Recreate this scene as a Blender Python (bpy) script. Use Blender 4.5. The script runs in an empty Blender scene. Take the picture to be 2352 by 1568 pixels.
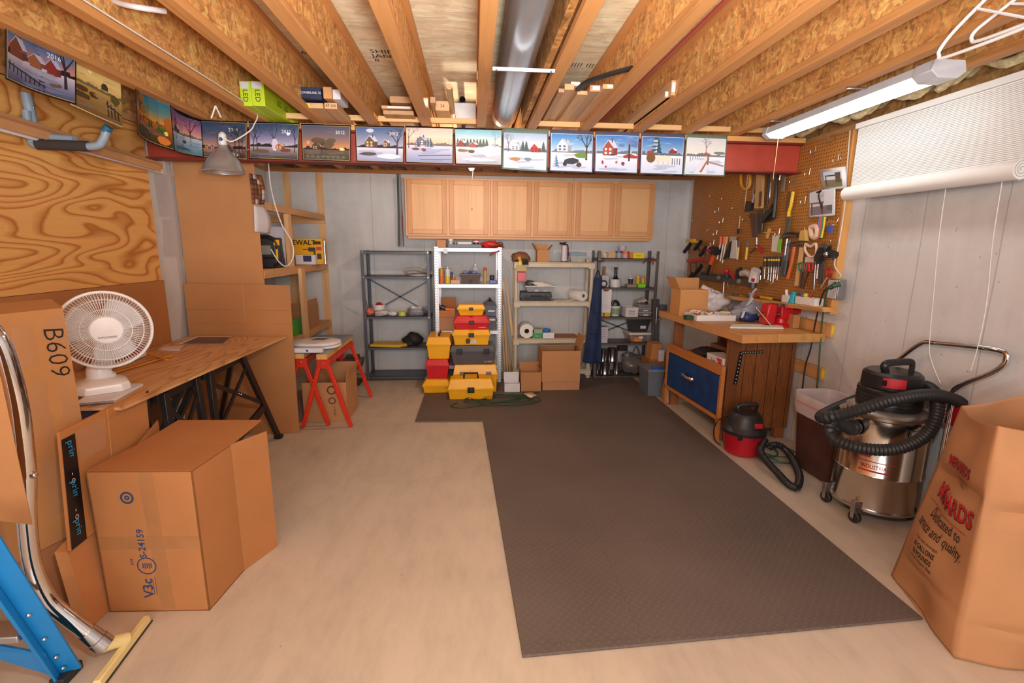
import bpy, math, random
from mathutils import Vector as V, Matrix
# ---------------------------------------------------------------- camera, world, lights, exposure
SC = bpy.context.scene
COL = SC.collection
H = 1.6
FPX, PITCH, YAW, ROLL = 1103.1, 0.19392, 0.08092, 0.01003
FW = V((math.sin(YAW)*math.cos(PITCH), math.cos(YAW)*math.cos(PITCH), -math.sin(PITCH)))
_r = V((math.cos(YAW), -math.sin(YAW), 0)); _u = _r.cross(FW)
RT = math.cos(ROLL)*_r + math.sin(ROLL)*_u
UP = -math.sin(ROLL)*_r + math.cos(ROLL)*_u
cam = bpy.data.cameras.new('camera'); co = bpy.data.objects.new('camera', cam); COL.objects.link(co)
cam.sensor_width = 36; cam.lens = FPX/2352*36; cam.clip_start = 0.05
m = Matrix((RT, UP, -FW)).transposed().to_4x4(); m.translation = V((0, 0, H)); co.matrix_world = m
SC.camera = co
SC.view_settings.view_transform = 'Standard'; SC.view_settings.look = 'None'
SC.view_settings.gamma = 1; SC.view_settings.use_curve_mapping = False
SC.view_settings.exposure = 0.22
SC.cycles.use_denoising = True
SC.cycles.max_bounces = 7; SC.cycles.diffuse_bounces = 4; SC.cycles.glossy_bounces = 4
SC.cycles.transparent_max_bounces = 16; SC.cycles.caustics_reflective = False; SC.cycles.caustics_refractive = False
SC.cycles.sample_clamp_indirect = 6
w = bpy.data.worlds.new('world'); SC.world = w; w.use_nodes = True
w.node_tree.nodes['Background'].inputs[0].default_value = (1.0, 0.97, 0.94, 1)
w.node_tree.nodes['Background'].inputs[1].default_value = .9
def lamp(name, kind, loc, power, color=(1, .93, .84), size=.1, rot=None, size_y=None):
    l = bpy.data.lights.new(name, kind); l.energy = power; l.color = color
    if kind == 'AREA':
        l.size = size
        if size_y: l.shape = 'RECTANGLE'; l.size_y = size_y
    else: l.shadow_soft_size = size
    o = bpy.data.objects.new(name, l); COL.objects.link(o); o.location = loc
    if rot: o.rotation_euler = rot
    return o
lamp('camera_flash', 'POINT', (0.18, 0.12, 1.98), 60, (1, .985, .965), .07)
fl = lamp('bounced_flash', 'SPOT', (0.12, 0.0, 1.7), 420, (1, .985, .965), .12, (math.radians(131), 0, 0)); fl.data.spot_size = math.radians(120); fl.data.spot_blend = 1.0
lamp('rear_fill_light', 'AREA', (0.0, -2.5, 1.75), 95, (1, .98, .95), 3.4, (math.radians(101), 0, 0), 1.5)  # added fill from behind the camera, evens brightness; no known fixture there

# ---------------------------------------------------------------- points from the photograph on known planes
def ray(x, y): return FW + (x-1176)/FPX*RT - (y-784)/FPX*UP
def _at(x, y, ax, val):
    d = ray(x, y); o = V((0, 0, H)); return o + d*((val-o[ax])/d[ax])
def F(x, y, z=0): return _at(x, y, 2, z)
def B(x, y, Y): return _at(x, y, 1, Y)
def S(x, y, X): return _at(x, y, 0, X)
def rect(x0, y0, x1, y1, Y):
    """x0,x1,z0,z1 of a photographed rectangle standing in the plane Y"""
    ym = (y0+y1)/2; xm = (x0+x1)/2
    return B(x0, ym, Y).x, B(x1, ym, Y).x, B(xm, y1, Y).z, B(xm, y0, Y).z

# ---------------------------------------------------------------- materials
def lin(c): return tuple(((v/255)/12.92 if v/255 <= .04045 else ((v/255+.055)/1.055)**2.4) for v in c)
_mats = {}
def newmat(name):
    mt = bpy.data.materials.new(name); mt.use_nodes = True
    nt = mt.node_tree; return mt, nt, nt.nodes['Principled BSDF']
def N(nt, typ, ins=None, **kw):
    n = nt.nodes.new('ShaderNode'+typ)
    for k, v in kw.items(): setattr(n, k, v)
    for k, v in (ins or {}).items():
        if hasattr(v, 'is_linked') or hasattr(v, 'links'): nt.links.new(v, n.inputs[k])
        else: n.inputs[k].default_value = v
    return n
def mapc(nt, scale=(1, 1, 1), rot=(0, 0, 0)):
    tc = N(nt, 'TexCoord'); mp = N(nt, 'Mapping', {0: tc.outputs['Object'], 'Scale': scale, 'Rotation': rot}); return mp.outputs[0]
def ramp(nt, fac, stops):
    r = N(nt, 'ValToRGB', {0: fac}); e = r.color_ramp.elements
    while len(e) < len(stops): e.new(.5)
    for el, (p, c) in zip(e, stops): el.position = p; el.color = (*c, 1)
    return r.outputs[0]
def mixc(nt, fac, a, b, mode='MIX'):
    n = N(nt, 'Mix', data_type='RGBA', blend_type=mode)
    for sock, v in ((n.inputs[0], fac), (n.inputs[6], a), (n.inputs[7], b)):
        if hasattr(v, 'links'): nt.links.new(v, sock)
        else: sock.default_value = v if isinstance(v, (int, float)) else (*v[:3], 1)
    return n.outputs[2]
def math_(nt, op, a, b=0, c=0):
    n = N(nt, 'Math', operation=op)
    for i, v in enumerate((a, b, c)):
        if hasattr(v, 'links'): nt.links.new(v, n.inputs[i])
        else: n.inputs[i].default_value = v
    return n.outputs[0]
def bump(nt, b, h, strength=.3, dist=.01):
    n = N(nt, 'Bump', {'Strength': strength, 'Distance': dist, 'Height': h}); nt.links.new(n.outputs[0], b.inputs['Normal'])
def C(r, g, b, rough=.55, metal=0, noise=.06, emit=0, alpha=1, trans=0):
    """plain painted / plastic / metal surface with a slight mottling"""
    key = ('C', r, g, b, rough, metal, noise, emit, alpha, trans)
    if key in _mats: return _mats[key]
    mt, nt, bs = newmat('surface'); c = lin((r, g, b))
    if noise and not emit:
        nz = N(nt, 'TexNoise', {'Vector': mapc(nt), 'Scale': 9, 'Detail': 4})
        d = tuple(x*(1-noise) for x in c); e = tuple(min(1, x*(1+noise)) for x in c)
        nt.links.new(ramp(nt, nz.outputs[0], [(.3, d), (.7, e)]), bs.inputs[0])
    else: bs.inputs[0].default_value = (*c, 1)
    bs.inputs['Roughness'].default_value = rough; bs.inputs['Metallic'].default_value = metal
    if emit: bs.inputs['Emission Color'].default_value = (*c, 1); bs.inputs['Emission Strength'].default_value = emit
    if alpha < 1: bs.inputs['Alpha'].default_value = alpha
    if trans: bs.inputs['Transmission Weight'].default_value = trans
    _mats[key] = mt; return mt
def cached(f):
    def g(*a, **k):
        key = (f.__name__, a, tuple(sorted(k.items())))
        if key not in _mats: _mats[key] = f(*a, **k)
        return _mats[key]
    return g
@cached
def cardboard(r=180, g=124, b=72, rough=.75):
    mt, nt, bs = newmat('cardboard'); c = lin((r, g, b))
    nz = N(nt, 'TexNoise', {'Vector': mapc(nt), 'Scale': 3, 'Detail': 6})
    n2 = N(nt, 'TexNoise', {'Vector': mapc(nt, (60, 60, 400)), 'Scale': 1, 'Detail': 2})
    a = ramp(nt, nz.outputs[0], [(.3, tuple(x*.92 for x in c)), (.7, tuple(x*1.06 for x in c))])
    nt.links.new(mixc(nt, .10, a, n2.outputs[1], 'OVERLAY'), bs.inputs[0])
    bs.inputs['Roughness'].default_value = rough; bump(nt, bs, n2.outputs[0], .06, .002); return mt
@cached
def wood(r=205, g=160, b=110, axis='y', dark=.72, scale=1.0, rough=.6, seed=0, knots=True):
    """sawn timber with grain running along an axis"""
    mt, nt, bs = newmat('timber'); c = lin((r, g, b)); dk = (c[0]*dark, c[1]*dark*.93, c[2]*dark*.85)
    sc = {'x': (1.2, 22, 22), 'y': (22, 1.2, 22), 'z': (22, 22, 1.2)}[axis]; sc = tuple(s*scale for s in sc)
    mp = mapc(nt, sc, (0, 0, .02+seed))
    nz = N(nt, 'TexNoise', {'Vector': mp, 'Scale': 1.3, 'Detail': 5, 'Distortion': .6})
    n2 = N(nt, 'TexNoise', {'Vector': mapc(nt), 'Scale': 1.7, 'Detail': 2})
    a = ramp(nt, nz.outputs[0], [(.32, dk), (.48, c), (.75, tuple(min(1, x*1.1) for x in c))])
    a = mixc(nt, .35, a, mixc(nt, n2.outputs[0], tuple(x*.8 for x in c), tuple(min(1, x*1.12) for x in c)))
    if knots:
        ks = tuple(s/6 for s in sc)
        vo = N(nt, 'TexVoronoi', {'Vector': mapc(nt, ks), 'Scale': .9}); k = ramp(nt, vo.outputs[0], [(.05, (.35, .35, .35)), (.12, (1, 1, 1))])
        a = mixc(nt, .7, a, k, 'MULTIPLY')
    nt.links.new(a, bs.inputs[0]); bs.inputs['Roughness'].default_value = rough
    bump(nt, bs, nz.outputs[0], .08, .002); return mt
@cached
def osb(r=214, g=160, b=98, scale=1.0, sx=(1, 1, 1), contrast=1.0):
    """pressed wood strands: large stretched flakes in tan, amber and straw"""
    mt, nt, bs = newmat('strand_board'); c = lin((r, g, b))
    out = None
    tc = mapc(nt, sx)
    nz0 = N(nt, 'TexNoise', {'Vector': tc, 'Scale': 6*scale, 'Detail': 3})
    wv = mixc(nt, .12, tc, nz0.outputs[1])
    for i, (s, rot) in enumerate((((9, 32, 32), (0, 0, .35)), ((30, 8, 34), (.2, .4, -.3)), ((26, 30, 8), (.4, 0, .9)))):
        mp = N(nt, 'Mapping', {0: wv, 'Scale': tuple(x*scale for x in s), 'Rotation': rot}).outputs[0]
        vo = N(nt, 'TexVoronoi', {'Vector': mp, 'Scale': 1.0, 'Randomness': 1})
        col = ramp(nt, N(nt, 'SeparateColor', {0: vo.outputs[1]}).outputs[0],
                   [(.0, tuple(x*(1-.62*contrast) for x in c)), (.25, tuple(x*(1-.3*contrast) for x in c)), (.6, c), (.85, tuple(min(1, x*(1+.45*contrast)) for x in c)), (1, tuple(min(1, x*(1+1.1*contrast)) for x in c))])
        out = col if out is None else mixc(nt, (.5, .38)[i-1], out, col)
    nz = N(nt, 'TexNoise', {'Vector': mapc(nt, tuple(x*3 for x in sx)), 'Scale': 14*scale, 'Detail': 6, 'Roughness': .75})
    out = mixc(nt, .5*contrast, out, ramp(nt, nz.outputs[0], [(.3, (.42, .34, .28)), (.46, (.95, .94, .92)), (.7, (1.08, 1.08, 1.08))]), 'MULTIPLY')
    nt.links.new(out, bs.inputs[0]); bs.inputs['Roughness'].default_value = .62
    bump(nt, bs, nz.outputs[0], .25, .004); return mt
@cached
def concrete(r, g, b, lines=None, tint=.0):
    """poured concrete: cloudy mottling, pinholes, faint vertical form seams every lines metres"""
    mt, nt, bs = newmat('poured_concrete'); c = lin((r, g, b)); mp = mapc(nt)
    n1 = N(nt, 'TexNoise', {'Vector': mp, 'Scale': 1.6, 'Detail': 8, 'Roughness': .62})
    n2 = N(nt, 'TexNoise', {'Vector': mapc(nt, (9, 9, 1.2)), 'Scale': 1.4, 'Detail': 4})
    n3 = N(nt, 'TexNoise', {'Vector': mp, 'Scale': 120, 'Detail': 3})
    a = ramp(nt, n1.outputs[0], [(.3, tuple(x*.70 for x in c)), (.5, c), (.7, tuple(min(1, x*1.12) for x in c))])
    a = mixc(nt, .4, a, ramp(nt, n2.outputs[0], [(.3, tuple(x*.88 for x in c)), (.7, tuple(min(1, x*1.08) for x in c))]))
    a = mixc(nt, .12, a, n3.outputs[1], 'OVERLAY')
    vo = N(nt, 'TexVoronoi', {'Vector': mp, 'Scale': 11})
    pin = math_(nt, 'LESS_THAN', vo.outputs[0], .055)
    a = mixc(nt, math_(nt, 'MULTIPLY', pin, .6), a, tuple(x*.35 for x in c))
    if lines:
        xyz = N(nt, 'SeparateXYZ', {0: mp}); s = math_(nt, 'ADD', xyz.outputs[0], xyz.outputs[1])
        wob = math_(nt, 'MULTIPLY', n1.outputs[0], .03)
        fr = math_(nt, 'PINGPONG', math_(nt, 'ADD', s, wob), lines/2)
        ln = math_(nt, 'LESS_THAN', fr, .0035)
        a = mixc(nt, math_(nt, 'MULTIPLY', ln, .42), a, tuple(x*.3 for x in c))
    nt.links.new(a, bs.inputs[0]); bs.inputs['Roughness'].default_value = .8
    bump(nt, bs, n3.outputs[0], .12, .004); return mt
@cached
def floor_mat():
    mt, nt, bs = newmat('sealed_concrete_floor'); c = lin((202, 186, 168)); mp = mapc(nt)
    n1 = N(nt, 'TexNoise', {'Vector': mp, 'Scale': 1.1, 'Detail': 7, 'Roughness': .6, 'Distortion': .4})
    n2 = N(nt, 'TexNoise', {'Vector': mapc(nt, (3, 1, 1), (0, 0, .4)), 'Scale': 3, 'Detail': 8, 'Roughness': .7})
    a = ramp(nt, n1.outputs[0], [(.32, tuple(x*.80 for x in c)), (.5, c), (.7, tuple(min(1, x*1.1) for x in c))])
    a = mixc(nt, .4, a, ramp(nt, n2.outputs[0], [(.36, tuple(x*.7 for x in c)), (.55, c)]))
    vo = N(nt, 'TexVoronoi', {'Vector': mapc(nt, (1, 1, 1)), 'Scale': 4.3})
    a = mixc(nt, math_(nt, 'MULTIPLY', math_(nt, 'LESS_THAN', vo.outputs[0], .022), .5), a, (.12, .08, .05))
    nt.links.new(a, bs.inputs[0]); bs.inputs['Roughness'].default_value = .55
    bump(nt, bs, n2.outputs[0], .06, .003); return mt
@cached
def foam_mat():
    """dark foam with a raised tread-plate pattern and interlocking seams"""
    mt, nt, bs = newmat('tread_foam'); c = lin((102, 90, 84)); mp = mapc(nt)
    xyz = N(nt, 'SeparateXYZ', {0: mp}); X, Y = xyz.outputs[0], xyz.outputs[1]
    p = .042
    u = math_(nt, 'DIVIDE', math_(nt, 'ADD', X, Y), p); v = math_(nt, 'DIVIDE', math_(nt, 'SUBTRACT', X, Y), p)
    fu = math_(nt, 'SUBTRACT', math_(nt, 'FRACT', u), .5); fv = math_(nt, 'SUBTRACT', math_(nt, 'FRACT', v), .5)
    par = math_(nt, 'MODULO', math_(nt, 'ABSOLUTE', math_(nt, 'ADD', math_(nt, 'FLOOR', u), math_(nt, 'FLOOR', v))), 2)
    def lozenge(a, b):
        return math_(nt, 'LESS_THAN', math_(nt, 'ADD', math_(nt, 'POWER', math_(nt, 'DIVIDE', a, .40), 2), math_(nt, 'POWER', math_(nt, 'DIVIDE', b, .15), 2)), 1)
    L1, L2 = lozenge(fu, fv), lozenge(fv, fu)
    h = math_(nt, 'ADD', math_(nt, 'MULTIPLY', L1, par), math_(nt, 'MULTIPLY', L2, math_(nt, 'SUBTRACT', 1, par)))
    n1 = N(nt, 'TexNoise', {'Vector': mp, 'Scale': 1.5, 'Detail': 6})
    n3 = N(nt, 'TexNoise', {'Vector': mp, 'Scale': 60, 'Detail': 3})
    a = ramp(nt, n1.outputs[0], [(.3, tuple(x*.84 for x in c)), (.7, tuple(x*1.12 for x in c))])
    a = mixc(nt, .15, a, n3.outputs[1], 'OVERLAY')
    a = mixc(nt, math_(nt, 'MULTIPLY', h, .28), a, tuple(x*1.5 for x in c))
    tri = math_(nt, 'MULTIPLY', math_(nt, 'PINGPONG', math_(nt, 'ADD', Y, 0), .03), .5)
    tr2 = math_(nt, 'MULTIPLY', math_(nt, 'PINGPONG', math_(nt, 'ADD', X, 0), .03), .5)
    def seam(co, wob, off): return math_(nt, 'LESS_THAN', math_(nt, 'PINGPONG', math_(nt, 'ADD', math_(nt, 'ADD', co, wob), off), .33), .0022)
    sm = math_(nt, 'MAXIMUM', seam(X, tri, -.04), seam(Y, tr2, .30))
    a = mixc(nt, math_(nt, 'MULTIPLY', sm, .3), a, tuple(x*.35 for x in c))
    nt.links.new(a, bs.inputs[0]); bs.inputs['Roughness'].default_value = .6; bs.inputs['Specular IOR Level'].default_value = .35
    bump(nt, bs, h, .5, .004); return mt
@cached
def plywood(r=226, g=170, b=104, dark=(176, 110, 50), axis='y', freq=8.0, sc=(1, .55, 2.2)):
    """rotary-cut veneer: contour-like cathedral grain"""
    mt, nt, bs = newmat('veneer_plywood'); c = lin((r, g, b)); d = lin(dark)
    n1 = N(nt, 'TexNoise', {'Vector': mapc(nt, sc), 'Scale': 1.25, 'Detail': 2.2, 'Roughness': .45, 'Distortion': .35})
    s = math_(nt, 'FRACT', math_(nt, 'MULTIPLY', n1.outputs[0], freq))
    a = ramp(nt, s, [(0, c), (.45, tuple(x*1.03 for x in c)), (.72, tuple(.55*p+.45*q for p, q in zip(c, d))), (.86, d), (1, c)])
    n2 = N(nt, 'TexNoise', {'Vector': mapc(nt, (60, 2, 60) if axis == 'y' else (2, 60, 60)), 'Scale': 1, 'Detail': 3})
    a = mixc(nt, .22, a, n2.outputs[1], 'OVERLAY')
    nt.links.new(a, bs.inputs[0]); bs.inputs['Roughness'].default_value = .55; return mt
@cached
def pegboard_mat():
    mt, nt, bs = newmat('perforated_hardboard'); c = lin((178, 118, 56)); mp = mapc(nt)
    xyz = N(nt, 'SeparateXYZ', {0: mp}); p = .0262
    a_ = math_(nt, 'SUBTRACT', math_(nt, 'FRACT', math_(nt, 'DIVIDE', xyz.outputs[1], p)), .5)
    b_ = math_(nt, 'SUBTRACT', math_(nt, 'FRACT', math_(nt, 'DIVIDE', xyz.outputs[2], p)), .5)
    hole = math_(nt, 'LESS_THAN', math_(nt, 'ADD', math_(nt, 'MULTIPLY', a_, a_), math_(nt, 'MULTIPLY', b_, b_)), .03)
    n1 = N(nt, 'TexNoise', {'Vector': mp, 'Scale': 4, 'Detail': 6})
    a = ramp(nt, n1.outputs[0], [(.3, tuple(x*.9 for x in c)), (.7, tuple(x*1.06 for x in c))])
    nt.links.new(mixc(nt, hole, a, (.03, .015, .006)), bs.inputs[0]); bs.inputs['Roughness'].default_value = .45; return mt
@cached
def panel_mat():
    """walnut wall panelling with dark vertical grooves"""
    mt, nt, bs = newmat('grooved_panelling'); c = lin((134, 80, 42)); 
    n1 = N(nt, 'TexNoise', {'Vector': mapc(nt, (16, 16, 1.4)), 'Scale': 1.2, 'Detail': 4, 'Distortion': 1.2})
    s = math_(nt, 'FRACT', math_(nt, 'MULTIPLY', n1.outputs[0], 6))
    a = ramp(nt, s, [(0, tuple(x*.78 for x in c)), (.5, c), (.8, tuple(x*1.2 for x in c)), (1, tuple(x*.78 for x in c))])
    nt.links.new(a, bs.inputs[0]); bs.inputs['Roughness'].default_value = .42; return mt
@cached
def weave(r, g, b, sc=300, rough=.85):
    mt, nt, bs = newmat('woven_cloth'); c = lin((r, g, b))
    wv = N(nt, 'TexWave', {'Vector': mapc(nt, (1, 1, 1), (.5, .5, .8)), 'Scale': sc/10, 'Distortion': 1})
    nz = N(nt, 'TexNoise', {'Vector': mapc(nt), 'Scale': 5, 'Detail': 5})
    a = ramp(nt, nz.outputs[0], [(.3, tuple(x*.75 for x in c)), (.7, tuple(x*1.25 for x in c))])
    nt.links.new(mixc(nt, .12, a, wv.outputs[0], 'OVERLAY'), bs.inputs[0]); bs.inputs['Roughness'].default_value = rough; return mt
@cached
def fluff(r, g, b):
    mt, nt, bs = newmat('mineral_wool'); c = lin((r, g, b))
    nz = N(nt, 'TexNoise', {'Vector': mapc(nt), 'Scale': 22, 'Detail': 8, 'Roughness': .7})
    nt.links.new(ramp(nt, nz.outputs[0], [(.3, tuple(x*.5 for x in c)), (.6, c), (.8, tuple(min(1, x*1.3) for x in c))]), bs.inputs[0])
    bs.inputs['Roughness'].default_value = 1; bump(nt, bs, nz.outputs[0], .8, .02); return mt
@cached
def clear(r=235, g=238, b=240, alpha=.28, rough=.12):
    mt, nt, bs = newmat('clear_plastic'); bs.inputs[0].default_value = (*lin((r, g, b)), 1)
    bs.inputs['Roughness'].default_value = rough; bs.inputs['Alpha'].default_value = alpha; return mt
def brushed(v=190, rough=.28): return C(v, v, v+4, rough, 1, .04)
CHROME = lambda: C(222, 222, 224, .08, 1, 0)
@cached
def printed(rough=.5):
    """printed sheet or sticker: ink colour stored on the faces"""
    mt, nt, bs = newmat('printed_sheet'); at = N(nt, 'Attribute', attribute_name='Col')
    nt.links.new(at.outputs[0], bs.inputs[0]); bs.inputs['Roughness'].default_value = rough; return mt

# ---------------------------------------------------------------- mesh builder
class M:
    def __init__(s): s.v = []; s.f = []; s.mi = []; s.mats = []; s.cols = []; s.hascol = False
    def mat(s, mt):
        if mt not in s.mats: s.mats.append(mt)
        return s.mats.index(mt)
    def face(s, pts, mt, col=None):
        n = len(s.v); s.v += [tuple(p) for p in pts]; s.f.append(tuple(range(n, n+len(pts)))); s.mi.append(s.mat(mt)); s._c(col, len(pts)); return s
    def _c(s, col, n):
        if col is None: s.cols.append(None)
        else:
            s.hascol = True
            s.cols.append([lin(c) for c in col] if isinstance(col[0], (tuple, list)) else [lin(col)]*n)
    def add(s, vs, fs, mt):
        n = len(s.v); k = s.mat(mt); s.v += [tuple(p) for p in vs]
        for f in fs: s.f.append(tuple(i+n for i in f)); s.mi.append(k); s.cols.append(None)
        return s
    def hexa(s, p, mt):
        return s.add(p, [(0, 3, 2, 1), (4, 5, 6, 7), (0, 1, 5, 4), (1, 2, 6, 5), (2, 3, 7, 6), (3, 0, 4, 7)], mt)
    def box(s, x0, x1, y0, y1, z0, z1, mt):
        return s.hexa([(x0, y0, z0), (x1, y0, z0), (x1, y1, z0), (x0, y1, z0), (x0, y0, z1), (x1, y0, z1), (x1, y1, z1), (x0, y1, z1)], mt)
    def obox(s, c, ex, ey, ez, mt):
        """box about c with half-edge vectors"""
        c, ex, ey, ez = V(c), V(ex), V(ey), V(ez)
        return s.hexa([c-ex-ey-ez, c+ex-ey-ez, c+ex+ey-ez, c-ex+ey-ez, c-ex-ey+ez, c+ex-ey+ez, c+ex+ey+ez, c-ex+ey+ez], mt)
    def taper(s, x0, x1, y0, y1, z0, z1, mt, ix=.02, iy=.02, top=False):
        """box whose foot (or top) is drawn in by ix, iy"""
        a, b = (0, 1) if not top else (1, 0)
        lo = (x0+ix*(1-a), x1-ix*(1-a), y0+iy*(1-a), y1-iy*(1-a)); hi = (x0+ix*a, x1-ix*a, y0+iy*a, y1-iy*a)
        return s.hexa([(lo[0], lo[2], z0), (lo[1], lo[2], z0), (lo[1], lo[3], z0), (lo[0], lo[3], z0), (hi[0], hi[2], z1), (hi[1], hi[2], z1), (hi[1], hi[3], z1), (hi[0], hi[3], z1)], mt)
    def bar(s, a, b, w, t, mt, up=(0, 0, 1)):
        """rectangular bar from a to b"""
        a, b = V(a), V(b); d = (b-a); L = d.length; d.normalize(); u = V(up)
        if abs(d.dot(u)) > .97: u = V((0, 1, 0))
        sd = d.cross(u).normalized(); u2 = sd.cross(d)
        return s.obox((a+b)/2, sd*w/2, u2*t/2, d*L/2, mt)
    def prism(s, poly, vec, mt):
        n = len(poly); vec = V(vec); p = [V(q) for q in poly]; vs = p+[q+vec for q in p]
        return s.add(vs, [tuple(range(n))[::-1], tuple(range(n, 2*n))]+[(i, (i+1) % n, n+(i+1) % n, n+i) for i in range(n)], mt)
    def tube(s, pts, r, mt, n=8, caps=True, flat=1.0):
        pts = [V(p) for p in pts]; k = len(pts); rr = r if isinstance(r, (list, tuple)) else [r]*k
        vs = []; nrm = None
        for i, p in enumerate(pts):
            t = (pts[min(i+1, k-1)]-pts[max(i-1, 0)]).normalized()
            if nrm is None:
                nrm = t.orthogonal().normalized() if abs(t.z) > .9 else t.cross(V((0, 0, 1))).normalized()
            nrm = (nrm-t*nrm.dot(t)).normalized(); bn = t.cross(nrm)
            for j in range(n):
                a = 2*math.pi*j/n; vs.append(p+(nrm*math.cos(a)+bn*math.sin(a)*flat)*rr[i])
        fs = [(i*n+j, i*n+(j+1) % n, (i+1)*n+(j+1) % n, (i+1)*n+j) for i in range(k-1) for j in range(n)]
        if caps: fs += [tuple(range(n))[::-1], tuple(range((k-1)*n, k*n))]
        return s.add(vs, fs, mt)
    def lathe(s, prof, o, mt, n=24, ax=(0, 0, 1), sx=1, sy=1, caps=True):
        """profile of (radius, height) turned about ax through o"""
        o = V(o); ax = V(ax).normalized(); e1 = ax.orthogonal().normalized() if abs(ax.z) < .99 else V((1, 0, 0)); e2 = ax.cross(e1)
        vs = [o+ax*h+(e1*math.cos(2*math.pi*j/n)*sx+e2*math.sin(2*math.pi*j/n)*sy)*r for r, h in prof for j in range(n)]
        k = len(prof); fs = [(i*n+j, i*n+(j+1) % n, (i+1)*n+(j+1) % n, (i+1)*n+j) for i in range(k-1) for j in range(n)]
        if caps: fs += [tuple(range(n))[::-1], tuple(range((k-1)*n, k*n))]
        return s.add(vs, fs, mt)
    def cyl(s, a, b, r, mt, n=16, r2=None):
        a, b = V(a), V(b); return s.lathe([(r, 0), (r if r2 is None else r2, (b-a).length)], a, mt, n, b-a)
    def ball(s, c, r, mt, n=12, sc=(1, 1, 1)):
        k = n//2; c = V(c); vs = []; 
        for i in range(k+1):
            t = math.pi*i/k
            for j in range(n):
                a = 2*math.pi*j/n; vs.append(c+V((math.sin(t)*math.cos(a)*r*sc[0], math.sin(t)*math.sin(a)*r*sc[1], -math.cos(t)*r*sc[2])))
        return s.add(vs, [(i*n+j, i*n+(j+1) % n, (i+1)*n+(j+1) % n, (i+1)*n+j) for i in range(k) for j in range(n)], mt)
    def grid(s, fn, nu, nv, mt, closed=False):
        vs = [fn(i/nu, j/nv) for j in range(nv+1) for i in range(nu+1)]
        return s.add(vs, [(j*(nu+1)+i, j*(nu+1)+i+1, (j+1)*(nu+1)+i+1, (j+1)*(nu+1)+i) for j in range(nv) for i in range(nu)], mt)
    def lump(s, c, r, mt, seed=0, amp=.18, n=18, flat=True, freq=2.2):
        """crumpled bag-like body resting on its foot"""
        s.sm = 100; rnd = random.Random(seed); ph = [(V((rnd.uniform(-1, 1), rnd.uniform(-1, 1), rnd.uniform(-1, 1)))*freq*rnd.uniform(.6, 2.6), rnd.uniform(0, 6)) for _ in range(9)]
        k = n//2+2; c = V(c); vs = []
        for i in range(k+1):
            t = math.pi*i/k
            for j in range(n):
                a = 2*math.pi*j/n; d = V((math.sin(t)*math.cos(a), math.sin(t)*math.sin(a), -math.cos(t)))
                q = 1+amp*sum(math.sin(d.dot(w_)*2+p_) for w_, p_ in ph)/3
                z = d.z*q
                if flat: z = max(z, -.78)
                vs.append(c+V((d.x*q*r[0], d.y*q*r[1], z*r[2])))
        return s.add(vs, [(i*n+j, i*n+(j+1) % n, (i+1)*n+(j+1) % n, (i+1)*n+j) for i in range(k) for j in range(n)], mt)
    def text(s, txt, size, mt, o, right, up, off=.0012, center=True, col=None, shear=0, bold=0):
        """flat lettering on a surface"""
        right, up = V(right).normalized(), V(up).normalized(); nrm = right.cross(up); o = V(o)+nrm*off
        for vs, fs in [glyphs(txt, shear, bold)]:
            if not vs: return s
            x0, x1 = min(p[0] for p in vs), max(p[0] for p in vs); cx = (x0+x1)/2 if center else x0
            y0, y1 = min(p[1] for p in vs), max(p[1] for p in vs); cy = (y0+y1)/2 if center else 0
            pts = [o+right*((p[0]-cx)*size)+up*((p[1]-cy)*size) for p in vs]
            if col is None: s.add(pts, fs, mt)
            else:
                for f in fs: s.face([pts[i] for i in f], mt, col)
        return s
    def build(s, name, parent=None, smooth=32, bevel=0, seg=2, label=None, solid=0, sub=0):
        me = bpy.data.meshes.new(name); me.from_pydata(s.v, [], s.f)
        for mt in s.mats: me.materials.append(mt)
        me.polygons.foreach_set('material_index', s.mi)
        if s.hascol:
            at = me.color_attributes.new('Col', 'FLOAT_COLOR', 'CORNER'); i = 0
            for p, c in zip(me.polygons, s.cols):
                for k, li in enumerate(p.loop_indices): at.data[li].color = (*(c[k % len(c)] if c else (.5, .5, .5)), 1)
        smooth = getattr(s, 'sm', smooth)
        if smooth:
            me.polygons.foreach_set('use_smooth', [True]*len(me.polygons)); me.set_sharp_from_angle(angle=math.radians(smooth))
        me.validate(); o = bpy.data.objects.new(name, me); COL.objects.link(o)
        if parent is not None:
            o.parent = parent
            base = parent.location if parent.parent is None else V((0, 0, 0))
            o.matrix_parent_inverse = Matrix.Translation(-base)
        if solid: md = o.modifiers.new('thick', 'SOLIDIFY'); md.thickness = solid; md.offset = 0
        if sub: md = o.modifiers.new('smooth', 'SUBSURF'); md.levels = md.render_levels = sub
        if bevel: md = o.modifiers.new('edge', 'BEVEL'); md.width = bevel; md.segments = seg; md.limit_method = 'ANGLE'; md.angle_limit = .6; md.harden_normals = False
        if label: o['label'] = label
        return o
_gl = {}
def glyphs(txt, shear=0, bold=0):
    if (txt, shear, bold) in _gl: return _gl[(txt, shear, bold)]
    cu = bpy.data.curves.new('t', 'FONT'); cu.body = txt; cu.size = 1; cu.shear = shear; cu.offset = bold; cu.resolution_u = 2
    o = bpy.data.objects.new('t', cu); COL.objects.link(o)
    dg = bpy.context.evaluated_depsgraph_get(); me = bpy.data.meshes.new_from_object(o.evaluated_get(dg))
    r = ([tuple(v.co) for v in me.vertices], [tuple(p.vertices) for p in me.polygons])
    bpy.data.objects.remove(o); bpy.data.curves.remove(cu); bpy.data.meshes.remove(me); _gl[(txt, shear, bold)] = r; return r
def tag(o, label, cat, group=None):
    o['label'] = label; o['category'] = cat
    if group: o['group'] = group
    return o
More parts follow.
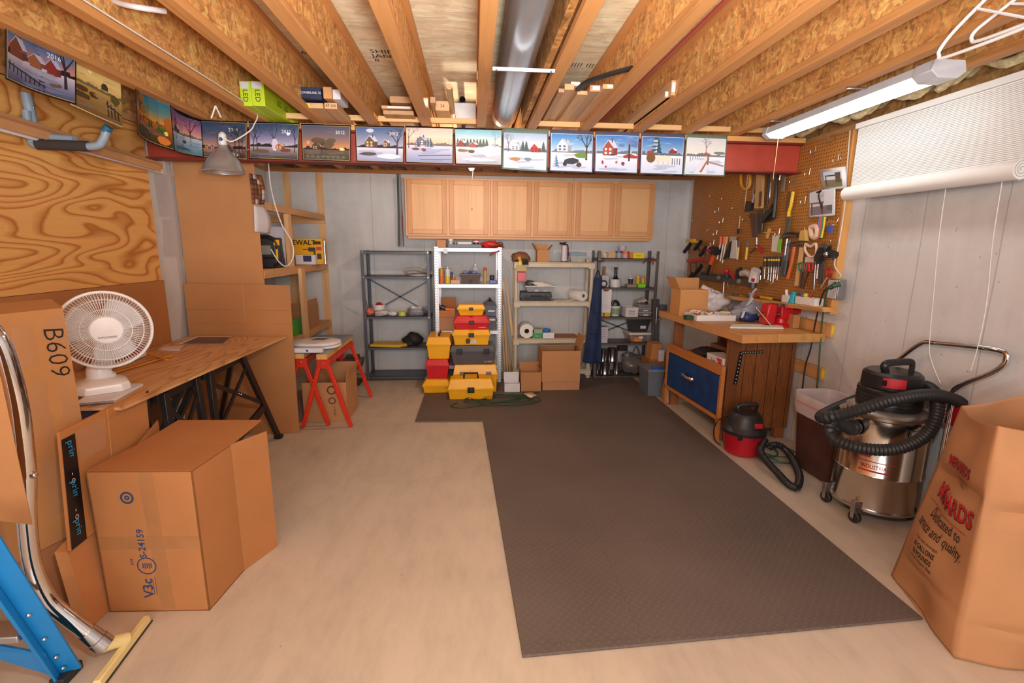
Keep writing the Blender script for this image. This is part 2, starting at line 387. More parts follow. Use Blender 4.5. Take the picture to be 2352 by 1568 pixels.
def thing(name, label, cat, loc=(0, 0, 0), group=None):
    o = bpy.data.objects.new(name, None); COL.objects.link(o); o.location = loc; o.empty_display_size = .05
    return tag(o, label, cat, group)
def struct(m_, name, parent=None, label=None, **k):
    o = m_.build(name, parent, **k)
    if parent is None: o['kind'] = 'structure'
    if label: o['label'] = label
    return o
def copy_tree(src, loc, rz, label, group=None):
    r = src.copy(); COL.objects.link(r); r.location = loc; r.rotation_euler = (0, 0, rz); r['label'] = label
    if group: r['group'] = group
    for ch in list(src.children):
        c = ch.copy(); COL.objects.link(c); c.parent = r
        for g in ch.children: d = g.copy(); COL.objects.link(d); d.parent = c
    return r
def curve(pts, n=8):
    """smooth path through points"""
    p = [V(q) for q in pts]; out = []
    for i in range(len(p)-1):
        a, b, c, d = p[max(i-1, 0)], p[i], p[i+1], p[min(i+2, len(p)-1)]
        for k in range(n):
            t = k/n; out.append(.5*((2*b)+(c-a)*t+(2*a-5*b+4*c-d)*t*t+(3*b-a-3*c+d)*t**3))
    out.append(p[-1]); return out
# ================================================================ the room
ZC, ZT, YB, YBM = 2.479, 2.80, 6.074, 3.885
XL, XR = -2.40, 2.72
WALLC = (206, 204, 204)
struct(M().box(XL-.15, XR+.15, -2.6, YB+.2, -.12, 0, floor_mat()), 'floor', smooth=0)
struct(M().box(XL-.15, XR+.15, YB, YB+.2, 0, ZC-.04, concrete(*WALLC, lines=.61)), 'wall_back', smooth=0)
struct(M().box(XL-.2, XL, -2.6, YB, 0, ZC-.04, concrete(*WALLC, lines=.61)), 'wall_left', smooth=0)
struct(M().box(XR, XR+.2, -2.6, YB, 0, ZC-.04, concrete(214, 211, 210, lines=.46)), 'wall_right', smooth=0)
mc = M().box(XL-.2, XR+.2, -2.6, YB+.2, ZT, ZT+.02, osb(250, 228, 192, .8, (.55, 1.6, 1), .5))
struct(mc, 'ceiling', smooth=0)
ink = C(60, 45, 35, .8, 0, 0)
mk = M()
for x, y, t in ((F(640, 118, ZT).x, F(650, 118, ZT).y, 'A BF 24 16'), (F(880, 130, ZT).x, F(870, 128, ZT).y, 'SHIP\nJAN\n8'), (F(1362, 150, ZT).x, F(1355, 150, ZT).y, '|||| ||| |||| |')):
    mk.text(t, .075, ink, (x, y, ZT), (1, 0, 0), (0, -1, 0), .001)
mk.build('stamp', bpy.data.objects['ceiling'], 0, label='black mill stamps printed on the subfloor')
plate = wood(170, 112, 66, 'x', .7)
struct(M().box(XL, XR, YB-.03, YB+.2, ZC-.04, ZC, plate), 'trim_1', label='dark wooden sill plate on top of the back wall')
struct(M().box(XL-.2, XR+.2, YB+.12, YB+.17, ZC, ZT, osb(150, 104, 60)), 'trim_2', label='rim board closing the joist ends above the back wall')
struct(M().box(XL-.2, XL+.02, -2.6, YB, ZC-.04, ZC, wood(200, 150, 98, 'y')), 'trim_3', label='sill plate on top of the left concrete wall')
struct(M().box(XL-.12, XL-.08, -2.6, YB, ZC, ZT, osb(206, 150, 90)), 'trim_4', label='rim board above the left wall')
struct(M().box(XR-.02, XR+.2, -2.6, YB, ZC-.04, ZC, wood(190, 140, 90, 'y')), 'trim_5', label='sill plate on top of the right concrete wall')
struct(M().box(XR+.1, XR+.14, -2.6, YB, ZC, ZT, osb(206, 150, 90)), 'trim_6', label='rim board above the right wall')
# floor joists: strand-board web between timber flanges
JX = [-1.94, -1.53, -1.125, -.735, -.345, .064, .448, .857, 1.279, 1.661, 2.06, 2.41]
JW, JF = osb(234, 162, 94, 1.7, (1, 1, 1)), wood(206, 144, 84, 'y', .72)
for i, x in enumerate(JX):
    pos = ['against the left wall', 'second from the left wall', 'third from the left wall', 'fourth from the left wall', 'fifth from the left wall', 'directly left of the round metal duct',
           'directly right of the round metal duct', 'holding the curved black tube', 'second right of the duct', 'third right of the duct', 'just left of the lit tube fixture', 'just right of the lit tube fixture'][i]
    w_ = M().box(x-.006, x+.006, -2.6, YB+.1, ZC+.035, ZT-.035, JW)
    o = struct(w_, 'ceiling_beam', label='wooden I-joist '+pos, smooth=0)
    M().box(x-.034, x+.034, -2.6, YB+.1, ZC, ZC+.036, JF).build('flange', o, bevel=.003)
    M().box(x-.034, x+.034, -2.6, YB+.1, ZT-.036, ZT-.001, JF).build('flange', o)
# sister board beside the duct and blocking strips laid on the beam between joists
struct(M().box(.375, .409, -2.6, YB+.1, ZC+.05, ZT-.01, osb(196, 136, 76)), 'trim_7', label='strand-board strip beside the joist right of the duct')
struct(M().box(.30, .335, -2.6, YB+.1, ZC+.14, ZT-.01, wood(190, 130, 78, 'y')), 'trim_8', label='timber strip high beside the duct')
# ---------------------------------------------------------------- steel beam
RED = C(176, 66, 48, .5, 0, .1)
b = M().box(-2.385, 2.655, YBM+.055, YBM+.068, 2.222, 2.428, RED); sb = struct(b, 'steel_beam', label='red painted steel I-beam carrying the joists', smooth=0)
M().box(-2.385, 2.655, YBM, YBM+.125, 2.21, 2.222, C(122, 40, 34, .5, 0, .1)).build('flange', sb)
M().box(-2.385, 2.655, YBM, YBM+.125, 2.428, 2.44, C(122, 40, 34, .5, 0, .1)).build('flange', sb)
M().box(-2.385, 2.655, YBM-.006, YBM+.13, 2.44, ZC-.001, wood(222, 164, 100, 'x', .85)).build('nailer', sb, bevel=.002, label='pale timber nailer on top of the red beam')
# cleats between joists above the nailer
n_ = 9
for a, c in zip(JX[1:-1], JX[2:]):
    if a == .064: continue
    struct(M().box(a+.034, c-.034, YBM+.0, YBM+.03, ZC+.03, ZC+.068, wood(232, 184, 126, 'x', .85)), 'trim_%d' % n_, label='pale timber cleat between two joists over the beam', bevel=.002); n_ += 1
# ================================================================ calendars along the beam and the left joist
PR = printed()
def lerp(a, b, t): return tuple(p+(q-p)*t for p, q in zip(a, b))
def bare_tree(out, rnd, x, y, h, col, wd=.02):
    def br(x, y, a, l, w_, d):
        x2, y2 = x+math.sin(a)*l*.75, y+math.cos(a)*l; nx, ny = math.cos(a)*w_, -math.sin(a)*w_
        out.append(([(x-nx, y-ny), (x+nx, y+ny), (x2+nx*.6, y2+ny*.6), (x2-nx*.6, y2-ny*.6)], col))
        if d:
            for s_ in (-1, 1): br(x2, y2, a+s_*rnd.uniform(.3, .7), l*rnd.uniform(.55, .75), w_*.6, d-1)
            br(x2, y2, a+rnd.uniform(-.2, .2), l*.7, w_*.6, d-1)
    br(x, y, rnd.uniform(-.08, .08), h*.42, wd/2, 3)
def fir(out, x, y, h, col, snow=None):
    for k in range(4):
        b = y+h*(.1+.2*k); w_ = h*(.24-.05*k)
        out.append(([(x-w_, b), (x+w_, b), (x, b+h*.34)], col))
        if snow: out.append(([(x-w_*.9, b+.01), (x-w_*.1, b+.02), (x-w_*.25, b+h*.18)], snow))
def house(out, x, y, w_, h, wall, roof, win=None, chim=True):
    out.append(([(x, y), (x+w_, y), (x+w_, y+h*.55), (x, y+h*.55)], wall))
    out.append(([(x+w_, y), (x+w_*1.35, y+h*.05), (x+w_*1.35, y+h*.55), (x+w_, y+h*.55)], lerp(wall, (40, 40, 60), .35)))
    out.append(([(x, y+h*.55), (x+w_, y+h*.55), (x+w_*.5, y+h)], wall))
    out.append(([(x+w_*.45, y+h*1.02), (x+w_*1.0, y+h*1.0), (x+w_*1.42, y+h*.52), (x+w_*1.02, y+h*.5)], roof))
    out.append(([(x-.01, y+h*.5), (x+w_*.04, y+h*.5), (x+w_*.52, y+h*1.04), (x+w_*.45, y+h*1.04)], roof))
    if chim: out.append(([(x+w_*.8, y+h*.85), (x+w_*.9, y+h*.85), (x+w_*.9, y+h*1.15), (x+w_*.8, y+h*1.15)], lerp(wall, (60, 40, 40), .5)))
    if win:
        for i in range(2):
            for j in range(2):
                a, b = x+w_*(.16+.42*i), y+h*(.08+.26*j); out.append(([(a, b), (a+w_*.22, b), (a+w_*.22, b+h*.16), (a, b+h*.16)], win))
def blob(out, rnd, x, y, rx, ry, col, n=9):
    out.append(([(x+rx*math.cos(2*math.pi*k/n)*rnd.uniform(.75, 1.15), y+ry*math.sin(2*math.pi*k/n)*rnd.uniform(.75, 1.15)) for k in range(n)], col))
def scene_art(sky, ground, hz, kind, seed):
    """flat printed landscape: list of (polygon, colour)"""
    rnd = random.Random(seed); out = []; n = 10
    st = sky
    def sk(t):
        t *= len(st)-1; i = min(int(t), len(st)-2); return lerp(st[i], st[i+1], t-i)
    for k in range(n):
        a, b = hz+(1-hz)*k/n, hz+(1-hz)*(k+1)/n
        for q in range(4): out.append(([(q/4, a), (q/4+.25, a), (q/4+.25, b), (q/4, b)], [sk(1-k/n), sk(1-k/n), sk(1-(k+1)/n), sk(1-(k+1)/n)]))
    for k in range(5):
        a, b = hz*k/5, hz*(k+1)/5
        for q in range(4): out.append(([(q/4, a), (q/4+.25, a), (q/4+.25, b), (q/4, b)], [lerp(ground[1], ground[0], k/5)]*2+[lerp(ground[1], ground[0], (k+1)/5)]*2))
    for _ in range(7):   # streaked cloud or glow
        x, y = rnd.uniform(.05, .7), rnd.uniform(hz+.1, .95); out.append(([(x, y), (x+rnd.uniform(.15, .3), y+.01), (x+.12, y+rnd.uniform(.02, .05))], lerp(sk(1-(y-hz)/(1-hz)), (255, 240, 225) if 'b' in kind else (150, 120, 130), .3)))
    for k in range(14):  # far tree line
        x = k/14; h = rnd.uniform(.03, .10); out.append(([(x-.02, hz-.01), (x+.10, hz-.01), (x+.07, hz+h), (x+.01, hz+h*rnd.uniform(.6, 1))], lerp(st[-1], (50, 60, 60), .62) if 'n' not in kind else (30, 26, 30)))
    for k in range(6):   # drifts / furrows
        y = hz*rnd.uniform(.05, .9); x = rnd.uniform(0, .6); out.append(([(x, y), (x+.35, y+.03), (x+.4, y-.01), (x+.1, y-.05)], lerp(lerp(ground[1], ground[0], y/hz), (120, 130, 170), .35)))
    return out, rnd
DUSK = [(44, 66, 112), (78, 88, 122), (196, 138, 112)]; NIGHT = [(40, 62, 96), (96, 100, 130), (176, 168, 186)]
def art(kind, seed):
    if kind == 'village':
        o, r = scene_art([(32, 60, 108), (92, 110, 150), (228, 130, 106)], [(196, 186, 200), (70, 78, 110)], .42, 'n', seed)
        house(o, .03, .40, .22, .34, (122, 66, 46), (176, 180, 206), (255, 206, 110)); house(o, .34, .38, .2, .24, (150, 92, 60), (170, 178, 206), (255, 214, 130)); house(o, .6, .36, .16, .28, (130, 48, 40), (160, 170, 200), (255, 206, 120))
        for k in range(9): o.append(([(.02+.07*k, .30-.02*k), (.035+.07*k, .30-.02*k), (.035+.07*k, .16-.02*k), (.02+.07*k, .14-.02*k)], (34, 30, 40)))
        o.append(([(.0, .26), (.62, .1), (.62, .08), (.0, .24)], (34, 30, 40))); blob(o, r, .55, .22, .06, .06, (80, 58, 48)); blob(o, r, .75, .2, .09, .05, (96, 80, 70))
        bare_tree(o, r, .88, .18, .85, (44, 36, 40), .045)
    elif kind == 'prairie':
        o, r = scene_art([(214, 184, 110), (236, 208, 134), (226, 188, 104)], [(196, 156, 78), (120, 88, 42)], .55, '', seed)
        blob(o, r, .36, .86, .035, .03, (255, 244, 200)); blob(o, r, .18, .44, .13, .07, (92, 62, 38)); blob(o, r, .42, .4, .1, .06, (84, 56, 36)); blob(o, r, .2, .3, .2, .07, (84, 66, 38))
        house(o, .58, .62, .1, .14, (70, 58, 44), (50, 44, 38), None, False); blob(o, r, .85, .5, .1, .12, (96, 84, 40)); blob(o, r, .6, .16, .16, .07, (150, 116, 60))
        for k in range(4): o.append(([(.68+.07*k, .42-.05*k), (.71+.07*k, .42-.05*k), (.73+.07*k, .08), (.7+.07*k, .08)], (66, 48, 32)))
        o.append(([(.66, .36), (.98, .24), (.98, .21), (.66, .33)], (66, 48, 32)))
    elif kind == 'autumn':
        o, r = scene_art([(40, 110, 140), (96, 130, 120), (240, 140, 40)], [(186, 96, 34), (52, 48, 32)], .45, '', seed)
        for k in range(9): blob(o, r, .12+r.uniform(-.1, .2), .78+r.uniform(-.14, .16), .13, .1, (r.randint(110, 170), r.randint(70, 110), 34))
        o.append(([(.1, .3), (.16, .3), (.15, .7), (.12, .7)], (60, 40, 24))); blob(o, r, .12, .5, .12, .05, (226, 90, 36)); blob(o, r, .92, .56, .1, .12, (176, 96, 30))
        for k in range(10): fir(o, .3+.06*k, .36-.012*k, .2, (30, 70+4*k, 44))
        blob(o, r, .8, .12, .16, .1, (226, 128, 50)); blob(o, r, .86, .3, .05, .05, (255, 216, 96)); blob(o, r, .3, .15, .26, .12, (58, 60, 40))
    elif kind == 'purple':
        o, r = scene_art([(104, 90, 150), (196, 120, 140), (250, 196, 160)], [(206, 214, 226), (92, 146, 166)], .46, 'b', seed)
        house(o, .08, .48, .2, .2, (96, 66, 70), (200, 206, 226), (255, 200, 120)); bare_tree(o, r, .7, .2, .9, (110, 44, 44), .04); bare_tree(o, r, .16, .3, .5, (70, 50, 60), .02)
        blob(o, r, .5, .3, .07, .05, (88, 66, 60)); blob(o, r, .4, .1, .3, .06, (70, 110, 140))
    elif kind == 'lake':
        o, r = scene_art([(34, 56, 84), (80, 86, 110), (222, 150, 120)], [(210, 130, 76), (36, 38, 46)], .26, 'n', seed)
        for k in range(4): house(o, .14+.12*k+(.12 if k > 1 else 0), .22, .08, .14, (120, 80, 60), (170, 150, 150), (255, 196, 110), False)
        for x in (.06, .78, .86, .93): bare_tree(o, r, x, .12, .75, (34, 32, 40), .02)
        for k in range(7): o.append(([(.3+.03*k, .6+.012*k), (.312+.03*k, .612+.012*k), (.324+.03*k, .6+.012*k)], (40, 36, 44)))
    elif kind == 'camp':
        o, r = scene_art([(38, 66, 100), (110, 110, 150), (206, 190, 210)], [(190, 166, 166), (60, 54, 54)], .34, 'n', seed)
        for x in (.07, .16, .52, .94): bare_tree(o, r, x, .18, .85, (52, 50, 66), .022)
        blob(o, r, .8, .72, .04, .05, (250, 246, 255)); blob(o, r, .52, .42, .07, .2, (216, 206, 222)); house(o, .54, .28, .14, .16, (176, 100, 76), (206, 176, 170), (255, 220, 150)); blob(o, r, .75, .24, .12, .06, (126, 60, 50)); blob(o, r, .25, .2, .2, .06, (110, 84, 66))
    elif kind == 'sunset':
        o, r = scene_art([(70, 76, 100), (128, 104, 106), (236, 150, 84)], [(110, 84, 56), (50, 52, 42)], .3, 'n', seed)
        for k in range(12): blob(o, r, .42+r.uniform(-.22, .2), .44+r.uniform(-.08, .14), .09, .09, (r.randint(84, 116), r.randint(66, 84), 54))
        blob(o, r, .84, .32, .06, .05, (255, 226, 150)); blob(o, r, .12, .5, .04, .06, (236, 160, 90)); house(o, .2, .3, .12, .2, (70, 52, 44), (96, 84, 84), (255, 190, 100)); bare_tree(o, r, .4, .14, .4, (46, 38, 34), .02)
        for k in range(8): blob(o, r, .1+.11*k, .08, .05, .05, (110, 96, 60))
    elif kind == 'lodge':
        o, r = scene_art([(62, 92, 140), (130, 140, 170), (186, 180, 196)], [(226, 226, 240), (150, 156, 190)], .4, 'n', seed)
        house(o, .18, .4, .2, .34, (110, 76, 60), (196, 204, 230), (255, 206, 130)); house(o, .56, .44, .12, .2, (120, 86, 70), (200, 206, 230), (255, 206, 130)); blob(o, r, .3, .9, .08, .06, (206, 210, 226)); bare_tree(o, r, .88, .2, .8, (72, 66, 76), .05); blob(o, r, .25, .2, .22, .05, (84, 70, 72)); blob(o, r, .7, .14, .25, .08, (226, 230, 246))
    elif kind == 'sleigh':
        o, r = scene_art([(206, 190, 186), (246, 216, 190), (244, 190, 160)], [(216, 216, 236), (140, 150, 190)], .5, 'b', seed)
        house(o, .2, .5, .2, .26, (120, 110, 130), (186, 190, 216), (255, 226, 180)); 
        for x in (.24, .46, .52): fir(o, x, .42, .3, (76, 84, 96), (196, 200, 216))
        bare_tree(o, r, .05, .4, .7, (96, 66, 60), .02); blob(o, r, .2, .38, .09, .05, (120, 66, 50)); blob(o, r, .38, .36, .06, .05, (130, 70, 46)); o.append(([(.25, .2), (.98, .24), (.98, .21), (.25, .17)], (116, 80, 96))); o.append(([(.3, .08), (.98, .12), (.98, .1), (.3, .06)], (116, 80, 96)))
    elif kind == 'pines':
        o, r = scene_art([(120, 190, 214), (206, 224, 226), (246, 232, 210)], [(230, 228, 236), (186, 186, 200)], .5, 'b', seed)
        for k in range(10): fir(o, .05+.07*k, .5, .24, (84, 100, 90))
        house(o, .04, .5, .14, .2, (150, 66, 56), (220, 224, 236)); house(o, .3, .48, .14, .16, (176, 90, 76), (214, 220, 232)); blob(o, r, .15, .38, .14, .05, (150, 110, 80)); blob(o, r, .34, .36, .08, .06, (96, 76, 62)); blob(o, r, .8, .4, .24, .2, (216, 220, 232)); blob(o, r, .5, .12, .4, .05, (226, 226, 236)); bare_tree(o, r, .86, .5, .5, (150, 150, 160), .015)
    else:
        o, r = scene_art({'redbarn': [(170, 190, 220), (216, 224, 236), (216, 206, 220)], 'cart': [(70, 136, 206), (130, 180, 226), (216, 226, 240)], 'brick': [(70, 130, 206), (120, 166, 216), (196, 216, 240)], 'team': [(60, 116, 196), (110, 156, 206), (166, 190, 226)], 'lane': [(214, 216, 224), (230, 226, 222), (236, 230, 226)]}[kind], [(240, 242, 250), (206, 216, 240)], .5, 'b', seed)
        if kind == 'redbarn':
            house(o, .16, .52, .2, .2, (240, 240, 244), (196, 206, 220), (110, 116, 140)); house(o, .62, .48, .18, .24, (196, 54, 46), (226, 230, 240), (110, 40, 40), False); blob(o, r, .26, .26, .14, .05, (186, 130, 66)); blob(o, r, .56, .28, .1, .05, (130, 136, 150)); bare_tree(o, r, .1, .46, .5, (110, 100, 120), .02)
            for x in (.44, .52, .92): fir(o, x, .48, .3, (70, 90, 90))
        if kind == 'cart':
            house(o, .14, .52, .26, .34, (226, 232, 240), (176, 200, 230), (96, 110, 140)); bare_tree(o, r, .86, .3, .8, (66, 48, 44), .05); blob(o, r, .72, .42, .17, .09, (104, 146, 60)); blob(o, r, .5, .26, .2, .09, (44, 44, 56)); blob(o, r, .34, .17, .06, .06, (30, 30, 36)); blob(o, r, .68, .16, .07, .07, (84, 50, 40)); fir(o, .12, .06, .36, (90, 130, 170), (230, 240, 250))
        if kind == 'brick':
            house(o, .16, .44, .26, .42, (176, 74, 56), (206, 220, 240), (230, 230, 240)); house(o, .66, .38, .3, .14, (176, 60, 56), (226, 232, 244), None, False); o.append(([(.78, .3), (.82, .3), (.82, .8), (.78, .8)], (70, 50, 50)))
            for k in range(8): blob(o, r, .78+r.uniform(-.18, .2), .8+r.uniform(-.1, .14), .08, .05, (r.randint(80, 140), 130, 180))
            blob(o, r, .16, .24, .03, .06, (160, 60, 60)); blob(o, r, .5, .26, .03, .05, (176, 110, 60)); blob(o, r, .66, .22, .05, .06, (120, 70, 80)); blob(o, r, .24, .12, .03, .03, (200, 50, 60)); blob(o, r, .38, .46, .07, .03, (70, 80, 96))
        if kind == 'team':
            for k in range(5): fir(o, .3+.02*k, .5, .5, (50, 84, 96), (206, 220, 236))
            house(o, .66, .56, .14, .14, (150, 50, 46), (226, 232, 244), None, False); blob(o, r, .22, .42, .14, .13, (120, 84, 44)); blob(o, r, .2, .56, .1, .06, (176, 60, 50))
            for x in (.42, .54, .66): blob(o, r, x, .4, .08, .1, (236, 226, 206)); o.append(([(x-.03, .18), (x, .18), (x, .34), (x-.03, .34)], (220, 208, 190)))
            for k in range(4): o.append(([(.74+.06*k, .24), (.755+.06*k, .24), (.755+.06*k, .42), (.74+.06*k, .42)], (60, 60, 80)))
        if kind == 'lane':
            bare_tree(o, r, .5, .52, .5, (130, 100, 96), .02); house(o, .44, .52, .12, .1, (150, 96, 84), (206, 200, 206), None, False); blob(o, r, .86, .6, .18, .05, (110, 130, 120)); o.append(([(.2, .0), (.56, .0), (.54, .5), (.5, .5)], (226, 222, 236)))
            for k in range(6): o.append(([(.1+.06*k, .34+.03*k), (.112+.06*k, .34+.03*k), (.112+.06*k, .48+.02*k), (.1+.06*k, .48+.02*k)], (96, 84, 96)))
            o.append(([(.54, .26), (.585, .26), (.585, .58), (.545, .58)], (140, 92, 70))); o.append(([(.36, .04), (.42, .04), (.58, .4), (.55, .42)], (150, 106, 84))); o.append(([(.58, .36), (.98, .26), (.98, .21), (.58, .32)], (170, 130, 120)))
    return o
def calendar(P, kind, label, seed, style, year=None):
    """P(u, v) -> point, v up; style: border colour, header share, inset, line colour"""
    nrm = (P(1, .5)-P(0, .5)).cross(P(.5, 1)-P(.5, 0)).normalized()
    bc, head, ins, line = style
    t = thing('wall_calendar', label, 'calendar', P(.5, 0), 'calendars pinned below the ceiling')
    n = 12; M().grid(lambda u, v: P(u, v), n, 6, C(*(int(c) for c in bc), .5, 0, .02)).build('page', t, solid=.0024, smooth=80)
    u0, u1, v0, v1 = ins, 1-ins, ins*1.25, 1-max(head, ins*1.25)
    pic = M()
    if line:
        e = .008
        for i in range(n):
            a, b = u0-e+(u1-u0+2*e)*i/n, u0-e+(u1-u0+2*e)*(i+1)/n
            pic.face([P(a, v0-e*1.3)+nrm*.002, P(b, v0-e*1.3)+nrm*.002, P(b, v1+e*1.3)+nrm*.002, P(a, v1+e*1.3)+nrm*.002], PR, line)
    clip = lambda q: (min(max(q[0], 0), 1), min(max(q[1], 0), 1))
    for k, (poly, c) in enumerate(art(kind, seed)):
        off = nrm*(.0028+.00003*k)
        pic.face([P(u0+(u1-u0)*clip(q)[0], v0+(v1-v0)*clip(q)[1])+off for q in poly], PR, c)
    if year:
        o_ = P(u0+(u1-u0)*year[1], v0+(v1-v0)*year[2])
        pic.text(year[0], .034, PR, o_, P(.8, .7)-P(.6, .7), P(.7, 1)-P(.7, .5), .008, col=(240, 240, 244))
    pic.text('. .', .02, PR, P(.5, 1-head*.5 if head > .05 else .99), P(.6, .9)-P(.4, .9), P(.5, 1)-P(.5, .5), .003, col=(190, 180, 170))
    pic.build('picture', t, smooth=0)
BLK = ((30, 24, 22), .075, .03, (186, 160, 96)); THIN = ((34, 26, 28), .05, .022, (186, 160, 96))
def flatmap(x0, y0, x1, y1, x2, y2, x3, y3, Y):
    a, b, c, d = B(x0, y0, Y), B(x1, y1, Y), B(x2, y2, Y-.006), B(x3, y3, Y-.006)
    return lambda u, v: (a*(1-u)+b*u)*v+(d*(1-u)+c*u)*(1-v)
YC = YBM-.014
beamcal = [
 ((449, 275, 568, 279, 568, 366, 455, 361), 'lake', 'dark-bordered 2014 calendar with a dusk lake, behind the clamp lamp', THIN, ('2014', .74, .8)),
 ((571, 279, 688, 282, 686, 368, 573, 364), 'camp', 'dark-bordered calendar dated 2012 with misty blue winter woods', THIN, ('2012', .76, .78)),
 ((691, 284, 806, 287, 805, 371, 695, 367), 'sunset', 'dark-bordered calendar dated 2012 with an orange sunset over farm fields', THIN, ('2012', .8, .82)),
 ((815, 287, 929, 290, 927, 374, 819, 370), 'lodge', 'dark-bordered calendar dated 2012 with a snowy lit lodge', THIN, ('2012', .8, .82)),
 ((931, 289, 1042, 292, 1041, 377, 932, 373), 'sleigh', 'dark-bordered calendar with horses crossing snow under a pale pink sky', THIN, None),
 ((1043, 293, 1154, 296, 1153, 380, 1046, 377), 'pines', 'dark-bordered calendar with red barns, pines and snow', THIN, None),
 ((1155, 293, 1260, 297, 1257, 395, 1153, 388), 'redbarn', 'green-topped calendar with a white farmhouse and red barn in snow', ((128, 148, 130), .115, .03, None), None),
 ((1264, 297, 1364, 301, 1361, 397, 1262, 393), 'cart', 'blue-topped calendar with an old car carrying a green tree', ((96, 100, 124), .10, .03, (240, 240, 244)), None),
 ((1367, 301, 1469, 304, 1464, 399, 1365, 395), 'brick', 'blue-topped calendar with a red brick house and children in snow', ((100, 104, 126), .10, .03, (240, 240, 244)), None),
 ((1473, 304, 1574, 308, 1568, 402, 1469, 399), 'team', 'blue-topped calendar with white horses pulling a coach', ((96, 98, 120), .10, .03, (240, 240, 244)), None),
 ((1577, 307, 1671, 311, 1664, 405, 1569, 402), 'lane', 'green-bordered calendar with a split-rail fence along a snowy lane', ((124, 140, 118), .10, .035, (240, 240, 240)), None)]
for i, (q, kind, lab, st, yr) in enumerate(beamcal): calendar(flatmap(*q, YC-.002*(i % 2)), kind, lab, i+3, st, yr)
XCAL = -1.985
def sidemap(xa, ya, xb, yb, xc, yc, xd, yd, bow, lift=0):
    a, b, c, d = S(xa, ya, XCAL), S(xb, yb, XCAL), S(xc, yc, XCAL), S(xd, yd, XCAL)
    def P(u, v):
        p = (a*(1-u)+b*u)*v+(d*(1-u)+c*u)*(1-v); return p+V((bow*(1-math.sin(math.pi*u))+lift, 0, -bow*.25*math.sin(math.pi*u)*v))
    return P
calendar(sidemap(-6, 22, 160, 106, 160, 240, -6, 180, .03), 'village', 'black-bordered 2016 calendar with lit village houses at dusk', 31, ((26, 22, 20), .05, .028, (190, 160, 90)), ('2016', .72, .7))
calendar(sidemap(156, 122, 275, 186, 279, 293, 160, 240, .004), 'prairie', 'yellow-toned calendar of an old tractor in dry prairie', 32, ((196, 176, 150), .012, .014, (236, 216, 150)))
calendar(sidemap(293, 180, 376, 232, 387, 347, 299, 308, .04, .0), 'autumn', 'black-bordered calendar with orange autumn trees and campfire', 33, ((24, 20, 18), .09, .03, (190, 150, 80)))
calendar(sidemap(376, 231, 450, 272, 456, 362, 386, 346, .035, .0), 'purple', 'black-bordered calendar with a bare red tree under a purple winter sky', 34, ((24, 20, 20), .1, .03, (190, 150, 90)))
# ================================================================ along the ceiling
GALV = C(206, 210, 216, .28, .82, .05)
d0, d1 = F(1236, 0, 2.6), F(1168, 285, 2.6)
DX, DR, DZ = .245, .098, 2.615
t = thing('round_duct', 'shiny galvanized round metal duct running between two joists', 'duct', (DX, 2, DZ))
M().lathe([(DR, 0), (DR, 2.62)], (DX, -.9, DZ), GALV, 40, (0, 1, 0)).build('pipe_section', t)
M().lathe([(DR*.985, 0), (DR*.985, 2.32)], (DX, 1.7, DZ), GALV, 40, (0, 1, 0)).build('pipe_section', t)
sm = M().lathe([(DR+.001, 0), (DR+.004, .006), (DR+.001, .012)], (DX, 1.715, DZ), GALV, 40, (0, 1, 0))
for a in (-2.3, -1.6, -.8): sm.cyl((DX+math.cos(a)*DR, 1.74, DZ+math.sin(a)*DR), (DX+math.cos(a)*(DR+.007), 1.74, DZ+math.sin(a)*(DR+.007)), .005, brushed())
sm.build('crimped_seam', t)
a, b = F(1131, 155, ZC-.004), F(1275, 160, ZC-.004)
hg = M().box(a.x, b.x, a.y-.012, a.y+.012, ZC-.012, ZC-.003, C(226, 228, 232, .3, .8, .03)).box(a.x, b.x, a.y-.004, a.y+.004, ZC-.018, ZC-.012, C(226, 228, 232, .3, .8, .03))
for x in (a.x+.02, b.x-.02): hg.cyl((x, a.y, ZC-.02), (x, a.y, ZC-.003), .006, brushed(150))
tag(hg.build('hanger_strap', bevel=.001), 'pale metal strap spanning two joists beneath the round duct', 'bracket')
# LED tube fixture
LZ, LX, LY0, LY1 = 2.445, 2.235, 2.30, 3.63
t = thing('strip_light', 'lit white LED strip light along a joist near the blind', 'ceiling light', (LX, 3, LZ))
hs = C(222, 222, 226, .35)
M().prism([(LX-.085, LY0, LZ-.01), (LX-.07, LY0, LZ+.035), (LX+.07, LY0, LZ+.035), (LX+.085, LY0, LZ-.01)], (0, LY1-LY0, 0), hs).build('housing', t)
M().prism([(LX-.06, LY0+.1, LZ-.011), (LX-.045, LY0+.1, LZ-.034), (LX+.045, LY0+.1, LZ-.034), (LX+.06, LY0+.1, LZ-.011)], (0, LY1-LY0-.13, 0), C(255, 252, 248, .5, 0, 0, 9)).build('diffuser', t)
for y in (2.7, 3.4): M().bar((2.05, y, ZC-.0035), (2.42, y, ZC-.0035), .02, .006, brushed(190)).build('mounting_strap', t)
for y0, y1 in ((LY0-.01, LY0+.1), (LY1-.03, LY1+.02)):
    M().prism([(LX-.09, y0, LZ-.012), (LX-.075, y0, LZ+.04), (LX+.075, y0, LZ+.04), (LX+.09, y0, LZ-.012), (LX+.05, y0, LZ-.042), (LX-.05, y0, LZ-.042)], (0, y1-y0, 0), C(206, 207, 214, .3)).build('end_cap', t, bevel=.004)
pc = curve([(LX, LY1-.05, LZ-.03), (LX+.01, LY1-.03, LZ-.2), B(1777, 400, LY1), B(1776, 412, LY1)])
M().tube(pc, .0022, C(222, 190, 130)).build('pull_cord', t)
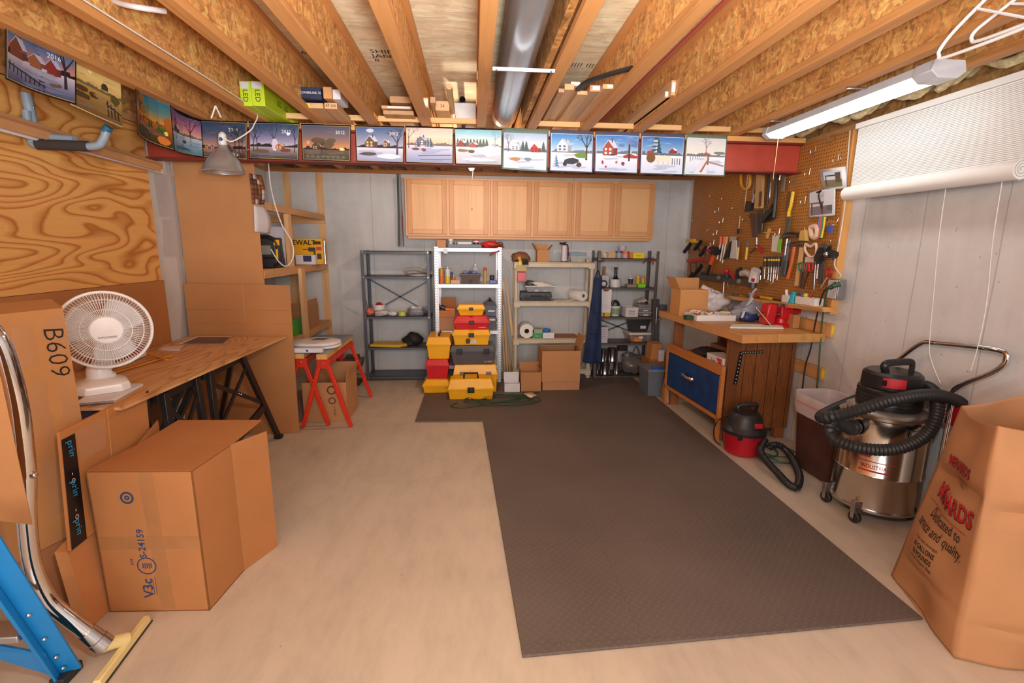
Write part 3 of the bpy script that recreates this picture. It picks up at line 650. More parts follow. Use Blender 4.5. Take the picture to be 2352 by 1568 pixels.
# bulb on a lampholder behind the beam
bp = B(1083, 383, 4.45)
t = thing('ceiling_bulb', 'glowing bare bulb with pull chain behind the beam calendars', 'light bulb', bp)
M().lathe([(.055, .10), (.055, .085), (.03, .075), (.02, .03), (.02, .02)], bp, C(236, 232, 224, .4), 20).box(bp.x-.05, bp.x+.05, bp.y-.05, bp.y+.05, bp.z+.1, ZC+.14, C(190, 186, 180)).build('lampholder', t)
M().ball(bp, .028, C(255, 206, 130, .5, 0, 0, 22), 14, (1, 1, 1.25)).build('bulb', t)
ch = [bp+V((.015, -.02, .02)), bp+V((.012, -.05, -.06)), B(1084, 430, 4.4), B(1084, 480, 4.4)]
M().tube(curve(ch), .0016, C(196, 170, 130)).ball(ch[-1], .006, C(110, 90, 70)).build('pull_chain', t)
lamp('bulb_light', 'POINT', bp+V((0, -.02, -.05)), 22, (1, .84, .64), .03)
# white plastic hangers hooked on the joist
def hanger(pp, X, lab):
    q = [S(x, y, X) for x, y in pp]
    m_ = M().tube(curve(q, 6)+[q[0]], .0065, C(240, 238, 236, .35), 8)
    m_.tube([q[0]*.35+q[1]*.65, q[-2]*.6+q[-3]*.4], .005, C(240, 238, 236, .35), 6)
    tag(m_.build('coat_hanger'), lab, 'hanger', 'white hangers')
hanger([(2332, -70), (2200, 62), (2160, 112), (2157, 128), (2166, 133), (2260, 100), (2352, 64), (2420, 36), (2400, -40)], 1.86, 'white plastic coat hanger hanging lower, its corner above the strip light')
hanger([(2420, -70), (2270, 46), (2236, 76), (2232, 92), (2246, 94), (2330, 64), (2420, 26), (2460, 0), (2440, -50)], 1.96, 'white plastic coat hanger behind the lower white hanger')
# flexible tubes and cables
a = curve([F(238, -12, 2.66), F(270, 6, 2.6), F(318, 17, 2.56), F(380, 26, 2.58)])
tag(M().tube(a, .011, C(226, 222, 224, .4), 10).build('conduit'), 'short white conduit crossing between joists near the ceiling corner', 'pipe')
bt = curve([F(1328, 205, 2.56), F(1350, 188, 2.55), F(1395, 172, 2.535), F(1452, 156, 2.53)])
tag(M().tube(bt, .02, C(44, 42, 42, .5), 10, flat=.6).build('rubber_tube'), 'curved black rubber tube lying on boards between joists', 'hose')
for (x0, y0, x1, y1, lab) in ((1716, 0, 1395, 242, 'red water tube along the second joist right of the duct'), (1500, 88, 1345, 262, 'red water tube along the joist with the black curved hose')):
    p0 = F(x0, y0, 2.72); p1 = F(x1, y1, 2.72); xm = (p0.x+p1.x)/2
    tag(M().tube([(xm, -1, 2.74), (xm, 1.5, 2.72), (xm, 5.9, 2.74)], .012, C(196, 92, 74, .4), 10).build('water_pipe'), lab, 'pipe')
# lumber and boxes stored over the beam
def lum(x0, y0, x1, y1, z0, mt, name, lab, cat, yb=5.4, grp=None, sticker=None, txt=None):
    Y = F((x0+x1)/2, y1, z0).y; X0, X1, Z0, Z1 = rect(x0, y0, x1, y1, Y)
    m_ = M().box(X0, X1, Y, min(yb, 5.9), z0, max(Z1, z0+.012), mt)
    o = m_.build(name, bevel=.0015); tag(o, lab, cat, grp)
    if sticker or txt:
        s_ = M()
        if sticker: s_.face([(X0+(X1-X0)*sticker[0], Y-.001, z0+(Z1-z0)*.2), (X0+(X1-X0)*sticker[1], Y-.001, z0+(Z1-z0)*.2), (X0+(X1-X0)*sticker[1], Y-.001, z0+(Z1-z0)*.85), (X0+(X1-X0)*sticker[0], Y-.001, z0+(Z1-z0)*.85)], PR, sticker[2])
        if txt: s_.text(txt[0], txt[1], PR, ((X0+X1)/2, Y-.001, (z0+Z1)/2), (1, 0, 0), (0, 0, 1), .002, col=txt[2])
        s_.build('end_sticker', o, 0)
    return o
W1 = wood(218, 172, 124, 'y', .86, knots=False); W2 = wood(196, 152, 110, 'y', .82, knots=False); GB = 'spare boards over the beam'
ZL = ZC+.07
lum(1283, 203, 1296, 212, ZL, W2, 'spare_board', 'narrow brown spare board nearest the joist right of the duct', 'board', grp=GB)
lum(1297, 192, 1319, 206, ZL+.012, W1, 'spare_board', 'spare board with pale end left of the white-stickered one', 'board', grp=GB)
lum(1311, 187, 1333, 198, ZL+.034, W1, 'spare_board', 'spare board with white sticker touching the black tube', 'board', grp=GB, sticker=(.05, .95, (236, 234, 236)))
lum(1326, 208, 1350, 217, ZL, W1, 'spare_board', 'shortest low spare board beneath the black tube', 'board', grp=GB)
lum(1355, 195, 1379, 210, ZL, W2, 'spare_board', 'spare board with bluish barcode sticker on its end', 'board', grp=GB, sticker=(.25, .95, (206, 212, 232)))
lum(1385, 193, 1419, 204, ZL, W1, 'spare_board', 'widest spare board of the row beside the black tube', 'board', grp=GB, sticker=(.3, .8, (230, 222, 216)))
lum(1542, 184, 1557, 219, ZL, W1, 'spare_board', 'spare board on edge with tall white sticker', 'board', grp=GB, sticker=(.1, .9, (232, 228, 236)))
lum(1527, 209, 1541, 224, ZL, W1, 'spare_board', 'small spare board with sticker beside the one on edge', 'board', grp=GB, sticker=(.1, .9, (232, 228, 236)))
lum(692, 236, 742, 248, ZL-.05, W1, 'spare_board', 'spare board with yellow tag under the navy box', 'board', grp=GB, sticker=(.18, .4, (236, 220, 40)))
lum(745, 236, 774, 250, ZL-.06, W1, 'spare_board', 'spare board with 47 3/4 pencilled on its end', 'board', grp=GB, txt=('47 3/4', .026, (60, 50, 44)))
lum(876, 243, 945, 250, ZL+.03, W1, 'spare_board', 'stack board with long white sticker between joists', 'board', grp=GB, sticker=(.2, .95, (236, 234, 234)))
lum(880, 254, 950, 263, ZL-.02, W2, 'spare_board', 'darker board beneath the one with long white sticker', 'board', grp=GB)
lum(895, 221, 944, 236, ZL+.075, W2, 'spare_board', 'short board lying across the white-stickered board', 'board', grp=GB, yb=4.2)
lum(971, 224, 984, 247, ZL, W1, 'spare_board', 'upright pale board end with white label beside the joist left of the duct', 'board', grp=GB, sticker=(.1, .9, (236, 230, 220)))
lum(1000, 232, 1032, 254, ZL, W1, 'spare_board', 'thick pale block marked 24 left of the metal sheet', 'board', grp=GB, txt=('24', .03, (60, 50, 44)), yb=4.6)
lum(988, 222, 1000, 236, ZL+.03, W2, 'spare_board', 'small brown board leaning against the thick marked block', 'board', grp=GB, yb=4.6)
def pbox(x0, y0, x1, y1, z0, dep, mt, name, lab, cat, txt=None):
    Y = F((x0+x1)/2, y1, z0).y; X0, X1, Z0, Z1 = rect(x0, y0, x1, y1, Y)
    o = tag(M().box(X0, X1, Y, Y+dep, z0, Z1, mt).build(name, bevel=.003), lab, cat)
    if txt: M().text(txt[0], txt[1], C(*txt[2], .6, 0, 0), ((X0+X1)/2, Y, (z0+Z1)/2), (1, 0, 0), (0, 0, 1), .003).build('printing', o, 0)
    return o, (X0, X1, Y, z0, Z1)
pbox(686, 200, 738, 226, ZL-.004, .34, C(32, 44, 74, .5), 'carton', 'navy blue carton printed POWERLINE 3S between joists', 'box', ('POWERLINE 3S', .021, (230, 230, 236)))
pbox(742, 199, 762, 226, ZL-.003, .3, cardboard(206, 152, 96), 'carton', 'plain cardboard carton beside the navy carton over the beam', 'box')
o, q = pbox(764, 205, 782, 228, ZL-.003, .2, C(232, 232, 236, .6), 'carton', 'white carton tucked beside the joist near the navy carton', 'box')
for k, (x0, x1, lab) in enumerate(((551, 578, 'lime green LED lamp carton nearest the conduit joist'), (577, 608, 'lime green LED lamp carton second from the conduit joist'))):
    o, q = pbox(x0, 186, x1-1, 243, ZL-.055, .62, C(190, 214, 40, .5, 0, .03), 'lamp_carton', lab, 'box')
    pm = M().text('LED', .045, C(30, 40, 24, .6, 0, 0), ((q[0]+q[1])/2, q[2], q[3]+(q[4]-q[3])*.4), (0, 0, -1), (1, 0, 0), .003)
    pm.face([(q[0]+.008, q[2]-.002, q[4]-.045), (q[1]-.012, q[2]-.002, q[4]-.045), (q[1]-.012, q[2]-.002, q[4]-.008), (q[0]+.008, q[2]-.002, q[4]-.008)], C(206, 206, 220, .6, 0, 0)); pm.build('printing', o, 0)
    pm = M().text('LED  LED', .05, C(30, 40, 24, .6, 0, 0), (q[1], q[2]+.3, (q[3]+q[4])/2), (0, 1, 0), (0, 0, 1), .003).build('printing', o, 0)
a, c = B(1043, 244, 3.95), B(1096, 290, 3.95)
tag(M().box(a.x, c.x-.01, 4.0, 4.003, ZC+.075, B(1063, 238, 4.1).z-.023, C(206, 206, 212, .25, 1, .1)).build('metal_sheet'), 'shiny metal sheet standing over the beam left of the centre joist', 'sheet metal')
a = B(1063, 238, 4.1)
tag(M().lathe([(.022, 0), (.022, 1.2), (.016, 1.2), (.016, 0)], (a.x, 3.985, a.z), C(52, 56, 60, .5), 16, (0, 1, 0), caps=False).build('pipe_length'), 'dark pipe end poking out above the metal sheet', 'pipe')
g = V((B(1037, 262, 3.7).x, 3.7, ZC+.1))
tag(M().tube([g+V((0, -.3, .04)), g+V((0, .3, 0)), g+V((.01, 1.2, -.01))], .02, wood(206, 170, 120, 'y'), 8).build('dowel'), 'round wooden dowel end beside the thick marked block', 'dowel')
# insulation above the right wall
for k in range(6):
    y0 = .9+k*.6
    m_ = M().grid(lambda u, v, y0=y0, k=k: (2.5+.19*u, y0+.52*v, 2.50+.10*u+.035*math.sin(9*v+k)+.02*math.sin(17*u+5*v)), 8, 14, fluff(226, 206, 160))
    tag(m_.build('insulation_batt', solid=.03), 'yellow mineral wool batt over the right wall, bay %s' % ('nearest the camera', 'second from the camera', 'third from the camera', 'above the blind', 'beyond the blind', 'over the pegboard corner')[k], 'insulation', 'insulation batts')
# ================================================================ wall cabinets
OAK = wood(222, 168, 116, 'z', .9, .8, .45, 0, False); OAKX = wood(220, 164, 112, 'x', .9, .8, .45, 1, False); OAKP = wood(230, 178, 124, 'z', .84, .5, .45, 2, False); OAKR = wood(212, 152, 100, 'z', .88, .8, .45, 3, False)
CY = YB-.31
cx0, cx1 = B(930.5, 478, CY).x, B(1504, 482, CY).x; cz0, cz1 = B(1216, 544.5, CY).z, B(1216, 412.5, CY).z
cw = (cx1-cx0)/3
for k in range(3):
    a, b = cx0+k*cw, cx0+(k+1)*cw-.002
    t = thing('wall_cabinet', 'two-door light oak wall cabinet '+('at the end nearest the dark empty shelf rack', 'in the middle of the three', 'at the end nearest the pegboard')[k], 'cabinet', ((a+b)/2, CY, cz0), 'oak wall cabinets')
    m_ = M().box(a, b, CY+.019, YB-.002, cz0+.012, cz1, OAK); m_.build('carcass', t, bevel=.002)
    f = M(); s_ = .034
    for x0, x1, z0, z1, mt in ((a, a+s_, cz0, cz1, OAK), (b-s_, b, cz0, cz1, OAK), ((a+b)/2-s_*.7, (a+b)/2+s_*.7, cz0, cz1, OAK), (a+s_, (a+b)/2-s_*.7, cz0, cz0+s_, OAKX), ((a+b)/2+s_*.7, b-s_, cz0, cz0+s_, OAKX), (a+s_, (a+b)/2-s_*.7, cz1-s_, cz1, OAKX), ((a+b)/2+s_*.7, b-s_, cz1-s_, cz1, OAKX)):
        f.box(x0, x1, CY, CY+.019, z0, z1, mt)
    f.build('face_frame', t, bevel=.0015)
    for j in range(2):
        d0 = a+.026 if j == 0 else (a+b)/2+.016; d1 = (a+b)/2-.016 if j == 0 else b-.026
        z0, z1 = cz0+.024, cz1-.024; w_ = .052; d = M(); y0, y1 = CY-.02, CY-.0005
        d.box(d0, d0+w_, y0, y1, z0, z1, OAKR).box(d1-w_, d1, y0, y1, z0, z1, OAKR).box(d0+w_, d1-w_, y0, y1, z0, z0+w_, OAKX).box(d0+w_, d1-w_, y0, y1, z1-w_, z1, OAKX)
        o = d.build('door', t, bevel=.003)
        M().box(d0+w_-.004, d1-w_+.004, y0+.013, y1-.002, z0+w_-.004, z1-w_+.004, OAKP).build('door_panel', o)
M_led = M().box(cx0+.02, cx1-.02, CY+.03, CY+.05, cz0-.03, cz0+.011, OAKX)
tag(M_led.build('ledger_board'), 'narrow oak ledger strip under the row of wall cabinets', 'board')
# thin pipes and cables running down the wall by the cabinets
for k, (xa, xb, cc, r, lab) in enumerate(((913, 916.5, (92, 100, 84), .012, 'weathered grey-green conduit down the back wall beside the cabinets'), (919, 922, (170, 160, 150), .008, 'thin grey conduit between the red and grey-green tubes on the back wall'), (918, 927, (150, 70, 78), .006, 'thin red tube down the back wall beside the cabinets'))):
    p0, p1 = B(xa, 384, YB-.03), B(xb, 566, YB-.03); p0.z = ZC-.04
    tag(M().tube([p0, p0.lerp(p1, .5)+V((.003, 0, 0)), p1], r, C(*cc, .6, 0, .2), 8).build('conduit'), lab, 'pipe')
# ================================================================ metal shelving
def metal_unit(lab, mt, Yf, Yr, X0, X1, top, shelves, pw=.034, lip=.03, brace=None, holes=None, post_up=0):
    t = thing('shelf_unit', lab, 'shelf', ((X0+X1)/2, Yf, 0), 'shelving along the back wall'); th = .002
    for x, sx in ((X0, 1), (X1, -1)):
        for y, sy in ((Yf, 1), (Yr, -1)):
            p = M(); ztop = top+post_up
            p.box(min(x, x+sx*pw), max(x, x+sx*pw), min(y, y+sy*th), max(y, y+sy*th), 0, ztop, mt).box(min(x, x+sx*th), max(x, x+sx*th), min(y, y+sy*pw), max(y, y+sy*pw), 0, ztop, mt)
            if holes:
                z = .04
                while z < ztop-.02:
                    for dx in (.25, .72):
                        xx = x+sx*pw*dx; p.face([(xx-.003, y-.0006*sy, z), (xx+.003, y-.0006*sy, z), (xx+.003, y-.0006*sy, z+.012), (xx-.003, y-.0006*sy, z+.012)], holes)
                    z += .03
            p.build('post', t, 0)
    for z in shelves:
        s_ = M(); a, b = X0+.003, X1-.003
        s_.box(a, b, Yf+.003, Yr-.003, z-.004, z, mt)
        for y in (Yf+.003, Yr-.005): s_.box(a, b, y, y+.002, z-lip, z, mt)
        for x in (a, b-.002): s_.box(x, x+.002, Yf+.003, Yr-.003, z-lip, z, mt)
        s_.build('shelf', t, 0)
        bl = M()
        for x in (X0+pw*.6, X1-pw*.6): bl.cyl((x, Yf-.004, z-lip*.45), (x, Yf, z-lip*.45), .006, brushed(210), 8)
        bl.build('bolt', t)
    if brace:
        for (xa, za, xb, zb) in brace: M().bar((xa, Yr+.003, za), (xb, Yr+.003, zb), .016, .002, mt, (0, 1, 0)).build('cross_brace', t, 0)
        M().bar((X0-.002, Yf+.01, brace[0][1]-.02), (X0-.002, Yr-.01, brace[0][3]), .016, .002, mt, (1, 0, 0)).build('cross_brace', t, 0)
    return t
YR = YB-.05
DK = C(84, 86, 96, .42, .15); DK2 = C(98, 92, 90, .45, .2); GW = C(226, 226, 232, .38, .35)
Y1 = 5.70
sz = lambda y, Yf, x: B(x, y, Yf).z
A0, A1 = B(835, 723, Y1).x, B(989.5, 723, Y1).x
S1 = [sz(y, Y1, 910) for y in (576.5, 634, 726.5, 797.5, 864)]
metal_unit('dark grey metal shelf rack with cross bracing, mostly empty, nearest the timber shelving', DK, Y1, YR, A0, A1, S1[0]+.004, S1, brace=((A0+.02, S1[1]-.06, A1-.02, S1[2]-.02), (A0+.02, S1[2]-.0, A1-.02, S1[1]-.06)))
Y2 = 5.55
W0, W1_ = B(999, 700, Y2).x, B(1152, 700, Y2).x
S2 = [sz(y, Y2, 1075) for y in (568.5, 652, 758.5, 838)]+[.09]
metal_unit('silvery white metal shelf rack with punched posts behind the toolbox stacks', GW, Y2, YR, W0, W1_, S2[0]+.006, S2, pw=.045, lip=.045, holes=C(70, 74, 86, .6, 0, 0))
Y4 = 5.72
D0, D1 = B(1369, 700, Y4).x, B(1507, 700, Y4).x
S4 = [sz(y, Y4, 1440) for y in (593.5, 661, 727.5, 787.5, 862)]
metal_unit('dark grey metal shelf rack full of jars and tubs beside the workbench', DK2, Y4, YR, D0, D1, S4[0]+.02, S4, brace=((D0+.02, S4[2]-.03, D1-.02, S4[3]+.02), (D0+.02, S4[3]+.02, D1-.02, S4[2]-.03)), post_up=.07)
# tan plastic shelving
TAN = C(206, 192, 170, .5); Y3 = 5.70
T0, T1 = B(1180, 690, Y3).x, B(1364, 690, Y3).x
S3 = [sz(y, Y3, 1270) for y in (602, 691.5, 777.5)]+[.12]
t = thing('shelf_unit', 'beige plastic shelf rack between the silvery rack and the denim apron', 'shelf', ((T0+T1)/2, Y3, 0), 'shelving along the back wall')
for x in (T0+.03, T1-.03):
    for y in (Y3+.03, YR-.06):
        p = M()
        for i, z in enumerate(S3):
            lo = S3[i+1] if i < 3 else 0
            p.lathe([(.024, lo), (.027, lo+.02), (.024, lo+.04), (.022, z-.1), (.027, z-.075)], (x, y, 0), TAN, 14)
        p.build('post', t)
for z in S3:
    m_ = M().box(T0, T1, Y3, YR-.03, z-.012, z, TAN).box(T0+.07, T1-.07, Y3+.004, Y3+.02, z-.062, z-.012, TAN).box(T0+.01, T1-.01, YR-.05, YR-.034, z-.06, z-.012, TAN)
    for x in (T0, T1-.075): m_.box(x, x+.075, Y3, Y3+.07, z-.078, z-.012, TAN)
    m_.build('shelf', t, bevel=.005)
# ================================================================ things on the shelves
def RR(x0, y0, x1, y1, Y, z=None):
    X0, X1, Z0, Z1 = rect(x0, y0, x1, y1, Y); return X0, X1, (Z0 if z is None else z+.0008), Z1
def put(name, lab, cat, px, Y, dep, z, mt, grp=None, bevel=.002, taper=None, top=False):
    X0, X1, Z0, Z1 = RR(*px, Y, z); m_ = M()
    if taper: m_.taper(X0, X1, Y, Y+dep, Z0, Z1, mt, *taper, top=top)
    else: m_.box(X0, X1, Y, Y+dep, Z0, Z1, mt)
    return tag(m_.build(name, bevel=bevel), lab, cat, grp), (X0, X1, Y, Y+dep, Z0, Z1)
def can(name, lab, cat, px, Y, z, prof, grp=None, parts=None, sx=1):
    """round item: prof = [(r share of half width, height share)] with material; parts = extra named lathes"""
    X0, X1, Z0, Z1 = RR(*px, Y, z); r = (X1-X0)/2; c = ((X0+X1)/2, Y+r, Z0); h = Z1-Z0
    if not parts: return tag(M().lathe([(a*r, b*h) for a, b in prof[0]], c, prof[1], 20).build(name), lab, cat, grp)
    t = thing(name, lab, cat, c, grp)
    for nm, pf, mt in [('body', prof[0], prof[1])]+parts: M().lathe([(a*r, b*h) for a, b in pf], c, mt, 20).build(nm, t)
    return t
CB = cardboard()
def tray(X0, X1, Y0, Y1_, Z0, Z1, th, mt):
    return M().box(X0+th, X1-th, Y0+th, Y1_-th, Z0, Z0+th, mt).box(X0, X0+th, Y0+th, Y1_-th, Z0, Z1, mt).box(X1-th, X1, Y0+th, Y1_-th, Z0, Z1, mt).box(X0, X1, Y0, Y0+th, Z0, Z1, mt).box(X0, X1, Y1_-th, Y1_, Z0, Z1, mt)
def openbox(name, lab, X0, X1, Y0, Y1_, Z0, Z1, mt, flaps=(), th=.004, cat='box', inner=None, grp=None):
    """open carton: walls, floor and flaps (side, outward angle in degrees, length)"""
    t = thing(name, lab, cat, ((X0+X1)/2, Y0, Z0), grp)
    tray(X0, X1, Y0, Y1_, Z0, Z1, th, mt).build('body', t, 0)
    for sd, ang, ln in flaps:
        a = math.radians(ang); up = math.cos(a)*ln; ou = math.sin(a)*ln
        q = {'f': ((X0, Y0, Z1), (X1, Y0, Z1), (0, -ou, up)), 'b': ((X0, Y1_-th, Z1), (X1, Y1_-th, Z1), (0, ou, up)), 'l': ((X0, Y0, Z1), (X0, Y1_, Z1), (-ou, 0, up)), 'r': ((X1-th, Y0, Z1), (X1-th, Y1_, Z1), (ou, 0, up))}[sd]
        p0, p1, d = V(q[0]), V(q[1]), V(q[2]); n_v = (p1-p0).cross(d).normalized()*th
        M().prism([p0, p1, p1+d, p0+d], n_v if sd in 'fr' else -n_v, mt).build('flap', t, 0)
    return t
# --- dark rack
bl = M(); c0 = B(962, 628, Y1+.16); zz = S1[1]
bl.lathe([(.085, .0), (.125, .0), (.125, .022), (.085, .022)], (c0.x, Y1+.16, zz), C(168, 158, 148, .6), 24, caps=False)
o = tag(bl.build('sanding_belts'), 'coil of pale grey belting lying on the upper shelf of the emptier dark rack', 'belt')
p = B(935, 632, Y1+.1); 
M().tube(curve([(p.x, Y1+.1, zz+.02), (p.x-.02, Y1+.12, zz+.05), (p.x+.06, Y1+.16, zz+.075), (p.x+.2, Y1+.18, zz+.05), (p.x+.3, Y1+.2, zz+.02)]), .02, C(150, 142, 134, .6), 8, flat=.35).build('belt_loop', o)
z3 = S1[2]
t = can('paint_bucket', 'white plastic bucket with red item inside on the middle shelf', 'bucket', (853, 700, 884, 727), Y1+.08, z3, ([(.72, 0), (.95, .8), (1, .82), (1, .95), (.95, .95), (.9, .5), (.5, .45)], C(228, 224, 226, .4)), parts=[('red_item', [(.5, .6), (.6, .9), (.3, 1.15), (.05, 1.2)], C(170, 30, 40, .4))])
tag(M().lump(B(850, 718, Y1+.07)+V((0, 0, .01)), (.05, .05, .05), C(206, 110, 84, .35), 3).build('orange_bag'), 'small orange net bag at the end of the middle shelf', 'bag')
tag(M().lump(V((B(876, 718, Y1+.06).x, Y1+.055, z3+.032)), (.085, .05, .04), C(206, 196, 190, .3), 5).build('plastic_bag'), 'clear crumpled bag in front of the white bucket', 'bag')
tag(M().lump(V((B(902, 722, Y1+.06).x, Y1+.055, z3+.026)), (.05, .04, .032), C(222, 222, 228, .3), 8).build('plastic_bag'), 'small white crumpled wrapper beside the yellow-green tape', 'bag')
X0, X1, Z0, Z1 = RR(914, 717, 931, 727, Y1+.03, z3); r = (X1-X0)/2
tp = M().lathe([(r*.55, 0), (r, 0), (r, Z1-Z0), (r*.55, Z1-Z0), (r*.55, 0)], ((X0+X1)/2, Y1+.03+r, Z0), C(206, 216, 70, .4), 24, caps=False)
tag(tp.build('tape_roll'), 'yellow-green roll of tape lying on the middle shelf', 'tape')
FOIL = C(224, 224, 230, .4, .75, .1)
for k in range(3):
    X0, X1, Z0, Z1 = RR(932+k, 724-6*k, 976, 727-6*k, Y1+.05); z0 = z3+.001+.026*k
    def fp(u, v, X0=X0, X1=X1, z0=z0):
        a = 2*math.pi*u; q = [.78, .82, 1.0, 1.04][min(int(v*3+.01), 3)]; rr = 1/(abs(math.cos(a))**4+abs(math.sin(a))**4)**.25
        return ((X0+X1)/2+math.cos(a)*rr*q*(X1-X0)/2, Y1+.15+math.sin(a)*rr*q*.1, z0+[0, .002, .034, .032][min(int(v*3+.01), 3)]+.0015*math.sin(40*a))
    m_ = M().grid(fp, 48, 3, FOIL); m_.face([fp(i/48, 0) for i in range(48)], FOIL)
    tag(m_.build('foil_pan'), 'aluminium foil pan, %s of the nested stack' % ('lowest', 'middle', 'topmost')[k], 'pan', 'nested foil pans')
X0, X1, Z0, Z1 = RR(848, 788, 937, 800, Y1+.0, S1[3])
m_ = M().prism([(X0+.0, Y1+.02, S1[3]+.001), (X1-.1, Y1-.03, S1[3]+.001), (X1, Y1+.07, S1[3]+.001), (X1-.05, Y1+.2, S1[3]+.001), (X0+.05, Y1+.2, S1[3]+.001)], (0, 0, .034), C(206, 170, 50, .6))
tag(m_.build('kneeling_pad', bevel=.008), 'yellow foam kneeling pad on the second lowest shelf', 'pad')
tag(M().lump(V((B(947, 790, Y1+.1).x, Y1+.15, S1[3]+.06)), (.11, .1, .085), C(34, 32, 34, .7), 12).lump(V((B(940, 795, Y1+.1).x, Y1+.1, S1[3]+.025)), (.06, .05, .03), C(40, 38, 38, .7), 2).build('tool_bag'), 'black soft tool bag beside the yellow kneeling pad', 'bag')
# --- silvery rack: top
zt = S2[0]
put('carton', 'small plain cardboard carton on top of the silvery rack', 'box', (1003, 551, 1024, 568), Y2+.06, .16, zt, cardboard(196, 140, 100))
o, q = put('parts_tray', 'dark blue-grey tray of small tins on top of the silvery rack', 'tray', (1029, 561, 1106, 568), Y2+.05, .22, zt, C(96, 104, 124, .45))
zt2 = q[5]
can('jar', 'clear jar with white lid standing on the dark tray', 'jar', (1029, 549, 1041, 561.5), Y2+.07, zt2, ([(.9, 0), (.9, .7), (.8, .72)], clear(214, 224, 220, .5)), parts=[('lid', [(.95, .7), (.95, 1), (.9, 1)], C(226, 224, 222, .4))])
can('tin', 'small tin with green lid on the dark tray', 'tin', (1041, 555, 1051, 561.5), Y2+.07, zt2, ([(.9, 0), (.9, .6)], C(170, 60, 50, .4)), parts=[('lid', [(1, .6), (1, 1), (.9, 1)], C(120, 160, 96, .4))])
put('carton', 'long low white carton lying on the dark tray', 'box', (1051, 555, 1083, 561.5), Y2+.09, .08, zt2, C(222, 214, 212, .6))
can('tin', 'tin with red and white lid on the dark tray', 'tin', (1086, 551.5, 1102, 561.5), Y2+.07, zt2, ([(.85, 0), (.85, .45), (.95, .5)], C(60, 56, 60, .4)), parts=[('lid', [(.98, .5), (.98, .8), (.95, .8)], C(222, 214, 214, .4)), ('lid_top', [(1, .8), (1, 1), (.9, 1)], C(190, 36, 56, .4))])
rb = M().lump(V((B(1127, 560, Y2+.1).x, Y2+.13, zt+.035)), (.11, .08, .042), C(196, 44, 40, .4), 4)
o = tag(rb.build('tool_pouch'), 'red tool pouch with black strap on top of the silvery rack', 'bag')
M().tube(curve([B(1135, 560, Y2+.06), B(1150, 556, Y2+.05), B(1155, 562, Y2+.05), B(1150, 566, Y2+.05), B(1158, 567, Y2+.03)]), .006, C(50, 40, 38), 8).build('strap', o)
# second shelf
z2 = S2[1]
def cartridge(px, Y, body, low, lab):
    return can('caulk_tube', lab, 'tube', px, Y, z2, ([(1, 0), (1, .42)], low), parts=[('barrel', [(1, .42), (1, .86), (.6, .89)], body), ('nozzle', [(.34, .88), (.16, 1), (.05, 1)], C(236, 232, 222, .4)), ('rim', [(1.06, .86), (1.06, .88), (1, .88)], C(70, 66, 66, .4))])
cartridge((1007.5, 612, 1019.5, 651.5), Y2+.10, C(206, 140, 44, .4), C(214, 110, 60, .4), 'orange caulk tube at the end of the row beside the post')
cartridge((1022, 612, 1034, 651.5), Y2+.08, C(214, 214, 220, .4), C(220, 190, 30, .4), 'caulk tube in white and yellow beside the orange one')
can('jar', 'small blue jar behind the white and yellow caulk tube', 'jar', (1034, 624, 1041, 651), Y2+.16, z2, ([(1, 0), (1, .85), (.7, .9), (.7, 1)], C(60, 80, 116, .4)))
can('glue_bottle', 'small multicoloured bottle with pointed cap near the pinkish block', 'bottle', (1038, 630, 1046, 651), Y2+.12, z2, ([(1, 0), (1, .6), (.6, .75)], C(186, 110, 90, .4)), parts=[('cap', [(.5, .72), (.15, 1), (.05, 1)], C(214, 200, 60, .4))])
put('sanding_block', 'pinkish wooden block lying in front of the bottles', 'block', (1035, 643, 1056, 651.5), Y2+.04, .07, z2, C(218, 166, 136, .6))
X0, X1, Z0, Z1 = RR(1058, 631, 1104, 651.5, Y2+.06, z2)
t = thing('tote_tray', 'dark brown plastic tote filled with bottles on the silvery rack', 'tote', ((X0+X1)/2, Y2+.06, Z0)); BR = C(84, 62, 58, .4)
m_ = M().taper(X0, X1, Y2+.06, Y2+.26, Z0, Z1, BR, .018, .012); m_.build('body', t, bevel=.004)
M().box(X0-.008, X1+.008, Y2+.052, Y2+.268, Z1-.002, Z1+.008, BR).build('rim', t)
M().box((X0+X1)/2-.02, (X0+X1)/2+.02, Y2+.052, Y2+.062, Z0+.0, Z0+.045, C(40, 30, 30)).build('grip_recess', t)
can('spray_bottle', 'clear plastic bottle with pale cap standing in the brown tote', 'bottle', (1085, 606, 1099, 632), Y2+.14, Z1+.008, ([(1, 0), (1, .55), (.5, .78), (.3, .8)], clear(214, 222, 236, .45)), parts=[('cap', [(.35, .8), (.35, 1), (.2, 1)], C(230, 226, 216, .4))])
can('vial', 'dark capped vial standing in the brown tote', 'bottle', (1078.5, 621, 1082.5, 632), Y2+.10, Z1+.008, ([(1, 0), (1, .7), (.6, .75), (.6, 1)], C(40, 38, 44, .4)))
for k, (x, lab) in enumerate(((1070, 'blue-white rag bundle at one end of the brown tote'), (1090, 'blue packet beside the clear bottle in the brown tote'))):
    c = B(x, 629, Y2+.12); tag(M().lump(V((c.x, Y2+.13, Z1+.024)), (.035, .03, .022), C(120, 136, 190, .4), k+5).build('rag'), lab, 'rag')
can('tube', 'tall wooden-toned tube with orange-red cap', 'tube', (1111, 614, 1117.5, 651), Y2+.1, z2, ([(1, 0), (1, .8)], C(206, 150, 84, .5)), parts=[('cap', [(1.1, .78), (1.1, 1), (.9, 1)], C(196, 80, 48, .4))])
o, q = put('router_bit_case', 'blue and black small tool beside the post at the end of the shelf', 'tool', (1124, 643, 1141, 651.5), Y2+.05, .07, z2, C(96, 100, 170, .4), bevel=.006)
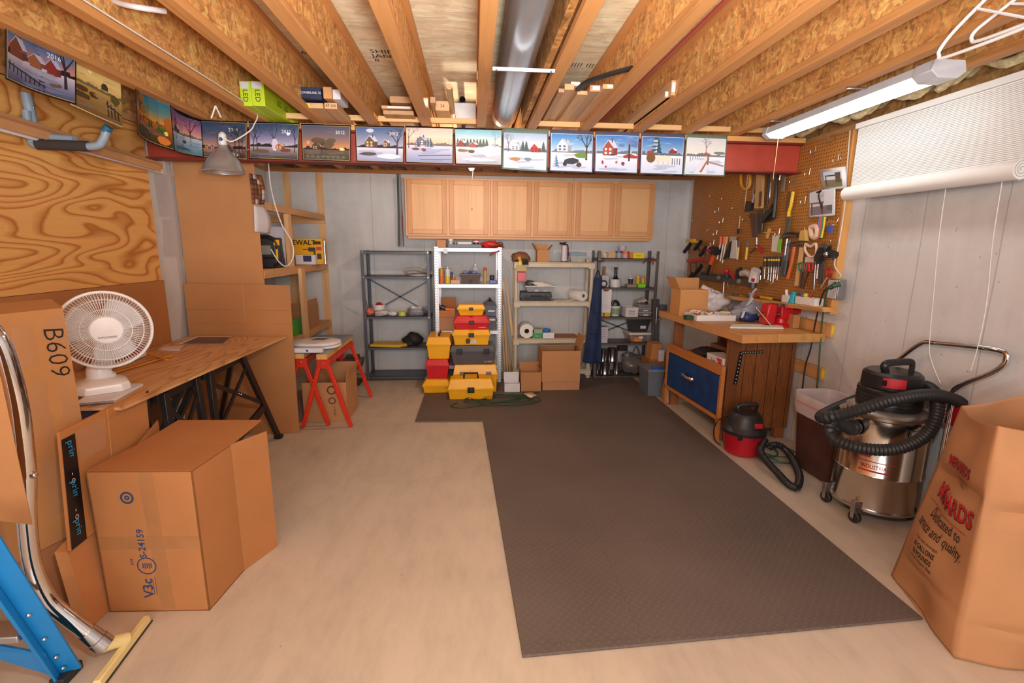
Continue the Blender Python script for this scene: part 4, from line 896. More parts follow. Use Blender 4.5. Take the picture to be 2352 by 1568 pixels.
M().lathe([(.02, 0), (.028, .01), (.028, .05), (.02, .055)], ((q[0]+q[1])/2-.01, Y2+.09, q[5]), C(60, 52, 54, .4), 16).build('motor', o)
can('steel_tube', 'dark red tube standing against the punched post', 'tube', (1142, 620, 1146, 651), Y2+.09, z2, ([(1, 0), (1, 1)], C(150, 26, 44, .4)))
# clamps, tag on top rail
X0, X1, Z0, Z1 = RR(1018.5, 571, 1028, 582, Y2-.004)
tag(M().box(X0, X1, Y2-.014, Y2+.0025, Z0, Z1, C(206, 210, 220, .4)).build('clip', bevel=.002), 'square pale clip hooked on the top rail of the silvery rack', 'clip')
c = B(1135, 583, Y2-.02)
tag(M().bar(B(1125, 586, Y2-.03), B(1147, 575, Y2-.01), .02, .012, C(140, 34, 40, .4)).bar(B(1127, 580, Y2-.03), B(1147, 577, Y2-.01), .014, .012, C(140, 34, 40, .4)).build('spring_clamp', bevel=.002), 'small red spring clamp gripping the top rail', 'clamp')
# third shelf cartons + grey boxes
zz3 = S2[2]
X0, X1, Z0, Z1 = RR(1007, 728, 1045, 758, Y2+.04, zz3); put('carton', 'closed cardboard carton beneath the one holding the cordless tool', 'box', (1010, 728, 1045, 758), Y2+.05, .3, zz3, cardboard(180, 128, 96))
X0, X1, Z0_, Z1_ = RR(1010, 713, 1046, 727, Y2+.05); zc_ = Z1+.0008
openbox('carton', 'open carton with raised flap holding a black cordless tool', X0, X1, Y2+.04, Y2+.32, zc_, Z1_, cardboard(186, 118, 70), (('b', 0, .13), ('l', 25, .08)))
tl = thing('cordless_tool', 'black and orange cordless tool inside the open carton on the third shelf', 'tool', ((X0+X1)/2, Y2+.1, zc_+.006))
p0 = B(1013, 706, Y2+.12); p1 = B(1045, 711, Y2+.12)
M().tube([p0+V((-.01, 0, .01)), p0+V((.05, 0, -.01))], .026, C(44, 32, 32, .4), 12).bar(p0+V((.02, 0, 0)), V((p0.x+.02, p0.y, zc_+.006)), .03, .04, C(44, 32, 32, .4)).build('handle', tl, bevel=.004)
M().tube([p0+V((.05, 0, -.02)), p1+V((0, 0, -.005))], .02, C(222, 110, 40, .4), 12).build('barrel', tl)
def toolbox(lab, px, Y, dep, z, body, lidm=None, latch=(30, 26, 24), lidfrac=.3, handle=None, tap=.02, nlatch=1, print_=None, rim=.006, lidtaper=.02, grp='stacked toolboxes'):
    X0, X1, Z0, Z1 = RR(*px, Y, z); h = Z1-Z0; zl = Z1-h*lidfrac; lidm = lidm or body
    t = thing('toolbox', lab, 'toolbox', ((X0+X1)/2, Y, Z0), grp)
    o = M().taper(X0, X1, Y, Y+dep, Z0, zl, body, tap, tap*.7).build('body', t, bevel=.006)
    M().taper(X0-rim, X1+rim, Y-rim, Y+dep+rim, zl, Z1, lidm, lidtaper, lidtaper*1.4, top=True).build('lid', t, bevel=.008, seg=3)
    M().box(X0-rim, X1+rim, Y-rim-.003, Y+dep+rim+.003, zl-.012, zl+.004, body).build('rim', t, bevel=.002)
    for k in range(nlatch):
        xc = X0+(X1-X0)*(k+1)/(nlatch+1) if nlatch == 1 else X0+(X1-X0)*(.2+.6*k)
        lw = (X1-X0)*(.075 if nlatch == 1 else .06)
        M().box(xc-lw, xc+lw, Y-.03, Y-rim, zl-h*.16, zl+h*.10, C(*latch, .35)).box(xc-lw*.6, xc+lw*.6, Y-.036, Y-.03, zl-h*.13, zl+h*.02, C(*latch, .3)).build('latch', t, bevel=.003)
    if handle == 'x':
        m_ = M().tube(curve([((X0+X1)/2-.07, Y+dep*.5, Z1-.004), ((X0+X1)/2-.066, Y+dep*.5, Z1+.02), ((X0+X1)/2+.066, Y+dep*.5, Z1+.02), ((X0+X1)/2+.07, Y+dep*.5, Z1-.004)], 5), .011, C(36, 32, 30, .4), 10); m_.build('handle', t)
    if handle == 'y':
        m_ = M().tube(curve([((X0+X1)/2, Y+dep*.25, Z1-.004), ((X0+X1)/2, Y+dep*.28, Z1+.018), ((X0+X1)/2, Y+dep*.72, Z1+.018), ((X0+X1)/2, Y+dep*.75, Z1-.004)], 5), .012, C(44, 40, 36, .4), 10); m_.build('handle', t)
    if print_:
        for txt, size, fx, fz, cc in print_: M().text(txt, size, C(*cc, .5, 0, 0), (X0+(X1-X0)*fx, Y+tap*.7*(1-fz)-.002, Z0+h*fz), (1, 0, 0), (0, 0, 1), .006, shear=.25).build('lettering', o, 0)
    return t, (X0, X1, Y, Y+dep, Z0, Z1)
YEL = C(244, 176, 16, .38); REDT = C(206, 26, 38, .35); GRY = C(98, 94, 98, .45); BGR = C(100, 106, 122, .42)
t, q = toolbox('charcoal grey toolbox with white label strip under the smaller blue-grey one', (1110, 727, 1141, 762), Y2+.05, .42, zz3, GRY, nlatch=0, lidfrac=.3, tap=.01)
M().box(q[0]+.05, q[1]-.02, Y2+.04, Y2+.044, q[5]-.045, q[5]-.025, C(226, 224, 226, .5)).build('label_strip', t)
t2, q2 = toolbox('smaller blue-grey toolbox with arched handle on top of the charcoal one', (1113, 694, 1140, 722), Y2+.05, .4, q[5], BGR, nlatch=0, lidfrac=.3, tap=.012, handle='y', lidtaper=.05)
M().box(q2[0]+.04, q2[1]-.02, Y2+.038, Y2+.047, q2[4]+.06, q2[4]+.075, C(230, 230, 234, .5)).build('label_strip', t2)
# ================================================================ toolbox stacks on the mat
ZM = .013
Yl = F(1000, 903, ZM).y
t, ql = toolbox('low wide yellow case at the foot of the end-on stack', (971, 872, 1034, 903), Yl, .34, ZM, YEL, nlatch=0, lidfrac=.42, lidtaper=.045, tap=.015)
t, q = toolbox('red toolbox seen end-on, under a yellow one', (978, 826, 1031, 872), Yl+.02, .42, ql[5], REDT, nlatch=0, lidfrac=.28)
toolbox('yellow toolbox seen end-on, at the top of its stack', (980, 775, 1035, 823), Yl+.04, .42, q[5], YEL, nlatch=0, lidfrac=.3, handle='y')
Yf_ = F(1080, 918, ZM).y
t, qf = toolbox('low yellow case with black carry handle in front of all the stacks', (1029, 872, 1134, 918), Yf_, .22, ZM, YEL, nlatch=1, lidfrac=.46, handle=None, lidtaper=.03, tap=.015, print_=[('PLANO', .03, .88, .12, (120, 60, 20))])
M().tube([((qf[0]+qf[1])/2-.075, Yf_+.07, qf[5]-.01), ((qf[0]+qf[1])/2-.07, Yf_+.05, qf[5]+.06), ((qf[0]+qf[1])/2+.07, Yf_+.05, qf[5]+.06), ((qf[0]+qf[1])/2+.075, Yf_+.07, qf[5]-.01)], .011, C(34, 30, 30, .4), 10).build('handle', t)
Yb_ = Yf_+.26
t, qb = toolbox('deep yellow case with grey latches behind the low handled one', (1042, 838, 1142, 900), Yb_, .3, ZM, YEL, latch=(120, 116, 112), nlatch=2, lidfrac=.34, tap=.01)
t, qg = toolbox('large charcoal toolbox with two black latches in the front-facing stack', (1035, 794, 1138, 845), Yb_+.0, .3, qb[5], C(84, 80, 86, .45), nlatch=2, lidfrac=.25, tap=.03, print_=[('ULTRA', .03, .84, .16, (206, 206, 206))])
t, qy = toolbox('yellow toolbox with label and black latch above the large charcoal one', (1040, 757, 1125, 797), Yb_+.02, .26, qg[5], YEL, nlatch=1, lidfrac=.3)
xm = (qy[0]+qy[1])/2
lb = M().face([(xm-.06, Yb_+.022, qy[4]+.02), (xm-.005, Yb_+.022, qy[4]+.02), (xm-.02, Yb_+.017, qy[4]+.075), (xm-.06, Yb_+.017, qy[4]+.075)], C(90, 50, 36, .5, 0, 0)).face([(xm-.02, Yb_+.020, qy[4]+.018), (xm+.06, Yb_+.020, qy[4]+.018), (xm+.05, Yb_+.015, qy[4]+.07), (xm+.0, Yb_+.015, qy[4]+.07)], C(214, 206, 196, .5, 0, 0))
lb.build('paper_label', t, 0)
t, qr = toolbox('red toolbox with white lettering in the front-facing stack', (1042, 726, 1124, 757), Yb_+.02, .26, qy[5], REDT, nlatch=1, lidfrac=.42, lidtaper=.04, print_=[('FLAMBEAU', .017, .8, .16, (236, 226, 226))])
toolbox('smallest yellow toolbox topping the front-facing stack', (1051, 700, 1113, 727), Yb_+.04, .2, qr[5], YEL, nlatch=1, lidfrac=.32, tap=.025)
# ================================================================ leaning strips, boxes by the tan rack
PINE = wood(232, 190, 138, 'z', .82)
for k, (xt, yt, xb, yb_, w_, lab) in enumerate(((1161, 636, 1188, 862, .03, 'tallest pale pine strip leaning by the silvery rack'), (1153, 664, 1172, 858, .03, 'brownish pine strip leaning nearest the punched post'), (1156, 700, 1166, 858, .022, 'thin pine strip leaning between two wider ones'), (1154, 758, 1160, 858, .02, 'shortest pine strip leaning by the silvery rack'))):
    p0, p1 = F(xb, yb_, .001), B(xt, yt, YB-.06)
    if k: p1 = B(xt, yt, YB-.2)
    p0.y = max(p0.y, Y2+.02+.05*k); p0 = V((B(xb, yb_, p0.y).x, p0.y, .012))
    tag(M().bar(p0, p1, w_, .014, PINE if k != 1 else wood(190, 146, 104, 'z', .8), (0, 1, 0)).build('pine_strip', bevel=.001), lab, 'wood strip', 'pine strips leaning by the rack')
Yw = F(1176, 900, ZM).y
X0, X1, Z0, Z1 = RR(1159, 862, 1194, 900, Yw, ZM)
openbox('white_carton', 'small white carton with open back flap on the mat beside the toolboxes', X0, X1, Yw, Yw+.14, ZM, Z0+(Z1-Z0)*.5, C(222, 218, 222, .6), (('b', 0, .1),))
Yw = F(1220, 898, ZM).y; X0, X1, Z0, Z1 = RR(1197, 855, 1243, 898, Yw, ZM)
openbox('carton', 'small open cardboard carton between the white carton and the big carton', X0, X1, Yw, Yw+.22, ZM, Z1, cardboard(186, 130, 84), (('b', 0, .07), ('r', -20, .06)))
Yw = F(1288, 896, ZM).y; X0, X1, Z0, Z1 = RR(1244, 876, 1331, 896, Yw, ZM)
put('carton', 'flat closed carton beneath the big open one', 'box', (1246, 876, 1331, 896), Yw, .34, ZM, cardboard(188, 134, 92))
X0, X1, a_, Z1b = RR(1245, 806, 1333, 876, Yw-.005, Z1)
openbox('carton', 'big open cardboard carton standing on a flat one at the foot of the tan rack', X0, X1, Yw-.005, Yw+.33, Z1+.001, Z1b, cardboard(192, 136, 88), (('r', 15, .16), ('b', -80, .14)))
# green cord coiled on the mat
rnd = random.Random(4); GC = C(44, 74, 50, .5); c0 = F(1140, 916, ZM)
def coil(name, lab, c0, rx, ry, turns, r, mt, z0, seed, tails=()):
    rnd = random.Random(seed); pts = []
    for i in range(turns*14):
        a = 2*math.pi*i/14; k = 1+.25*math.sin(a*.37+seed)+rnd.uniform(-.03, .03); pts.append((c0.x+math.cos(a)*rx*k+.08*math.sin(a*.21), c0.y+math.sin(a)*ry*k+.06*math.cos(a*.33), z0+r+r*1.6*(i/(turns*14))*2+abs(math.sin(i*1.7))*r*.6))
    pts = list(tails[0])+pts+list(tails[1]) if tails else pts
    return tag(M().tube(curve(pts, 4), r, mt, 7).build(name), lab, 'cord')
coil('extension_cord', 'green extension cord coiled on the mat before the yellow cases', F(1150, 918, ZM), .30, .13, 5, .0045, GC, ZM, 3, ([F(1050, 925, ZM+.006), F(1035, 932, ZM+.006), F(1075, 935, ZM+.006)], [F(1200, 905, ZM+.02), F(1238, 900, ZM+.006)]))
p = [F(1202, 903, ZM+.03), F(1222, 900, ZM+.028), F(1234, 908, ZM+.012), F(1218, 914, ZM+.01)]
tag(M().face(p, C(226, 200, 166, .6)).build('paper_tag', solid=.002), 'small cream paper tag lying on the green cord', 'tag')
# ================================================================ tan rack contents
zt = S3[0]; YT = Y3
tag(M().lump(V((B(1196, 590, YT+.12).x, YT+.14, zt+.05)), (.1, .09, .07), C(140, 96, 70, .3), 21).build('brown_bag'), 'shiny brown bag on the corner of the tan rack', 'bag')
gl = thing('work_glove', 'black-fingered glove with yellow cuff draped over the rack corner', 'glove', B(1205, 600, YT-.02))
m_ = M(); c = B(1206, 599, YT-.01); m_.ball(c, .03, C(34, 32, 34, .7), 12, (1.2, .6, .9))
for k in range(4): m_.tube([c+V((-.025+.018*k, -.012, -.005)), c+V((-.025+.018*k, -.02, -.04-.006*(k % 2)))], [.01, .008], C(34, 32, 34, .7), 8)
m_.build('hand', gl); M().tube([B(1192, 590, YT-.005), B(1196, 602, YT-.012), B(1198, 610, YT-.012)], [.02, .018, .012], C(226, 160, 40, .6), 10).build('cuff', gl)
X0, X1, Z0, Z1 = RR(1234, 574, 1261, 602, YT+.05, zt)
openbox('carton', 'cardboard carton with flaps up on top of the tan rack', X0, X1, YT+.05, YT+.2, zt, Z1, cardboard(196, 142, 92), (('b', 0, .07), ('l', 30, .09), ('r', 38, .08)))
gn = thing('sprayer', 'white and maroon bottle with black pump on top of the tan rack', 'sprayer', (B(1296, 600, YT+.08).x, YT+.1, zt)); c = V((B(1296, 600, YT+.1).x, YT+.1, zt))
M().lathe([(.036, 0), (.038, .02), (.03, .16), (.034, .19), (.02, .2)], c, C(206, 196, 206, .4), 20, sy=.7).build('bottle', gn)
M().lathe([(.042, 0), (.042, .012), (.037, .014)], c, C(110, 36, 44, .4), 20, sy=.7).build('base_band', gn)
M().tube(curve([c+V((.036, 0, .02)), c+V((.044, 0, .12)), c+V((.034, 0, .2)), c+V((.0, 0, .205))]), .008, C(90, 30, 44, .4), 8).build('grip_band', gn)
M().tube([c+V((0, 0, .19)), c+V((-.01, 0, .235))], .014, C(34, 32, 32, .4), 10).tube([c+V((-.0, 0, .205)), c+V((-.06, 0, .225))], .011, C(34, 32, 32, .4), 10).tube([c+V((0, 0, .205)), c+V((.014, 0, .24))], .008, C(34, 32, 32, .4), 8).build('pump', gn)
def tub(name, lab, px, Y, dep, z, lidc, alpha=.35, lidh=.18, tint=(220, 226, 226), tap=.015, items=()):
    X0, X1, Z0, Z1 = RR(*px, Y, z); h = Z1-Z0; t = thing(name, lab, 'tub', ((X0+X1)/2, Y, Z0))
    M().taper(X0, X1, Y, Y+dep, Z0, Z1-h*lidh, clear(*tint, alpha), tap, tap).build('body', t, bevel=.004)
    if lidc: M().box(X0-.006, X1+.006, Y-.006, Y+dep+.006, Z1-h*lidh, Z1, lidc).build('lid', t, bevel=.004)
    m_ = M()
    for fx, fz, s_, cc in items: m_.box(X0+(X1-X0)*fx, X0+(X1-X0)*fx+s_, Y+.02, Y+.02+s_, Z0+.004, Z0+.004+s_*fz, C(*cc, .5))
    if items: m_.build('contents', t, bevel=.002)
    return t, (X0, X1, Y, Y+dep, Z0, Z1)
tub('storage_tub', 'clear tub with steel-blue lid on top of the tan rack', (1310, 580, 1346, 602), YT+.05, .2, zt, C(122, 150, 170, .4), .4, .28, items=((.2, 1, .04, (206, 160, 130)), (.55, .8, .03, (226, 214, 196)), (.05, .7, .03, (120, 120, 120))))
put('wood_block', 'small wooden offcut beside the clear tub on the tan rack', 'block', (1347, 595, 1354, 602), YT+.06, .05, zt, wood(206, 160, 110, 'x'))
br = thing('paint_brush', 'wide brush with red bristle cover hanging on the tan rack post', 'brush', B(1195, 640, YT-.03))
q = RR(1187, 609, 1209, 623, YT-.03); M().box(q[0], q[1], YT-.045, YT-.008, q[2], q[3], C(186, 160, 96, .5)).build('ferrule', br, bevel=.003)
q = RR(1188, 625, 1208, 647, YT-.03); M().box(q[0], q[1], YT-.042, YT-.01, q[2], q[3], C(206, 70, 76, .25)).build('bristle_cover', br, bevel=.006)
q = RR(1191, 600, 1198, 609, YT-.03); M().box(q[0], q[1], YT-.036, YT-.014, q[2], q[3], C(216, 190, 60, .4)).build('handle', br)
can('paper_tube', 'white narrow bottle standing in the corner of the middle tan shelf', 'bottle', (1187, 648, 1194, 691), YT+.06, S3[1], ([(1, 0), (1, .9), (.6, .95), (.6, 1)], C(214, 218, 228, .4)))
z_ = S3[1]
t, q = toolbox('black tool case lying flat under the clear tote of papers', (1195, 671, 1267, 691), YT+.02, .26, z_, C(60, 62, 68, .45), nlatch=2, lidfrac=.5, tap=.01, lidtaper=.01, grp=None)
M().tube([((q[0]+q[1])/2-.06, YT+.0, q[4]+.06), ((q[0]+q[1])/2-.055, YT-.02, q[4]+.062), ((q[0]+q[1])/2+.055, YT-.02, q[4]+.062), ((q[0]+q[1])/2+.06, YT+.0, q[4]+.06)], .009, C(48, 50, 56, .4), 8).build('handle', t)
t, q = tub('storage_tub', 'clear tote of papers lying on the black tool case', (1208, 657, 1275, 676), YT+.0, .24, q[5]+.002, None, .45, 0, (200, 202, 206), .02, ((.3, .5, .05, (230, 228, 230)), (.6, .4, .05, (226, 220, 214)), (.1, 1, .04, (120, 120, 130))))
M().box(q[0]-.008, q[1]+.008, q[2]-.008, q[3]+.008, q[5]-.006, q[5]+.002, C(226, 226, 228, .4)).build('rim', t)
pp = [(q[0]+.06, q[2]+.02, q[5]+.04), (q[1]-.0, q[2]+.0, q[5]+.03), (q[1]-.06, q[2]-.02, q[5]-.012), (q[0]+.13, q[2]+.0, q[5]+.01)]
pm = M().grid(lambda u, v: V(pp[0]).lerp(V(pp[1]), u).lerp(V(pp[3]).lerp(V(pp[2]), u), v)+V((0, 0, .012*math.sin(5*u)*math.cos(4*v))), 8, 6, C(214, 204, 196, .7))
tag(pm.build('paper_bag', solid=.003), 'crumpled paper sheet spilling over the clear tote', 'paper')
tag(M().lump(V((q[0]+.06, q[2]+.1, q[5]+.03)), (.06, .06, .03), C(96, 90, 96, .5), 14).build('rag'), 'dark rag heaped on one end of the clear tote', 'rag')
def roll(name, lab, c, ax, L, r, mt):
    t = thing(name, lab, 'paper roll', c); ax = V(ax).normalized()
    M().lathe([(r*.34, 0), (r*.97, 0), (r, .004), (r, L-.004), (r*.97, L), (r*.34, L), (r*.34, 0)], c, mt, 28, ax, caps=False).build('paper', t)
    M().lathe([(r*.30, .004), (r*.34, .004), (r*.34, L-.004), (r*.30, L-.004), (r*.3, .004)], c, C(130, 100, 76, .8), 20, ax, caps=False).build('core', t); return t
c = B(1340, 683, YT+.02); r = .062
roll('paper_towel_roll', 'white paper towel roll with trailing sheet on the middle tan shelf', V((c.x, YT+.01, z_+r+.001)), (-.45, .9, 0), .22, r, C(232, 228, 226, .85))
sh = M().grid(lambda u, v: (B(1272, 690, YT).x+u*.38, YT-.01+v*.2, z_+.003+.012*abs(math.sin(7*u+3*v))*u+.01*math.sin(11*u)*(1-u)*u), 14, 6, C(226, 220, 216, .8))
tag(sh.build('paper_sheet', solid=.002), 'loose paper towel sheet lying along the middle tan shelf', 'paper')
zb = S3[2]; r = .088
c = B(1210, 762, YT+.03)
roll('paper_towel_roll', 'large white paper roll facing forward on the lowest visible tan shelf', V((c.x, YT+.03, zb+r+.001)), (.0, 1, .0), .24, r, C(234, 232, 230, .85))
def gbox(lab, px, base, lo, txt, cc):
    o, q = put('glove_box', lab, 'box', px, YT+.03, .12, zb, base)
    M().box(q[0]+.001, q[1]-.001, YT+.0285, YT+.03, q[4]+.002, q[4]+(q[5]-q[4])*.55, lo).text(txt, .02, cc, ((q[0]+q[1])/2, YT+.028, q[4]+.03), (1, 0, 0), (0, 0, 1), .003).build('printing', o, 0)
    return q
gbox('green and white glove carton beside the large paper roll', (1223, 756, 1246, 777), C(150, 166, 140, .5), C(44, 150, 84, .5), 'Gloves', C(220, 236, 220, .5, 0, 0))
q = gbox('white and blue glove carton with blue glove pulled out', (1247, 764, 1273, 777), C(226, 226, 232, .5), C(222, 224, 234, .5), 'V', C(44, 56, 130, .5, 0, 0))
tag(M().lump(V(((q[0]+q[1])/2-.02, YT+.09, q[5]+.02)), (.045, .04, .026), C(30, 124, 206, .5), 17, .3).build('latex_glove'), 'bright blue latex glove bunched on the white glove carton', 'glove')
put('cardboard_sheet', 'brown cardboard sheet lining the lowest visible tan shelf', 'cardboard', (1275, 775, 1330, 777), YT+.02, .28, zb, cardboard(160, 110, 72))
# ================================================================ denim apron
def apron(u, v):
    x0, x1 = lerp((1364, 637), (1337, 830), v), lerp((1381, 637), (1379, 834), v); e = max(0, 1-v*3)
    a, b = B(x0[0]+8*e*0, x0[1], Y4-.05), B(x1[0], x1[1], Y4-.05); p = a.lerp(b, u); p.y += -.03+.022*math.sin(u*7+v*2)*(.3+.7*v)-.02*v; return p
t = thing('apron', 'dark blue denim apron hanging on the post between tan and dark racks', 'apron', B(1370, 640, Y4-.05))
DN = weave(36, 50, 86)
M().grid(apron, 30, 30, DN).build('cloth', t, smooth=80, solid=.004)
pk = M().grid(lambda u, v: V(apron(.3+.5*u, .22+.2*v))+V((0, -.012, 0)), 12, 8, DN); pk.build('pocket', t, smooth=80, solid=.004)
pk = M().grid(lambda u, v: V(apron(.2+.6*u, .5+.16*v))+V((0, -.012, 0)), 12, 8, DN); pk.build('pocket', t, smooth=80, solid=.004)
M().tube(curve([B(1366, 640, Y4-.06), B(1370, 628, Y4-.05), B(1374, 622, Y4-.02), B(1380, 640, Y4-.06)]), .006, C(30, 36, 60, .8), 8).build('neck_strap', t)
# ================================================================ second dark rack contents
z_ = S4[0]; YD = Y4
can('tin', 'round cream tin on the top shelf end nearest the apron', 'tin', (1381, 580, 1400, 593.5), YD+.05, z_, ([(1, 0), (1, .75), (1.03, .75), (1.03, 1), (.95, 1)], C(200, 186, 150, .4)))
put('carton', 'square tan cardboard carton beside the round cream tin', 'box', (1396, 579, 1414, 593), YD+.07, .12, z_, cardboard(206, 172, 130))
can('food_tub', 'small clear tub with blue lid on the top shelf', 'tub', (1416, 576, 1432, 593.5), YD+.07, z_, ([(.8, 0), (.95, .75)], clear(196, 190, 200, .6)), parts=[('lid', [(1, .72), (1, 1), (.95, 1)], C(70, 96, 140, .4))])
can('food_tub', 'small clear tub with orange-red lid in front of the blue-lidded tub', 'tub', (1431, 576.5, 1447, 593), YD+.03, z_, ([(.85, 0), (.95, .65)], clear(226, 190, 180, .6)), parts=[('lid', [(1, .62), (1, 1), (.95, 1)], C(222, 96, 50, .4))])
zl = RR(1416, 576, 1432, 593.5, YD+.07, z_)[3]
can('food_tub', 'small clear empty tub stacked above the blue and orange lids', 'tub', (1424, 564, 1442, 576.5), YD+.07, zl, ([(.8, 0), (1, 1), (.97, 1), (.77, .05)], clear(222, 214, 230, .5)))
o, q = put('candy_box', 'bright yellow carton on the top shelf', 'box', (1455, 580, 1480, 592.5), YD+.04, .1, z_, C(240, 214, 30, .45))
M().text('Peanut', .022, C(60, 70, 60, .5, 0, 0), ((q[0]+q[1])/2, YD+.04, (q[4]+q[5])/2), (1, 0, 0), (0, 0, 1), .002).build('lettering', o, 0)
put('carton', 'small orange and maroon carton beside the bright yellow one', 'box', (1446, 580, 1455, 592.5), YD+.05, .1, z_, C(206, 120, 50, .5))
cl = M(); c = B(1495, 598, YD-.02); cl.bar(c+V((-.06, 0, .0)), c+V((.06, 0, .01)), .03, .02, C(120, 40, 44, .4)).tube([c+V((-.1, -.01, -.03)), c+V((-.02, 0, .03))], .008, C(70, 66, 60, .4), 8).tube([c+V((.02, 0, .04)), c+V((.03, 0, -.05))], .008, C(120, 40, 44, .4), 8)
tag(cl.build('bar_clamp', bevel=.002), 'dark red clamp gripping the top shelf edge near the bench', 'clamp')
c = B(1381, 598, YD-.01); tag(M().bar(c+V((-.03, 0, -.012)), c+V((.035, 0, 0)), .03, .025, C(70, 52, 46, .5)).tube([c+V((.02, -.01, 0)), c+V((.03, -.01, .04))], .006, C(60, 50, 46), 8).build('spring_clamp', bevel=.002), 'brown clamp gripping the top shelf edge by the apron post', 'clamp')
z_ = S4[1]
o, q = put('carton', 'tall white carton with brown cardboard tube rising from it', 'box', (1383, 632, 1398, 661), YD+.12, .1, z_, C(206, 200, 202, .6))
tag(M().lathe([(.018, 0), (.018, .105), (.014, .105), (.014, 0)], ((q[0]+q[1])/2-.01, YD+.17, q[5]+.001), C(150, 96, 70, .6), 16).build('cardboard_tube'), 'brown cardboard tube standing on the tall white carton', 'tube')
c = B(1387, 652, YD+.02)
sp = thing('cable_spool', 'black round spool with white centre on the second shelf', 'spool', V((c.x, YD+.02, z_)))
M().lathe([(.046, 0), (.046, .03)], (c.x, YD+.02, z_+.047), C(36, 34, 36, .5), 28, (0, 1, 0)).build('rim', sp); M().lathe([(.026, -.003), (.026, .0)], (c.x, YD+.02, z_+.047), C(206, 200, 198, .5), 20, (0, 1, 0)).build('hub', sp)
X0, X1, Z0, Z1 = RR(1405, 642, 1430, 661, YD+.05, z_); c = V(((X0+X1)/2, YD+.06+(X1-X0)/2, Z0)); r = (X1-X0)/2
t = thing('plunger', 'white cylinder with tall black flared handle on the second shelf', 'tool', c)
M().lathe([(r, 0), (r, Z1-Z0), (r*.9, Z1-Z0+.003)], c, C(214, 210, 212, .4), 28).build('body', t)
h = B(1418, 614, YD+.1).z-Z1; M().lathe([(r*.72, .003), (r*.5, .012), (r*.32, .03), (r*.26, .05), (r*.26, h*.9), (r*.4, h*.96), (r*.4, h)], c+V((0, 0, Z1-Z0)), C(32, 30, 34, .35), 24).build('handle', t)
o, q = put('parts_box', 'flat grey-brown box under the small coffee mug', 'box', (1441, 653, 1462, 661), YD+.05, .1, z_, C(150, 130, 122, .6))
can('mug', 'black mug with white base spot and pale rim on the flat box', 'mug', (1445, 638, 1456, 653), YD+.07, q[5], ([(.85, 0), (1, .85)], C(50, 42, 40, .4)), parts=[('lid', [(1.04, .85), (1.04, 1), (.9, 1)], C(230, 226, 222, .4))])
for k, (x0, x1, lab) in enumerate(((1462, 1472, 'yellow spray can nearest the black mug'), (1474, 1483, 'yellow spray can next to the rear post'))):
    can('spray_can', lab, 'can', (x0, 633, x1, 661), YD+.1, z_, ([(1, 0), (1, .75), (.75, .8)], C(206, 170, 40, .35)), parts=[('cap', [(.8, .8), (.8, .98), (.7, 1)], C(216, 186, 70, .4) if k == 0 else clear(190, 170, 120, .7))])
put('green_tray', 'lime green small box in front of the yellow spray cans', 'box', (1466, 652, 1483, 661), YD+.03, .06, z_, C(126, 226, 30, .45))
# shelf 3
z_ = S4[2]
cb = thing('clipboard', 'white checklist with brown clip hanging from the second shelf edge', 'clipboard', B(1392, 670, YD-.02))
q = RR(1380, 665, 1404, 718, YD-.025); M().box(q[0], q[1], YD-.024, YD-.02, q[2], q[3], C(226, 220, 222, .7)).build('paper', cb)
m_ = M()
for k in range(11): m_.box(q[0]+.012, q[1]-.02-.01*(k % 3), YD-.0255, YD-.0245, q[3]-.05-.018*k, q[3]-.048-.018*k, C(170, 150, 150, .7, 0, 0))
m_.build('lines', cb, 0)
q = RR(1387, 661, 1398, 669, YD-.03); M().box(q[0], q[1], YD-.034, YD-.018, q[2], q[3], C(110, 80, 66, .5)).build('clip', cb, bevel=.003)
o, q = put('tape_measure_case', 'yellow and brown case peeking from under the hanging checklist', 'case', (1380, 716, 1402, 727), YD+.02, .12, z_, C(240, 184, 26, .4), bevel=.004)
M().box(q[0]+.03, q[0]+.045, YD+.018, YD+.02, q[4], q[5], C(110, 66, 30, .5)).build('stripe', o)
t = can('plaster_tub', 'white tub with green label under the black hose reel', 'tub', (1405, 703, 1427, 727), YD+.05, z_, ([(.86, 0), (.97, .85)], C(226, 224, 222, .4)), parts=[('lid', [(1.04, .82), (1.04, 1), (.95, 1)], C(222, 220, 220, .4)), ('label', [(.9, .15), (.985, .78), (.9, .78)], C(150, 170, 130, .5))])
zz = RR(1405, 703, 1427, 727, YD+.05, z_)[3]; c = V((B(1412, 700, YD+.12).x, YD+.1, zz+.001))
tag(M().tube([c+V((math.cos(a)*.042, 0, .0+math.sin(a)*.055)) for a in [math.pi*k/12 for k in range(13)]], .018, C(34, 32, 32, .4), 10).build('black_hose'), 'black curved hose hooped on the white tub', 'hose')
X0, X1, Z0, Z1 = RR(1437, 706, 1466, 727, YD-.01, z_)
t = openbox('white_box', 'white open box with handwritten word Paint on its end', X0, X1, YD-.01, YD+.24, z_+.001, Z1, C(214, 208, 212, .6), (), .003)
M().text('Paint', .036, C(60, 70, 90, .7, 0, 0), ((X0+X1)/2, YD-.01, (Z0+Z1)/2+.012), (1, 0, 0), (0, 0, 1), .002, shear=.2).text('Brush', .03, C(60, 70, 90, .7, 0, 0), ((X0+X1)/2, YD-.01, (Z0+Z1)/2-.02), (1, 0, 0), (0, 0, 1), .002, shear=.2).build('lettering', t, 0)
zs = z_
